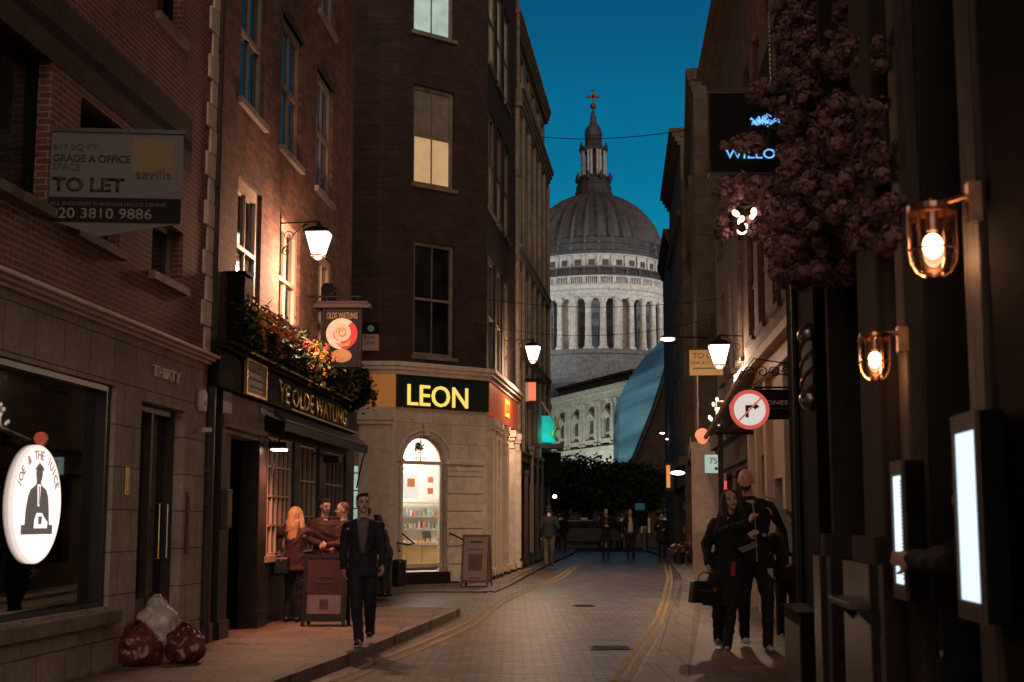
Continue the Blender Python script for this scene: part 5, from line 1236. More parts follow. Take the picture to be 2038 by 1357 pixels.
# stone columns with granite plinths
def rounded(u0, u1, prot, z0, z1, r=.12, back=-.4):
    pts = [(u0, back), (u0, prot - r)] + [(u0 + r - r * cos(a), prot - r + r * sin(a)) for a in (pi / 8, pi / 4, 3 * pi / 8)] + [(u0 + r, prot), (u1 - r, prot)] + [(u1 - r + r * sin(a), prot - r + r * cos(a)) for a in (pi / 8, pi / 4, 3 * pi / 8)] + [(u1, prot - r), (u1, back)]
    return MB().prism(pts[::-1], z0, z1, 'z')
ca0, ca1 = ru(1786, .05), ru(1694, .16); cb0, cb1 = ru(1676, .05), ru(1632, .16)
zpl = F6.z(1690, 1062)
part('column', rounded(ca0, ca1, .10, zpl, 5.2, .10), 'column_stone', r1); part('column', rounded(cb0, cb1, .10, zpl - .05, 5.2, .10), 'column_stone', r1)
for a, b in ((ca0, ca1), (cb0, cb1)):
    part('plinth', rounded(a - .05, b + .16, .20, -.1, zpl - .14, .06), 'red_granite', r1); part('plinth_cap', rounded(a - .02, b + .10, .16, zpl - .14, zpl, .10), 'column_stone', r1)
mb = MB(); mb.box(ru(1790), L6, -.42, .08, 5.21, 5.5); mb.box(ru(1790), L6, -.42, .2, 5.5, 5.75); part('band', mb, 'grimy_stone', r1)
mb = MB(); e0 = ru(1625, .02); mb.box(e0, L6 + .0, -.4, .0, 0, 5.2); part('black_panel', mb, 'bar_black', r1)
# upper windows above the blossoms
for a in (1.2, 3.4, 5.8):
    window(r1, a + 2, a + 3.1, 7, 9.2, frame='dark_trim', y=.02, nz=1, sill=False)
# ledge shelf
led = thing('bar_ledge', 'dark timber drinks ledge on the bar front between posts and columns', 'ledge', F6.pt(ru(1780), 0, 1.02), F6.rot)
lw = (ru(1722, .2) - ru(1835, .1)) / 2
part('shelf', MB().box(-lw + .1, lw, .06, .30, 0, .035), 'dark_wood', led, bevel=.006); part('bracket', MB().prism([(.06, 0), (.28, 0), (.06, -.22)], .2, .23, 'x').prism([(.06, 0), (.28, 0), (.06, -.22)], -.4, -.37, 'x'), 'iron', led)
part('support', MB().box(-lw + .15, lw - .05, -.05, .06, -1.0, -.0), 'black_matt', led)
# black box cabinet at the building's far corner
kx = thing('black_cabinet', 'black boxed cabinet standing on the pavement at the bar corner', 'cabinet', F6.pt(ru(1628), .0, 0), F6.rot)
kw = .55; zk = F6.z(1566, 1207, .2)
part('body', MB().box(-kw, kw, .02, .21, 0, zk), 'black_matt', kx, bevel=.01); part('lid', MB().box(-kw - .02, kw + .02, .02, .23, zk, zk + .02), 'black_matt', kx)
part('door_panel', MB().box(-kw + .06, kw - .06, .21, .215, .1, zk - .08), 'black_paint', kx)
# copper lamps
def copper_lamp(label, px, ptop, pbot, uwall, prot, energy):
    y = prot; uu = None
    c_ = F6.uz(px, (ptop + pbot) / 2, y)
    zt_ = F6.z(px, ptop, y); zb_ = F6.z(px, pbot, y); h = zt_ - zb_; r = h * .29
    t = thing('copper_lamp', label, 'wall lamp', F6.pt(c_[0], y, zb_), F6.rot, 'copper caged lamps on the timber posts')
    mb = MB(); mb.lathe([(r * 1.06, h * .86), (r * 1.1, h * .90), (r * 1.1, h * .97), (r * .5, h), (.0, h)], n=24, cap=False)
    for k in range(6):
        a = k * pi / 3 + .3; mb.tube([(r * cos(a) * q, r * sin(a) * q, z_) for q, z_ in ((1.08, h * .9), (1.08, h * .32), (1.0, h * .18), (.75, h * .05), (.35, -.005))], .0042, 6)
    mb.tube([(r * 1.09 * cos(2 * pi * k / 24), r * 1.09 * sin(2 * pi * k / 24), h * .36) for k in range(25)], .005, 6, cap=False); mb.lathe([(r * .4, -.006), (r * .4, .004), (.0, .004)], n=16)
    part('cage', mb, 'copper', t, smooth=False)
    part('glass', MB().lathe([(.001, .008), (r * .45, .02), (r * .82, h * .12), (r * .97, h * .3), (r * .97, h * .86)], n=24, cap=False), 'lamp_glass', t, smooth=True)
    part('bulb', MB().ell((0, 0, h * .42), (r * .46, r * .46, h * .17)), 'bulb', t, smooth=True); part('holder', MB().lathe([(r * .28, h * .62), (r * .28, h * .88)], n=12), 'copper', t)
    dx, dy = uwall - c_[0], -prot + .05
    part('arm', MB().tube([(0, 0, h * .97), (0, 0, h * 1.07)], .012).tube([(0, 0, h * .96), (dx, dy, h * .98)], .013).box(dx - .03, dx + .03, dy - .02, dy + .03, h * .58, h * 1.1), 'copper', t)
    l = bpy.data.lights.new('lamp_light', 'POINT'); l.energy = energy; l.color = (1, .52, .25); l.shadow_soft_size = .02
    lo = bpy.data.objects.new('lamp_light', l); COL.objects.link(lo); lo.parent = t; lo.location = (0, 0, h * .22)
    return t
copper_lamp('larger nearer glowing copper caged lamp on the right timber post', 1856, 402, 553, F6.uz(1940, 420, .045)[0] - .03, .17, 2.2)
copper_lamp('smaller farther glowing copper caged lamp beside the stone column', 1741, 660, 756, F6.uz(1797, 660, .045)[0] - .03, .19, 2.2)
# light boxes
def lightbox(label, pxf, pxn, pt_, pb_, pxs, lines=False):
    n_ = .14; uf = F6.uz(pxf, 1000, n_)[0]; un = F6.uz(pxn, 1000, n_)[0]
    z1_ = F6.z(pxn, pt_, n_); z0_ = F6.z(pxn, pb_, n_); um = (uf + un) / 2; hw_ = (uf - un) / 2; zm = (z0_ + z1_) / 2; hh_ = (z1_ - z0_) / 2
    t = thing('menu_light_box', label, 'light box', F6.pt(um, .046, zm), F6.rot, 'glowing menu boxes on the bar front')
    y = n_ - .046
    part('case', MB().box(-hw_ - .03, hw_ + .03, 0, y - .004, -hh_ - .07, hh_ + .07), 'bar_black', t, bevel=.008)
    part('glowing_panel', MB().box(-hw_, hw_, y - .003, y + .003, -hh_, hh_), 'lightbox', t)
    part('edge_frame', MB().box(-hw_ - .03, -hw_, y - .004, y + .012, -hh_ - .07, hh_ + .07).box(hw_, hw_ + .03, y - .004, y + .012, -hh_ - .07, hh_ + .07).box(-hw_, hw_, y - .004, y + .012, hh_, hh_ + .07).box(-hw_, hw_, y - .004, y + .012, -hh_ - .07, -hh_), 'wood_edge', t)
    if lines:
        mb = MB()
        for k in range(26): mb.box(-hw_ + .02, -hw_ + .07, y + .003, y + .005, hh_ - .03 - k * .018, hh_ - .022 - k * .018)
        part('menu_lines', mb, 'poster_grey', t)
    l = bpy.data.lights.new('panel_glow', 'AREA'); l.shape = 'RECTANGLE'; l.size = hw_ * 2; l.size_y = hh_ * 2; l.energy = .25; l.color = (.75, .88, 1)
    lo = bpy.data.objects.new('panel_glow', l); COL.objects.link(lo); lo.parent = t; lo.location = (0, y + .02, 0); lo.rotation_euler = (-pi / 2, 0, 0)
lightbox('taller nearer glowing white menu box on the right timber post', 1908, 1950, 852, 1200, 2000)
lightbox('smaller farther glowing white menu box behind the reaching hand', 1780, 1799, 945, 1163, 1830, True)
# pipes and barber pole at the far corner
for px, r_, m_, n_, z0_, z1_, lab in ((1592, .028, 'iron', .02, .3, 5.1, 'black glossy pipe running down the far corner of the bar'), (1584, .045, 'lead_pipe', .06, 4.0, 6.2, 'silvery corrugated duct above the barber pole'), (1566, .05, 'lead_pipe', .16, 3.35, 6.0, 'broad silvery duct left of the barber pole')):
    u_ = ru(px, n_); mb = MB()
    if r_ > .04:
        k = 0; z_ = z0_; pr = []
        while z_ < z1_: pr += [(r_, z_), (r_ * .85, z_ + .02)]; z_ += .04
        mb.lathe(pr, n=12)
    else: mb.lathe([(r_, z0_), (r_, z1_)], n=12)
    single('pipe', mb, m_, lab, 'pipe', F6.pt(min(u_, L6 + .5), n_, 0), F6.rot, group='pipes at the bar corner', smooth=False)
bp_ = at(1612, 730, 10.6)
t_ = thing('barber_pole', 'striped barber pole with round silver ends on the bar corner', 'barber pole', tuple(bp_), 0)
part('tube', MB().lathe([(.062, -.2), (.062, .2)], n=20), 'stripe', t_, smooth=True); mb = MB()
for k in range(3): mb.tube([(.066 * cos(a + k * 2.1), .066 * sin(a + k * 2.1), -.19 + .38 * i / 20) for i in range(21) for a in (i * .3,)], .017, 5)
part('red_stripe', mb, 'barber_red', t_); mb = MB()
for q in (-1, 1): mb.lathe([(.02, q * .34), (.07, q * .31), (.095, q * .26), (.09, q * .22), (.065, q * .19)], n=16)
part('end_caps', mb, 'steel', t_, smooth=True); part('bracket', MB().tube([(0, 0, .24), (.22, .1, .24)], .015).tube([(0, 0, -.24), (.22, .1, -.24)], .015), 'steel', t_)
# projecting sign with blue letters
ws = at(1492, 268, 10.4); sp_ = FPX / 10.5
t_ = thing('projecting_bar_sign', 'dark projecting sign with blue glowing WILLOW letters behind the blossoms', 'sign', tuple(ws), pi)
part('board', MB().box(-.34, .315, -.05, .05, -.31, .31), 'sign_black', t_, bevel=.008); part('rim', MB().box(-.35, .325, -.06, .06, .31, .335).box(-.35, .325, -.06, .06, -.335, -.31), 'dark_wood', t_)
text('WILLOW', -.06, .052, -.165, .075, 'blue_neon', t_, w=.52, ext=.006); text('the', -.0, .052, -.09, .05, 'blue_neon', t_, w=.08, ext=.006)
mb = MB(); random.seed(11)
for k in range(16):
    a = radians(20 + 140 * k / 15); r_ = random.uniform(.05, .13); mb.tube([(-.10 + r_ * .5 * cos(a), .056, .04 + r_ * .4 * sin(a)), (-.10 + r_ * 1.0 * cos(a), .056, .05 + r_ * .9 * sin(a)), (-.10 + r_ * 1.25 * cos(a + .2), .056, .04 + r_ * .8 * sin(a))], .0045, 4)
part('tree_emblem', mb, 'blue_neon', t_); part('bracket', MB().tube([(-.3, 0, -.36), (-1.1, 0, -.36)], .015).tube([(-.3, 0, .36), (-1.1, 0, .36)], .015).tube([(.2, 0, -.34), (.28, 0, -.9)], .01), 'old_trim', t_)
lp_ = at(1480, 430, 9.75); t_ = thing('spot_lamp', 'bright spot lamp shining through the lower blossoms', 'lamp', tuple(lp_), 0)
part('shade', MB().lathe([(.02, .09), (.03, .07)], n=14), 'iron', t_); part('bulb', MB().ell((.075, 0, .03), (.020, .02, .030)).ell((.06, 0, -.005), (.018, .02, .014)).ell((-.055, 0, .02), (.030, .022, .018), rot=Matrix.Rotation(.7, 3, 'Y')).ell((-.02, 0, -.03), (.018, .02, .034), rot=Matrix.Rotation(.5, 3, 'Y')).ell((-.015, 0, -.105), (.034, .025, .028)).ell((.01, 0, -.075), (.016, .02, .02)), 'bulb', t_, smooth=True); part('arm', MB().tube([(0, 0, .06), (.3, .1, .2), (.75, .1, .2)], .012), 'iron', t_)
l = bpy.data.lights.new('spot_lamp_light', 'POINT'); l.energy = 1.6; l.color = (1, .8, .72); l.shadow_soft_size = .05; lo = bpy.data.objects.new('spot_lamp_light', l); COL.objects.link(lo); lo.parent = t_; lo.location = (0, -.02, -.12)
# hanging blossoms
random.seed(21)
bl = thing('blossom_garland', 'mass of dusky pink artificial blossoms hanging over the bar front', 'blossoms', F6.pt(5.5, 0, 4.2), F6.rot)
inv = (Matrix.Translation(F6.pt(5.5, 0, 4.2)) @ Matrix.Rotation(F6.rot, 4, 'Z')).inverted()
polys = [((1545, 0), (1690, 130), 9.6, 90), ((1560, 130), (1640, 330), 9.3, 120), ((1650, 190), (1750, 440), 8.2, 380), ((1560, 300), (1720, 480), 8.8, 260), ((1540, 430), (1700, 560), 9.0, 150), ((1690, 400), (1785, 500), 8.0, 90),
         ((1500, 165), (1545, 200), 9.8, 10), ((1575, 225), (1600, 300), 9.9, 26), ((1440, 276), (1530, 292), 9.9, 16), ((1435, 365), (1560, 400), 10.2, 50), ((1430, 400), (1545, 460), 10.3, 50), ((1455, 450), (1520, 480), 10.3, 14), ((1590, 60), (1640, 140), 9.3, 20), ((1640, 80), (1760, 160), 8.2, 30), ((1540, 520), (1650, 555), 9.4, 22)]
mb = MB(); stems = MB()
for (x0, y0), (x1, y1), Y, n in polys:
    for _ in range(int(n * .95)):
        a, b = random.random(), random.random()
        px, py = x0 + (x1 - x0) * a + random.gauss(0, 7), y0 + (y1 - y0) * b + random.gauss(0, 7)
        sl_ = (px - CX) / FPX; yw = 1.4 / (sl_ - .086) if sl_ > .1 else 99
        c = inv @ at(px, py, min(Y + random.gauss(0, .28), yw - random.uniform(.12, .9))); R = random.uniform(.03, .075)
        for k in range(int(20 + 700 * R)):
            nrm = Vector((random.gauss(0, 1), random.gauss(0, 1), random.gauss(0, 1))).normalized(); a_ = nrm.orthogonal().normalized(); b_ = nrm.cross(a_); p = c + nrm * R * random.uniform(.55, 1.05); q = random.uniform(.010, .022)
            a2 = random.uniform(0, 6); mb.add([p + (a_ * cos(j * 2 * pi / 5 + a2) + b_ * sin(j * 2 * pi / 5 + a2)) * q * random.uniform(.8, 1.1) - nrm * (.0 if j % 2 else q * .3) for j in range(5)], [(0, 1, 2, 3, 4)])
part('blossoms', mb, 'blossom', bl)
for (x0, y0), (x1, y1), Y, n in polys:
    for _ in range(3):
        p0 = inv @ at((x0 + x1) / 2 + 60, y0 - 20, Y - .1); p1 = inv @ at(random.uniform(x0, x1), random.uniform(y0, y1), Y); stems.tube([tuple(p0), tuple((p0 + p1) / 2 + Vector((0, 0, .08))), tuple(p1)], .008, 5)
part('twigs', stems, 'bark', bl)

# ================================================================ RIGHT 2: middle row
X2 = lambda Y: 2.48 + .07 * Y
F7 = Frame((X2(12.9), 12.9), (X2(24.2), 24.2), .09)
r2 = thing('cream_shop_building', 'brown brick building over a cream shopfront behind the couple', 'building', F7.o, F7.rot)
L7 = F7.len; zs2 = F7.z(1500, 745)
def u7(px, n=0): return F7.u(px, HOR, n)
H7 = 14.5
holes = [(a, a + 1.0, z_, z_ + 1.9) for z_ in (4.6, 7.6) for a in (4.6, 6.6, 8.6, 10.2)]
holes = [h_ for h_ in holes if h_[1] < L7]
mb = MB(); holes_wall(mb, 0, L7, zs2, H7, holes, .2); mb.box(0, L7, -8, -.22, -.1, H7); part('brick_wall', mb, 'brown_brick', r2)
for h_ in holes: window(r2, *h_, frame='dark_trim', y=-.1, nz=1)
mb = MB(); cornice(mb, 0, L7 + .3, H7 - .3, .5, .5, 3); mb.box(0, L7, -3, -.0, H7 + .2, H7 + 1.6); part('cornice', mb, 'grimy_stone', r2)
sh = [(u7(1590), u7(1560), .1, 2.3), (u7(1556), u7(1545), 1.0, 2.2)]
mb = MB(); holes_wall(mb, 0, L7, -.1, zs2, [(u7(1568), u7(1543), .1, F7.z(1555, 950)), (u7(1535), u7(1512), .6, F7.z(1530, 900))], .12)
for px in (1503, 1518, 1538, 1575): mb.box(u7(px) - .16, u7(px) + .16, 0, .09, -.1, zs2 - .35)
mb.box(0, L7, 0, .12, zs2 - .33, zs2 - .08); mb.box(0, L7, 0, .26, zs2 - .08, zs2 + .06); part('shopfront', mb, 'cream_paint', r2, bevel=.01)
part('shop_window', MB().box(u7(1568), u7(1512), -.118, -.11, .1, 2.4), 'window_pub', r2)
F8 = Frame((X2(24.22), 24.22), (X2(31.2), 31.2), .15)
r3 = thing('brick_building', 'dark brick building under the middle right lantern', 'building', F8.o, F8.rot)
L8 = F8.len; H8 = at(1428, 140, 31.2).z - .15; holes = [(a, a + 1.0, z_, z_ + 1.9) for z_ in (4.4, 7.2, 9.8) for a in (.8, 2.8, 4.8)]; holes = [h_ for h_ in holes if h_[3] < H8 - .5]
mb = MB(); holes_wall(mb, 0, L8, -.1, H8, holes + [(.6, 3.0, .5, 2.4), (3.8, 6.4, .5, 2.4)], .2); mb.box(0, L8, -8, -.22, -.1, H8); part('wall', mb, 'grimy_stone', r3)
for h_ in holes: window(r3, *h_, frame='dark_trim', y=-.1, nz=1)
part('shop_window', MB().box(.6, 6.4, -.2, -.19, .5, 2.4), 'window_pub', r3)
mb = MB(); cornice(mb, 0, L8, H8 - .5, .4, .35, 3); mb.box(0, L8, 0, .2, 3.0, 3.3); mb.box(0, L8, -.02, .08, 2.5, 3.0); part('cornice', mb, 'grimy_stone', r3)
q0 = H8 + .9
mb = MB(); mb.box(5.4, 6.6, -1.5, -.1, H8, q0 - .2); mb.box(5.3, 6.7, -1.6, -.05, q0 - .2, q0); part('chimney', mb, 'dark_brick', r3)
def far_block(label, pxa, Ya, pxb, Yb, H, cproj, pale=None):
    pD = at(pxa, HOR, Ya); pE = at(pxb, HOR, Yb); fr = Frame((pD.x, Ya), (pE.x, Yb), .2); Ln = fr.len
    r4 = thing('far_stone_building', label, 'building', fr.o, fr.rot); H -= .2
    n_ = max(2, int((Ln - 1) / 2.1)); hl9 = [(a, a + 1.1, z_, z_ + 2.1) for z_ in (4.4, 7.4, 10.2) for a in [.7 + 2.1 * k for k in range(n_)] if z_ + 2.1 < H - 1 and a + 1.2 < Ln]
    mb = MB(); holes_wall(mb, 0, Ln, -.1, H, hl9 + [(.6, Ln - .6, .5, 2.6)], .2); mb.box(.01, Ln, -7, -.22, -.1, H); mb.box(0, .008, -7, 0, -.1, H); part('wall', mb, 'grimy_stone', r4)
    for k, h_ in enumerate(hl9): window(r4, *h_, frame='dark_trim', y=-.1, nz=1, sill=False)
    part('shop_window', MB().box(.6, Ln - .6, -.2, -.19, .5, 2.6), 'window_pub', r4)
    mb = MB(); cornice(mb, -.02, Ln, H - .6, .6, cproj, 4); mb.box(-.04, Ln, 0, .2, 3.2, 3.5); mb.box(-.03, Ln, 0, .15, H - 3, H - 2.8)
    mb.box(-.05, -.001, -6, 0, 3.2, 3.5); mb.box(-.05, -.001, -6, 0, H - .3, H); part('cornice', mb, 'grimy_stone', r4)
    for z_ in (4.6, 7.6): w_ = part('end_window', MB().box(-.03, -.001, -1.6, -.7, z_, z_ + 1.7), 'window_dark', r4)
    if pale: part('pale_ground_wall', MB().box(-.10, -.06, pale[0], pale[1], -.1, pale[2] - .2), 'stone_trim', r4, label='pale stone end wall facing up the street')
    return fr
far_block('tall narrow dark building rising beyond the middle right lantern', 1394, 34, 1383, 44.8, at(1400, 136, 34).z, .18, (-2, .20, at(1400, 880, 34).z))
far_block('dark stone building with a jutting cornice at the far end of the right row', 1366, 45, 1341, 55, at(1375, 254, 45).z, .36)
pE = at(1341, HOR, 55)
F10 = Frame((pE.x, 55.02), (pE.x + .7, 64), .25)
r5 = thing('end_building', 'low dark building with a corner cornice past the far right row', 'building', F10.o, F10.rot)
H10 = at(1322, 465, 56).z - .25; mb = MB(); mb.box(0, F10.len, -6, 0, -.1, H10); part('wall', mb, 'grimy_stone', r5); mb = MB(); cornice(mb, -.02, F10.len, H10 - .6, .6, .26, 4); part('cornice', mb, 'grimy_stone', r5); mb = MB().box(0, F10.len, -6, -.6, H10, H10 + 1.4); part('roof', mb, 'lead_roof', r5)
# middle right lantern
wall_lantern('glowing lantern on the right hand buildings behind the road sign', F7, F7.u(1487), F7.z(1487, 676), .44, 480, .92)
# street lamp with LED head
t_ = thing('street_lamp', 'slim modern street lamp head on a long wall arm at the far right', 'street lamp', F8.pt(F8.u(1416), 0, F8.z(1416, 658)), F8.rot)
sc_ = at(1350, 655, 31); 
part('arm', MB().tube([(0, 0, 0), (.3, .86, .05)], .02), 'iron', t_); part('head', MB().box(.2, .42, .8, 1.15, .03, .08), 'iron', t_, bevel=.01); part('lamp_face', MB().ell((.31, .98, .0), (.12, .18, .045)), 'led_face', t_, smooth=True)
l = bpy.data.lights.new('street_lamp_light', 'SPOT'); l.energy = 600; l.spot_size = radians(150); l.spot_blend = .8; l.color = (1, .74, .5); l.shadow_soft_size = .1; lo = bpy.data.objects.new('street_lamp_light', l); COL.objects.link(lo); lo.parent = t_; lo.location = (.31, .98, -.08)
# no right turn sign on its bracket
t_ = thing('no_right_turn_sign', 'glowing round no right turn road sign with red ring', 'road sign', at(1492, 815, 16.6), pi + radians(2)); R = 39.5 / FPX * 16.6
part('back_plate', disc(R * 1.02, -.02, 0), 'steel', t_); part('ring', disc(R, 0, .006), 'road_sign_red', t_, label='red border ring'); part('face', disc(R * .80, .006, .010), 'road_sign_white', t_)
a_ = R * .8
part('arrow', MB().prism([(.28 * a_ + .0, -.50 * a_), (.28 * a_, .28 * a_), (-.28 * a_, .28 * a_), (-.28 * a_, .44 * a_), (-.62 * a_, .20 * a_), (-.28 * a_, -.04 * a_), (-.28 * a_, .10 * a_), (.08 * a_, .10 * a_), (.08 * a_, -.50 * a_)], .010, .013), 'ink_black', t_)
part('slash', MB().prism([(-.66 * a_, .74 * a_), (-.74 * a_, .66 * a_), (.66 * a_, -.74 * a_), (.74 * a_, -.66 * a_)], .0135, .016), 'coral_dim', t_)
part('bracket', MB().box(-.05, .42 * 1, -.05, -.02, -.30, -.27).box(-.6, -.02, -.06, -.03, .02, .05).tube([(0, -.035, -.28), (0, -.035, R)], .02), 'iron', t_)
pz = at(1436, 1000, 16.9)
single('sign_post', MB().lathe([(.035, 0), (.035, at(1, 865, 16.9).z)], n=10).box(-.03, .40, -.02, .02, at(1, 878, 16.9).z, at(1, 868, 16.9).z), 'dark_wood', 'thin dark post holding the round road sign', 'post', (pz.x, 16.9, .09), 0)
t_ = thing('projecting_shop_sign', 'black projecting sign lettered NES beside the round road sign', 'sign', at(1548, 805, 17.6), pi)
part('board', MB().box(-.17, .30, -.03, .03, -.19, .19), 'sign_black', t_, bevel=.006); text('JONES', .035, .032, .015, .07, 'room_white', t_, w=.31, ext=.004); part('faint_line', MB().box(-.11, .12, .03, .033, -.056, -.046), 'poster_brown', t_)
part('bracket', MB().tube([(.3, 0, .22), (-.36, 0, .22)], .012).tube([(.28, 0, .22), (.28, 0, .19)], .008).tube([(.3, 0, .25), (.1, 0, .42), (-.1, 0, .38), (-.3, 0, .5)], .008), 'iron', t_)
# ironwork scroll bracket and white sloping canopy
t_ = thing('iron_scrollwork', 'curling wrought iron bracket above the cream shopfront', 'ironwork', at(1530, 740, 18.5), pi); mb = MB()
for k in range(4): mb.tube([(-.25 + k * .17 + .08 * cos(a) * (1 - a / 12), 0, .08 * sin(a) * (1 - a / 12)) for a in [i * .5 for i in range(18)]], .008, 5)
mb.tube([(.4, 0, -.1), (.2, 0, .18), (-.35, 0, .1)], .01, 5); part('scrolls', mb, 'iron', t_)
t_ = thing('sloping_canopy', 'pale framed glass canopy jutting over the pavement under the right lantern', 'canopy', F8.pt(0, 0, 0), F8.rot)
c0, c1 = Vector(at(1478, 742, 22)), Vector(at(1405, 870, 27))
I8 = (Matrix.Translation(F8.o) @ Matrix.Rotation(F8.rot, 4, 'Z')).inverted(); c0 = I8 @ c0; c1 = I8 @ c1
part('frame', MB().tube([tuple(c0), tuple(c1)], .05, 6).tube([tuple(c0 + Vector((0, -.45, .1))), tuple(c1 + Vector((0, -.45, .1)))], .04, 6).tube([tuple(c0), tuple(c0 + Vector((0, -.5, .1)))], .04, 6), 'cream_paint', t_)
part('glass', MB().add([tuple(c0), tuple(c1), tuple(c1 + Vector((0, -.45, .1))), tuple(c0 + Vector((0, -.45, .1)))], [(0, 1, 2, 3)]), 'grey_paint', t_)
# small lit things on the right
t_ = thing('agent_board', 'yellow TO LET agent board on the dark wall under the street lamp', 'sign', at(1405, 722, 28.5), pi - radians(6))
part('panel', MB().box(-.35, .34, -.02, .02, -.26, .27), 'agent_yellow', t_); text('TO LET', .0, .022, .15, .12, 'ink_black', t_, w=.54); text('PEARL & COUTTS', .0, .022, .0, .07, 'ink_black', t_, w=.62); part('faint_line', MB().box(-.27, .27, .02, .023, -.13, -.10), 'dark_wood', t_); part('strut', MB().tube([(-.34, -.03, 0), (-.8, -.03, 0)], .02), 'iron', t_)
t_ = thing('coral_shop_sign', 'small glowing coral rounded hanging sign', 'sign', at(1398, 868, 27.5), pi); part('board', MB().prism([(.15 * cos(a) * (1.0 if sin(a) > -.2 else .8), .15 * sin(a) * 1.05) for a in [2 * pi * i / 20 for i in range(20)]], -.03, .03), 'coral', t_); part('bracket', MB().tube([(-.1, 0, .14), (-.4, 0, .14)], .01), 'iron', t_)
t_ = thing('number_sign', 'small square pale green lit sign numbered 75', 'sign', at(1419, 923, 29), pi); part('box', MB().box(-.17, .17, -.04, .04, -.19, .19), 'number_lit', t_, bevel=.008); text('75', .0, .042, .06, .12, 'ink_black', t_, w=.16); part('emblem', disc(.035, .04, .046, -.06, -.1), 'ink_black', t_); part('bracket', MB().tube([(-.17, 0, .16), (-.4, 0, .16)], .01), 'iron', t_)
t_ = thing('red_tube_sign', 'upright glowing red and cream tube sign above the woman', 'sign', at(1441, 972, 24), pi); part('tube', MB().lathe([(.05, -.25), (.05, .13)], n=10), 'red_pink', t_, smooth=True); part('tip', MB().lathe([(.05, .13), (.05, .24), (.03, .26)], n=10), 'sign_white', t_); part('bracket', MB().tube([(0, 0, .2), (-.5, 0, .2)], .012), 'iron', t_)
t_ = thing('cluster_light', 'cluster of bright decorative lights on the pale ornament right of the coral sign', 'lights', at(1426, 830, 26), pi); mb = MB(); random.seed(5)
for k in range(12): mb.ell((random.gauss(0, .05), random.gauss(0, .04), random.gauss(.05, .14)), (.03, .03, .045), 8, 6)
part('bulbs', mb, 'white_lit', t_); part('bracket', MB().tube([(0, 0, .3), (-.3, 0, .3)], .015).tube([(0, 0, .3), (0, 0, -.4)], .012), 'old_trim', t_)
for px, py, Y, r_, c_, lab in ((1349, 941, 40, .12, 'led_cool', 'flat bright white shop light low on the far right wall'), (1318, 862, 60, .06, 'led_face', 'tiny bright wall light near the far corner building'), (1328, 874, 60, .04, 'led_face', 'second tiny wall light just under the tiny bright one')):
    t_ = thing('wall_light', lab, 'wall light', at(px, py, Y), 0, 'small lights on the far right'); part('lamp', MB().ell((0, 0, 0), (r_ * 1.7, r_, r_ * .5)), c_, t_, smooth=True); part('arm', MB().tube([(0, 0, .02), (.4 + r_, .1, .05)], .012), 'iron', t_)
t_ = thing('orange_shop_lamp', 'upright orange glowing lamp strip in a far right shop window', 'lamp', at(1330, 948, 50), 0); part('tube', MB().box(-.06, .06, -.06, .06, -.4, .4), 'orange_lit', t_); part('frame', MB().box(-.09, .2, .06, .1, -.5, .5), 'dark_wood', t_)
# flower tubs far right
random.seed(31)
for px, lab in ((1350, 'tub of magenta flowers nearest the far kerb'), (1378, 'tub of dusky red plants by the pale end wall')):
    c_ = at(px, HOR, 32.5); t_ = thing('flower_tub', lab, 'flower tub', (at(px, HOR, 43.5).x, 43.5, hill(43.5) + .09), 0, 'flower tubs on the right pavement')
    part('tub', MB().lathe([(.16, 0), (.2, .3), (.22, .32)], n=12), 'black_paint', t_)
    def ff(): return (random.gauss(0, .13), random.gauss(0, .1), .42 + random.gauss(0, .09)), 1
    mb = MB(); foliage(mb, 240, ff, .05); part('foliage', mb, 'leaf', t_); mb = MB(); flowers(mb, 40, ff, .035); part('flowers', mb, 'flower_pink' if px > 1360 else 'flower_white', t_); mb = MB(); flowers(mb, 26, ff, .035); part('flowers', mb, 'cloth_crimson', t_)
# ================================================================ PEOPLE
def remeshed(mb, name, m_, voxel, smooth_it=4, parent=None, label=None):
    me = mb.mesh('tmp', 'skin'); fixn_closed(me)
    o = bpy.data.objects.new('tmp', me); COL.objects.link(o)
    r = o.modifiers.new('r', 'REMESH'); r.mode = 'VOXEL'; r.voxel_size = voxel
    s = o.modifiers.new('s', 'SMOOTH'); s.iterations = smooth_it; s.factor = .5
    bpy.context.view_layer.update()
    m2 = bpy.data.meshes.new_from_object(o.evaluated_get(bpy.context.evaluated_depsgraph_get()))
    bpy.data.objects.remove(o); m2.name = name; m2.materials.clear(); m2.materials.append(M[m_])
    m2.polygons.foreach_set('use_smooth', [True] * len(m2.polygons))
    if voxel < .0115 and name not in ('person', 'shoe'):
        nn = [v.normal.copy() for v in m2.vertices]; co = []
        from mathutils import noise as NZ
        hair = name in ('hair', 'beard'); sd = random.uniform(0, 50)
        for v, n_ in zip(m2.vertices, nn):
            c = v.co
            if hair: d = NZ.noise(Vector((c.x * 55 + sd, c.y * 55, c.z * 9))) * .006 + NZ.noise(Vector((c.x * 22, c.y * 22 + sd, c.z * 12))) * .006
            else: d = NZ.noise(Vector((c.x * 9 + sd, c.y * 9, c.z * 16 + c.x * 8))) * .011 + NZ.noise(Vector((c.x * 24, c.y * 24, c.z * 30 + sd + c.x * 18))) * .006
            co += list(c + n_ * d)
        m2.vertices.foreach_set('co', co)
    q = bpy.data.objects.new(name, m2); COL.objects.link(q)
    if parent is not None: q.parent = parent
    if label: q['label'] = label
    return q
def fixn_closed(me): fixn(me)
def V(*a): return Vector(a)
def loft(mb, st, n=16):
    """closed loft of elliptical sections: (centre, rx, ry)"""
    rings = [[V(c[0] + rx * cos(2 * pi * i / n), c[1] + ry * sin(2 * pi * i / n), c[2]) for i in range(n)] for c, rx, ry in st]
    return mb.rings(rings)
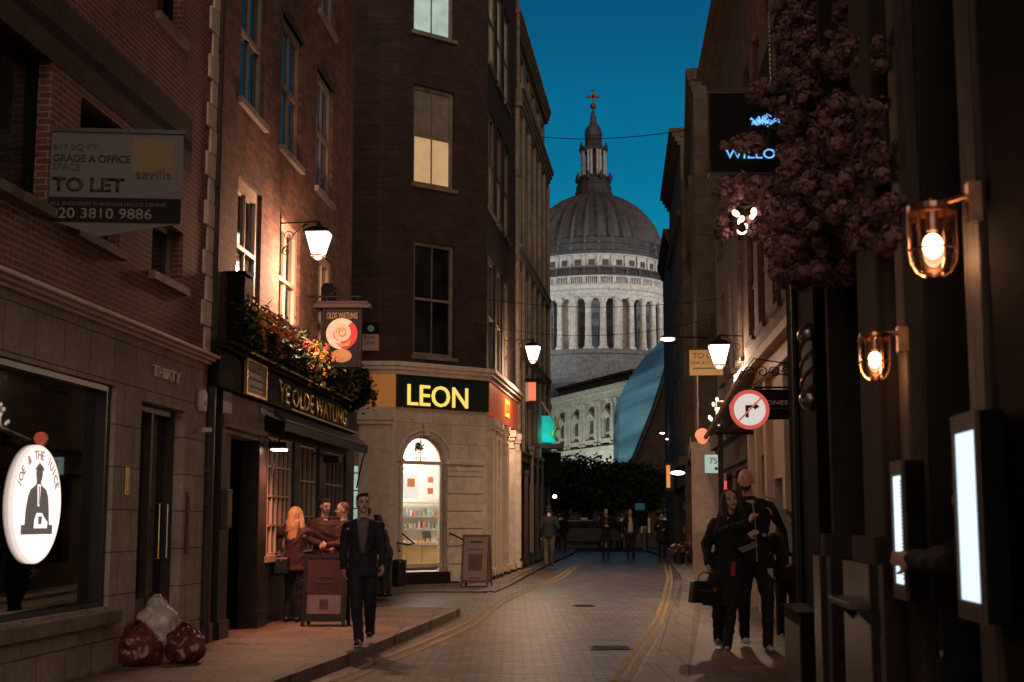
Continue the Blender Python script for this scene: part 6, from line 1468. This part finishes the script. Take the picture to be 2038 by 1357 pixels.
def chain(mb, pts, rs):
    for a, b, ra, rb in zip(pts, pts[1:], rs, rs[1:]): mb.cap_(a, ra, b, rb)
def hand(mb, w, d, up, curl=.5, side=1, s=1.0):
    """w wrist, d pointing direction, up = back-of-hand normal"""
    d = d.normalized(); sd = d.cross(up).normalized() * side; up = sd.cross(d).normalized() * side
    c = w + d * .05 * s
    mb.ell(c, (.040 * s, .047 * s, .018 * s), 12, 8, rot=Matrix((sd, d, up)).transposed())
    for k, ln in enumerate((.068, .078, .073, .056)):
        p = w + d * .088 * s + sd * (-.030 + .020 * k) * s; q = d.copy(); ang = curl
        for j in range(3):
            q = (q * cos(ang) - up * sin(ang)).normalized(); p2 = p + q * ln * s * (.45, .32, .25)[j]; mb.cap_(p, (.0095, .0088, .008)[j] * s, p2, (.0088, .008, .007)[j] * s, 8); p = p2
            up = (up * cos(ang) + q * 0 + d * 0).normalized() if False else up
            ang = curl * 1.1
    p = w + d * .03 * s - sd * .033 * s; q = (d * .7 - sd * .7 - up * .25 * curl).normalized(); p2 = p + q * .04 * s; mb.cap_(p, .013 * s, p2, .011 * s, 8); q = (d - sd * .15 - up * curl * .6).normalized(); mb.cap_(p2, .011 * s, p2 + q * .034 * s, .009 * s, 8)
def person(label, loc, H=1.75, yaw=0, J={}, top=('cloth_black', 'jacket'), legs='cloth_black', shoes='leather_black', hair=('short', 'hair_dark'), skin='skin', build=1.0,
           vox=.010, coat=0, head_yaw=0, head_pitch=0, head_roll=0, beard=None, shirt=None, group=None, hands=(.5, .5), hand_dir=(None, None), skirt=None, female=False, face=True, open_front=None, leg_r=1.0):
    k = H / 1.75
    j = dict(pelvis=V(0, 0, .93), hipa=V(-.085, 0, .91), hipb=V(.085, 0, .91), kneea=V(-.095, -.02, .50), kneeb=V(.095, -.02, .50), anka=V(-.10, .02, .085), ankb=V(.10, .02, .085),
             chest=V(0, .0, 1.25), neck=V(0, .01, 1.47), head=V(0, -.015, 1.625), sha=V(-.20, .01, 1.41), shb=V(.20, .01, 1.41),
             ela=V(-.235, .04, 1.12), elb=V(.235, .04, 1.12), wra=V(-.235, -.04, .87), wrb=V(.235, -.04, .87), toea=None, toeb=None)
    for a, b in J.items(): j[a] = V(*b)
    for a in j:
        if j[a] is not None: j[a] = j[a] * k
    t = None; b = build
    HR = Matrix.Rotation(head_yaw, 3, 'Z') @ Matrix.Rotation(head_pitch, 3, 'X') @ Matrix.Rotation(head_roll, 3, 'Y')
    hc = j['head']
    body = MB()
    body.ell(hc + HR @ V(0, .010, .020), (.074 * k, .094 * k, .100 * k), 18, 12, rot=HR)
    body.ell(hc + HR @ V(0, -.018, -.045), (.055 * k, .068 * k, .070 * k), 16, 10, rot=HR)
    body.ell(hc + HR @ V(0, -.060, -.088), (.026 * k, .022 * k, .020 * k), 10, 8, rot=HR)
    body.cap_(hc + HR @ V(0, -.080, .018), .008, hc + HR @ V(0, -.102, -.022), .015, 8)
    for s_ in (-1, 1):
        body.ell(hc + HR @ V(s_ * .076 * k, .012, -.005), (.010, .020, .032), 8, 8, rot=HR); body.ell(hc + HR @ V(s_ * .034, -.070, .032), (.024, .012, .008), 8, 6, rot=HR); body.ell(hc + HR @ V(s_ * .04, -.055, -.03), (.024, .022, .026), 8, 6, rot=HR)
    body.ell(hc + HR @ V(0, -.078, -.052), (.024, .012, .010), 8, 6, rot=HR)
    chain(body, [j['neck'] - V(0, 0, .06), j['neck'], hc + HR @ V(0, .02, -.05)], [.078 * b, .062 * (.85 if female else 1), .056])
    pe, ch, nk = j['pelvis'], j['chest'], j['neck']
    def mixv(a, c, f): return a * (1 - f) + c * f
    def torso(mb, g=0, hem=None, z_hips=1):
        wst = .115 if female else .135; cst = .135 if female else .158; hp = .155 if female else .15
        st = []
        if hem is not None: st += hem
        st += [(pe + V(0, 0, -.06), (hp * b + g), (.105 * b + g)), (pe + V(0, 0, .06), (hp * .98 * b + g), (.108 * b + g)), (mixv(pe, ch, .5), (wst * b + g), (.098 * b + g)), (ch, (cst * b + g), (.115 * b + g)), (mixv(ch, nk, .5), (cst * .98 * b + g), (.10 * b + g)), (mixv(ch, nk, .72), (.105 * b + g * .6), (.072 * b + g * .6)), (nk - V(0, 0, .02), (.052 + g * .4), (.056 + g * .4))]
        loft(mb, st)
        for s_ in ('a', 'b'): sv = j['sh' + s_] * .93 + V(0, 0, j['sh' + s_].z * .045); mb.cap_(mixv(ch, nk, .82), .052 * b + g * .4, sv, .044 * b + g * .6); mb.cap_(mixv(ch, nk, .5), .075 * b, sv - V(0, 0, .03), .05 * b)
        return mb
    torso(body)
    for s_ in ('a', 'b'):
        chain(body, [j['sh' + s_] * .93 + V(0, 0, j['sh' + s_].z * .045), j['el' + s_], j['wr' + s_]], [.044 * b, .038 * b, .027])
        d = j['wr' + s_] - j['el' + s_]; i_ = 0 if s_ == 'a' else 1
        hd = V(*hand_dir[i_]) if hand_dir[i_] else d
        out = V(-1 if s_ == 'a' else 1, -.2, .1)
        if abs(hd.normalized().dot(out.normalized())) > .85: out = V(0, -1, .3)
        hand(body, j['wr' + s_] + d.normalized() * .0, hd, out, hands[i_], 1 if s_ == 'a' else -1, 1.0 if not female else .9)
        chain(body, [j['hip' + s_], j['knee' + s_], j['ank' + s_]], [.085 * b, .055, .038])
        body.cap_(j['ank' + s_] - V(0, 0, .03), .035, j['ank' + s_] + V(0, -.10, -.045), .030)
    root = remeshed(body, 'person', skin, vox, 3)
    root.location = loc; root.rotation_euler = (0, 0, yaw); tag(root, label, 'person', group)
    # top
    tp = MB(); g = .018
    hem = None
    if coat: hem = [(pe + V(0, 0, -.05 - coat), (.185 + .12 * coat) * b, (.14 + .06 * coat) * b), (pe + V(0, 0, -.05 - coat * .5), (.185 + .05 * coat) * b, .14 * b)]
    else: hem = [(pe + V(0, 0, -.10), .165 * b + .012, .115 * b + .012)]
    torso(tp, g, hem)
    for s_ in ('a', 'b'): chain(tp, [j['sh' + s_] * .93 + V(0, 0, j['sh' + s_].z * .045), mixv(j['sh' + s_] * .93 + V(0, 0, j['sh' + s_].z * .045), j['el' + s_], .3), j['el' + s_], mixv(j['el' + s_], j['wr' + s_], .93)], [.062 * b, .064 * b, .056 * b, .044])
    tp.lathe([(.075, 0), (.07, .045), (.05, .05)], tuple(nk - V(0, 0, .05)), 14)
    tn = {'jacket': 'jacket', 'coat': 'coat', 'top': 'top'}.get(top[1], top[1])
    remeshed(tp, tn, top[0], vox, 5, root)
    # trousers
    lg = MB(); loft(lg, [(pe + V(0, 0, -.10), .155 * b, .115 * b), (pe + V(0, 0, .05), .155 * b, .115 * b)])
    for s_ in ('a', 'b'):
        chain(lg, [mixv(pe, j['hip' + s_], .6) + V(0, 0, -.05), j['hip' + s_] - V(0, 0, .06), j['knee' + s_], mixv(j['knee' + s_], j['ank' + s_], .5), j['ank' + s_] - V(0, 0, .015)], [.10 * b, .098 * b * leg_r, .070 * leg_r, .062 * leg_r, .054 * leg_r])
    remeshed(lg, 'trousers', legs, vox, 5, root)
    # shoes
    for s_ in ('a', 'b'):
        a_ = j['ank' + s_]; sm = MB(); base = a_.z - .085
        dr = j['toe' + s_].normalized() if j['toe' + s_] is not None else V(0, -1, 0)
        sm.cap_(V(a_.x, a_.y, base + .045) - dr * .035, .040, V(a_.x, a_.y, base + .033) + dr * .14, .034); sm.cap_(V(a_.x, a_.y, base + .05), .043, V(a_.x, a_.y, base + .09), .042)
        sh_ = remeshed(sm, 'shoe', shoes, .012, 2, root)
        so_ = MB(); q = V(dr.y, -dr.x, 0) * .042; c0 = V(a_.x, a_.y, base); p_ = [c0 - dr * .075 + q * .8, c0 + dr * .10 + q, c0 + dr * .17 + q * .6, c0 + dr * .17 - q * .6, c0 + dr * .10 - q, c0 - dr * .075 - q * .8]
        so_.rings([[x + V(0, 0, z_) for x in p_] for z_ in (0, .018)]); part('sole', so_, 'shoe_white' if shoes == 'shoe_white' or 'cloth' in shoes else 'leather_black', sh_)
    # hair
    kind, hm = hair; hb = MB()
    if kind == 'short':
        hb.ell(hc + HR @ V(0, .028, .045), (.083, .092, .093), 16, 10, rot=HR); hb.ell(hc + HR @ V(.0, -.03, .105), (.06, .05, .03), 12, 8, rot=HR); hb.cap_(hc + HR @ V(-.03, .07, -.02), .045, hc + HR @ V(.03, .07, -.02), .045)
    elif kind == 'long':
        hb.ell(hc + HR @ V(0, .022, .038), (.090, .098, .095), 16, 10, rot=HR)
        for s_ in (-1, 1): chain(hb, [hc + HR @ V(s_ * .068, .0, .06), hc + HR @ V(s_ * .094, .0, -.05), hc + HR @ V(s_ * .108, .005, -.17) + V(0, 0, 0), hc + V(s_ * .115, -.01, -.33)], [.036, .042, .046, .020])
        chain(hb, [hc + HR @ V(0, .07, .02), hc + V(0, .09, -.15), hc + V(0, .10, -.34)], [.085, .085, .05])
        if True: hb.cap_(hc + V(-.05, .085, -.1), .06, hc + V(-.05, .10, -.32), .035); hb.cap_(hc + V(.05, .085, -.1), .06, hc + V(.05, .10, -.32), .035)
    elif kind == 'crop':
        hb.ell(hc + HR @ V(0, .022, .038), (.078, .090, .088), 16, 10, rot=HR)
    if kind != 'bald': remeshed(hb, 'hair', hm, max(.009, vox), 2, root)
    if beard:
        bb = MB(); bb.ell(hc + HR @ V(0, -.022, -.068), (.063, .070, .056), 14, 10, rot=HR); bb.ell(hc + HR @ V(0, -.06, -.10), (.034, .03, .026), 10, 8, rot=HR)
        bo = remeshed(bb, 'beard', beard, .009, 2, root)
    if face:
        for s_ in (-1, 1):
            e_ = part('eye', MB().ell(hc + HR @ V(s_ * .032, -.082, .015), (.014, .006, .0065), 10, 8, rot=HR), 'hair_dark', root, smooth=True)
            part('eyebrow', MB().cap_(hc + HR @ V(s_ * .018, -.092, .036), .0045, hc + HR @ V(s_ * .05, -.080, .038), .003, 6), 'hair_dark' if hm != 'hair_grey' else 'hair_grey', root)
        part('mouth', MB().cap_(hc + HR @ V(-.020, -.089, -.052), .0045, hc + HR @ V(.020, -.089, -.052), .0045, 6), 'cloth_red', root)
    if shirt:
        sb = MB(); n = 8; pts = []
        z0_, z1_, w0, w1 = shirt[1]
        rr = []
        for i in range(7):
            f = i / 6; z_ = (z0_ + (z1_ - z0_) * f) * k; w_ = w0 + (w1 - w0) * f; yy = -(.10 + .028 * sin(pi * min(1, f * 1.1))) * b - .022 + (pe.y * (1 - f) + ch.y * f) + (.05 * max(0, f - .75) * 4 if f > .75 else 0)
            rr.append([V(w_ * q + (pe.x * (1 - f) + ch.x * f), yy + abs(q) ** 2 * .02, z_) for q in (-1, -.5, 0, .5, 1)] + [V(w_ * q + (pe.x * (1 - f) + ch.x * f), yy + .05, z_) for q in (1, -1)])
        sb.rings(rr); part('shirt', sb, shirt[0], root, smooth=True)
    return root
def gp(px, py, z): return onz(px, py, z)
def placed(px, py, z=.12):
    p = gp(px, py, z); return (p.x, p.y, p.z)
# --- the couple on the right pavement
pm = placed(1506, 1296, .09); sc_ = FPX / pm[1]
mh = (1296 - 946) / sc_
man = person('tall bald bearded man in black track jacket with pale sleeve stripes, looking up', pm, H=mh * 1.01, yaw=radians(4),
    J=dict(hipa=(-.09, 0, .91), hipb=(.10, 0, .91), kneea=(-.10, .0, .50), anka=(-.055, .24, .13), kneeb=(.10, -.13, .51), ankb=(.055, -.24, .09),
           sha=(-.245, .01, 1.41), shb=(.255, .01, 1.40), ela=(-.33, -.08, 1.14), wra=(-.08, -.28, 1.24), elb=(.36, .03, 1.14), wrb=(.37, -.02, .90), head=(-.035, -.03, 1.64), neck=(-.01, .0, 1.475)),
    top=('cloth_black', 'track_jacket'), legs='cloth_black', shoes='shoe_white', hair=('crop', 'hair_dark'), skin='skin_pink', build=1.36, vox=.009, head_yaw=radians(-16), head_pitch=radians(-7), beard='hair_dark',
    hands=(1.0, .8), hand_dir=((.25, -.3, .6), (0, -.3, -1)), leg_r=1.08)
# replace cropped hair by bare scalp: remove it
for c in list(man.children):
    if c.name.startswith('hair'): bpy.data.objects.remove(c)
kk = mh * 1.01 / 1.75
mb = MB()
for dx in (-.022, 0, .022):
    mb.tube([V(.10 + dx * .3, -.065, 1.490) * kk, V(.225 + dx, -.078, 1.455) * kk, V(.285 + dx, -.075, 1.36) * kk, V(.375 + dx, -.052, 1.14) * kk, V(.385 + dx, -.080, .93) * kk], .011, 5)
part('sleeve_stripes', mb, 'stripe', man)
mb = MB()
part('zip', MB().tube([V(-.005, -.10, 1.45) * kk, V(.0, -.172, 1.32) * kk, V(.003, -.182, 1.15) * kk, V(.005, -.170, .86) * kk], .006, 5), 'stripe', man)
part('chest_emblem', MB().prism([(.085, 1.30), (.12, 1.30), (.125, 1.325), (.115, 1.335), (.1025, 1.32), (.09, 1.335), (.08, 1.325)], -.185 * kk * 1.0, -.165), 'stripe', man)
mb = MB(); loftc = [V(-.01, .0, 1.44) * kk, V(-.01, .0, 1.50) * kk]; mb.lathe([(.082, 0), (.088, .03), (.075, .065), (.066, .065), (.07, .02)], tuple(V(-.01, .005, 1.435) * kk), 18); part('collar', mb, 'cloth_black', man, smooth=True)
part('phone_tag', MB().box(.13, .19, -.175, -.165, .70 * kk, .79 * kk).moved(Matrix.Rotation(0, 4, 'Y')), 'stripe', man)
pw = placed(1441, 1297, .09)
wh = (1297 - 986) / (FPX / pw[1])
wom = person('smiling woman with long auburn hair in an open dark coat, leaning on the tall man', pw, H=wh * 1.02, yaw=radians(-6),
    J=dict(hipa=(-.085, 0, .91), hipb=(.075, 0, .91), kneea=(-.09, .0, .50), anka=(-.06, .20, .13), kneeb=(.05, -.12, .50), ankb=(.02, -.22, .09), head=(.0, -.02, 1.625), sha=(-.165, .01, 1.39), shb=(.16, .01, 1.40),
           ela=(-.235, .03, 1.11), wra=(-.215, -.08, .93), elb=(.10, -.12, 1.13), wrb=(.185, -.23, 1.25)),
    top=('cloth_black', 'coat'), legs='cloth_black', shoes='cloth_grey', hair=('long', 'hair_auburn'), skin='skin', female=True, build=1.18, vox=.009, coat=.42, head_roll=radians(-14), head_yaw=radians(14), hands=(1.0, .35), hand_dir=((0, -.2, -1), (.8, -.2, .45)), leg_r=1.02)
wom.rotation_euler = (0, radians(3.5), radians(-6)); man.rotation_euler = (0, radians(-1.5), radians(4))
part('crimson_top', MB().box(.03, .085, -.165, -.14, .86, 1.02), 'cloth_crimson', wom, bevel=.01)
part('necklace', MB().box(-.02, .025, -.125, -.115, 1.20, 1.36), 'skin', wom, bevel=.006)
mb = MB(); 
for q in range(3): mb.tube([V(.10 + .02 * q, -.215, 1.17 - .015 * q), V(.20 + .02 * q, -.265, 1.215 - .014 * q), V(.28 + .02 * q, -.262, 1.26 - .014 * q)], .006, 5)
part('bracelets', mb, 'stripe', wom)
hb_ = thing('handbag', 'structured black leather handbag hanging from the woman\'s hand', 'handbag', (pw[0] - .22, pw[1] - .14, pw[2] + .56), radians(12))
part('body', MB().prism([(-.19, 0), (.19, 0), (.155, .24), (-.155, .24)], -.07, .07), 'leather_black', hb_, bevel=.012); part('flap', MB().prism([(-.16, .245), (.16, .245), (.165, .17), (-.165, .17)], -.075, -.068), 'leather_black', hb_, bevel=.004)
part('handle', MB().tube([(-.09, 0, .23), (-.07, 0, .31), (0, 0, .345), (.07, 0, .31), (.09, 0, .23)], .008), 'leather_black', hb_); part('trim', MB().tube([(-.10, -.08, .15), (.0, -.085, .13), (.12, -.08, .16)], .006).box(.07, .10, -.09, -.07, .12, .17), 'steel', hb_)
# --- the man walking on the kerb, left
p1_ = placed(720, 1284, .12)
wm = person('young man in a dark open jacket walking along the kerb towards the camera', p1_, H=(1284 - 994) / (FPX / p1_[1]) * 1.015, yaw=radians(3),
    J=dict(kneea=(-.06, -.16, .51), anka=(-.02, -.26, .10), kneeb=(.085, .02, .49), ankb=(.08, .26, .15), toea=(-.15, -1, 0), ela=(-.235, .07, 1.12), wra=(-.225, -.02, .88), elb=(.225, -.02, 1.12), wrb=(.235, -.14, .92), head=(-.005, -.02, 1.635)),
    top=('cloth_navy', 'jacket'), legs='cloth_navy', shoes='cloth_charcoal', hair=('short', 'hair_dark'), skin='skin', build=1.02, vox=.009, head_yaw=radians(12), coat=.09, shirt=('cloth_grey', (1.05, 1.46, .03, .075)), hands=(.5, .6), leg_r=1.1)
# --- drinkers outside the pub
p2_ = placed(584, 1238, .12)
w2 = person('blonde woman seen from behind holding her phone up with both hands outside the pub', p2_, H=1.66, yaw=radians(158),
    J=dict(sha=(-.165, .01, 1.39), shb=(.16, .01, 1.40), elb=(.36, -.10, 1.31), wrb=(.17, -.20, 1.54), ela=(-.08, -.26, 1.36), wra=(.12, -.30, 1.53), kneeb=(.10, -.02, .5), head=(0, -.01, 1.62)),
    top=('wine_cloth', 'jacket'), legs='cloth_black', shoes='leather_black', hair=('long', 'hair_blonde'), female=True, vox=.010, hands=(.9, .9), leg_r=.9, coat=.10)
bg_ = thing('shoulder_bag', 'dark shoulder bag on the blonde woman\'s hip', 'bag', (p2_[0] - .16, p2_[1] - .16, p2_[2] + .80), 0)
part('body', MB().box(-.13, .11, -.06, .05, -.12, .14), 'leather_black', bg_, bevel=.03); part('strap', MB().tube([(-.10, .0, .13), (.0, .03, .40), (.14, .06, .60)], .010), 'leather_black', bg_); part('stud', MB().ell((0, -.065, .08), (.014, .008, .014)).ell((-.08, -.065, .10), (.014, .008, .014)), 'brass', bg_)
p3_ = placed(643, 1226, .12)
person('dark haired man in a dark red jacket facing his friend outside the pub', p3_, H=1.80, yaw=radians(28), J=dict(ela=(-.25, -.04, 1.13), wra=(-.10, -.22, 1.05), elb=(.24, -.02, 1.13), wrb=(.1, -.22, 1.02)), top=('cloth_red', 'jacket'), legs='cloth_charcoal', hair=('short', 'hair_dark'), skin='skin_pink', build=1.12, vox=.011, head_yaw=radians(12), head_pitch=radians(8), coat=.08)
p4_ = (p3_[0] + .36, p3_[1] - .62, p3_[2])
person('man in a reddish quilted jacket turned sideways to talk outside the pub', p4_, H=1.74, yaw=radians(-78), J=dict(ela=(-.20, -.06, 1.13), wra=(-.06, -.26, 1.08), elb=(.24, -.02, 1.13), wrb=(.12, -.24, 1.10)), top=('cloth_red', 'jacket'), legs='cloth_black', hair=('crop', 'hair_ginger'), skin='skin_pink', build=1.15, vox=.011, coat=.05)
p5 = at(748, HOR, 26.5)
person('dark haired person standing behind the walking man near the planter', (p5.x - .16, 26.5, hill(26.5) + .10), H=1.70, yaw=radians(150), top=('cloth_navy', 'jacket'), legs='cloth_black', vox=.013, face=False)
p5 = at(768, HOR, 27.2)
person('person in dark clothes leaning forward beside the planter', (p5.x, 27.3, hill(27) + .10), H=1.60, yaw=radians(-115), J=dict(chest=(0, -.10, 1.22), neck=(0, -.17, 1.43), head=(0, -.23, 1.58), sha=(-.17, -.14, 1.38), shb=(.17, -.14, 1.38), ela=(-.22, -.22, 1.12), wra=(-.18, -.42, 1.02), elb=(.22, -.22, 1.12), wrb=(.2, -.40, 1.0)), top=('cloth_navy', 'jacket'), legs='cloth_black', vox=.013, face=False)
# --- figures further up the street
def far(label, px, py, Htop, z=0.0, **k):
    p = placed(px, py, z); h = (py - Htop) / (FPX / p[1]); k.setdefault('vox', .016); k.setdefault('face', True)
    return person(label, p, H=h * 1.01, **k)
ph_ = onz(1207, 1113, 0); 
far('bald man in dark clothes with hands at his chest walking down the road centre', 1207, 1113, 1015, hair=('crop', 'hair_grey'), skin='skin_pink', J=dict(ela=(-.25, .0, 1.12), wra=(-.08, -.20, 1.15), elb=(.25, .0, 1.12), wrb=(.08, -.2, 1.13), ankb=(.06, -.1, .09), kneeb=(.08, -.06, .5)), shirt=('cloth_khaki', (1.05, 1.43, .03, .05)))
far('stout man in an open dark jacket and white shirt walking down the road', 1255, 1113, 1016, hair=('crop', 'hair_ginger'), skin='skin_pink', build=1.22, J=dict(wra=(-.30, -.05, .88), ela=(-.28, .03, 1.12), wrb=(.27, 0, .88), anka=(-.09, -.08, .09)), top=('cloth_black', 'jacket'), shirt=('cloth_white', (.92, 1.44, .10, .06)), coat=.08)
far('man in a dark coat reading a phone on the right yellow lines', 1318, 1113, 1022, hair=('short', 'hair_dark'), build=1.2, J=dict(ela=(-.25, -.02, 1.12), wra=(-.20, -.24, 1.2), elb=(.25, 0, 1.12), wrb=(.1, -.2, 1.1)), coat=.22, skin='skin_pink', head_pitch=radians(18))
far('man in a dark jacket and khaki trousers walking away on the left pavement', 1093, 1128, 1010, .08, yaw=radians(172), legs='cloth_khaki', top=('cloth_black', 'jacket'), J=dict(ela=(-.27, .05, 1.13), wra=(-.2, -.1, .98), anka=(-.07, -.12, .1), ankb=(.07, .08, .085)), build=1.1)
far('small dark figure with a pale bag walking away behind the man in khaki trousers', 1120, 1098, 1024, .08, yaw=radians(165), hair=('short', 'hair_dark'), legs='cloth_charcoal', J=dict(anka=(-.07, -.15, .1), ankb=(.07, .18, .15)), face=False)
far('dark figure walking between the two men in the road, farther off', 1233, 1094, 1028, 0, hair=('short', 'hair_dark'), vox=.02)
p6 = at(1563, HOR, 17.8)
person('dim red haired woman in dark clothes behind the tall man\'s shoulder', (p6.x, 17.8, .09), H=1.62, yaw=radians(10), hair=('long', 'hair_ginger'), female=True, vox=.012, top=('cloth_navy', 'coat'), coat=.1)
# --- person in the bar doorway reaching out past the light box
p7 = F6.pt(F6.u(1885, HOR, -.0), -.12, 0)
def toF6(px, py, n):
    u_, z_ = F6.uz(px, py, n); return F6.pt(u_, n, z_)
base = Vector((F6.pt(F6.uz(1932, 1040, -.12)[0], -.12, 0)))
yaw_ = F6.rot; Rz = Matrix.Rotation(-0, 3, 'Z')
wr = toF6(1815, 1112, .15) - base; el = toF6(1888, 1124, .10) - base; sh_ = toF6(1925, 1040, -.05) - base
per7 = person('shadowed person in the bar doorway resting an arm across the farther menu box', tuple(base), H=1.68, yaw=0,
    J=dict(ela=tuple(el / .96), wra=tuple(wr / .96), sha=(-.17, .0, 1.39)), top=('cloth_black', 'top'), legs='cloth_black', hair=('short', 'hair_dark'), vox=.010, hands=(.4, .5), hand_dir=((-.5, .7, .0), None))

# ================================================================ rubbish bags and clutter
def bag(label, px, py, Y, rx, ry, rz, m_, seed, knot=True, tie='cloth_crimson'):
    random.seed(seed); p = at(px, py, Y); mb = MB(); mb.ell((0, 0, 0), (rx, ry, rz), 44, 30)
    from mathutils import noise as NZ
    vs = []; o_ = Vector((seed * 3.1, 0, 0))
    for v in mb.v:
        v = Vector(v); d = v.normalized(); t_ = v.z / rz
        n_ = NZ.noise(d * 1.6 + o_) * .26 + NZ.noise(d * 3.2 + o_) * .14 - abs(NZ.noise(d * 4.5 + o_)) * .16
        a = atan2(v.y, v.x); q = 1 + n_ + (.07 * sin(9 * a + seed + 3 * NZ.noise(d * 3)) * max(0, t_)) - (.45 * max(0, t_ - .35)) + .12 * max(0, -t_)
        w_ = Vector((v.x * q, v.y * q, v.z * (1 + .5 * n_)))
        if t_ > .75: w_.z += (t_ - .75) * .12
        w_.z = max(w_.z, -rz * .74 + .02 * NZ.noise(d * 9)); vs.append(tuple(w_))
    mb.v = vs; z = hill(p.y) + .12 + rz * .78
    t = thing('rubbish_bag', label, 'rubbish bag', (p.x, p.y, z), 0, 'rubbish bags by the entrance')
    part('bag', mb, m_, t, smooth=True); k = MB(); k.lathe([(.02, rz * .82), (.015, rz * .95), (.05, rz * 1.08), (.03, rz * 1.12)], n=9); part('knot', k, m_, t); part('tie', MB().lathe([(.024, rz * .90), (.026, rz * .95)], n=9).tube([(.02, 0, rz * .93), (.08, -.02, rz * 1.05), (.09, 0, rz * .92)], .008, 5), tie, t); return t
bag('brownish full rubbish bag slumped against the stone pier, left of the three', 272, 1310, 14.2, .24, .22, .24, 'plastic_red_bag', 3)
bag('reddish striped rubbish bag on the right of the three', 366, 1310, 14.5, .21, .2, .22, 'plastic_red_bag', 8)
wb = bag('pale translucent rubbish bag bulging with a red tie on top of the other bags', 311, 1250, 14.7, .25, .22, .31, 'plastic_clear_bag', 5); wb.location.z += .10
mb = MB(); random.seed(2)
for i in range(5): mb.ell((random.gauss(0, .1), random.gauss(0, .04), .01), (.05, .03, .012), 8, 5)
p_ = placed(478, 1282, .12); single('litter', mb, 'poster_grey', 'few crumpled paper scraps on the red-lit pavement', 'litter', (p_[0], p_[1], p_[2] + .0), 0)
for px, py, r_, lab in ((1162, 1206, .20, 'small dark drain cover in the middle of the setts'), (1215, 1290, .26, 'larger worn drain cover low in the road centre')):
    p_ = onz(px, py, 0); mb = MB(); mb.box(-r_, r_, -r_, r_, .004, .012)
    for k in range(5): mb.box(-r_ * .85, r_ * .85, -r_ * .8 + k * r_ * .36, -r_ * .66 + k * r_ * .36, .012, .017)
    single('drain_cover', mb, 'iron', lab, 'drain cover', tuple(p_), 0, group='drain covers in the road')
# A-board in front of the pub
pa = placed(648, 1246, .12)
aboard('dark red chalk sandwich board with a pale strip outside the pub', (pa[0], pa[1], pa[2]), pi - radians(4), .31, 1.0, .2, 'black_paint', 'chalkboard', [(.12, .88, .18, .44, 'poster_grey'), (.28, .72, .60, .64, 'dark_trim'), (.35, .65, .68, .72, 'dark_trim'), (.4, .6, .24, .38, 'old_trim')])
pa = placed(698, 1210, .12); 
t_ = thing('barrel_table', 'dark tall drinking table by the pub corner behind the walking man', 'table', (pa[0] - .10, pa[1] + .3, pa[2]), 0); part('top', MB().lathe([(.28, 1.02), (.28, 1.06)], n=24), 'dark_wood', t_); part('stem', MB().lathe([(.04, .04), (.04, 1.02)], n=10), 'iron', t_); part('foot', MB().lathe([(.24, 0), (.22, .04)], n=18), 'iron', t_)
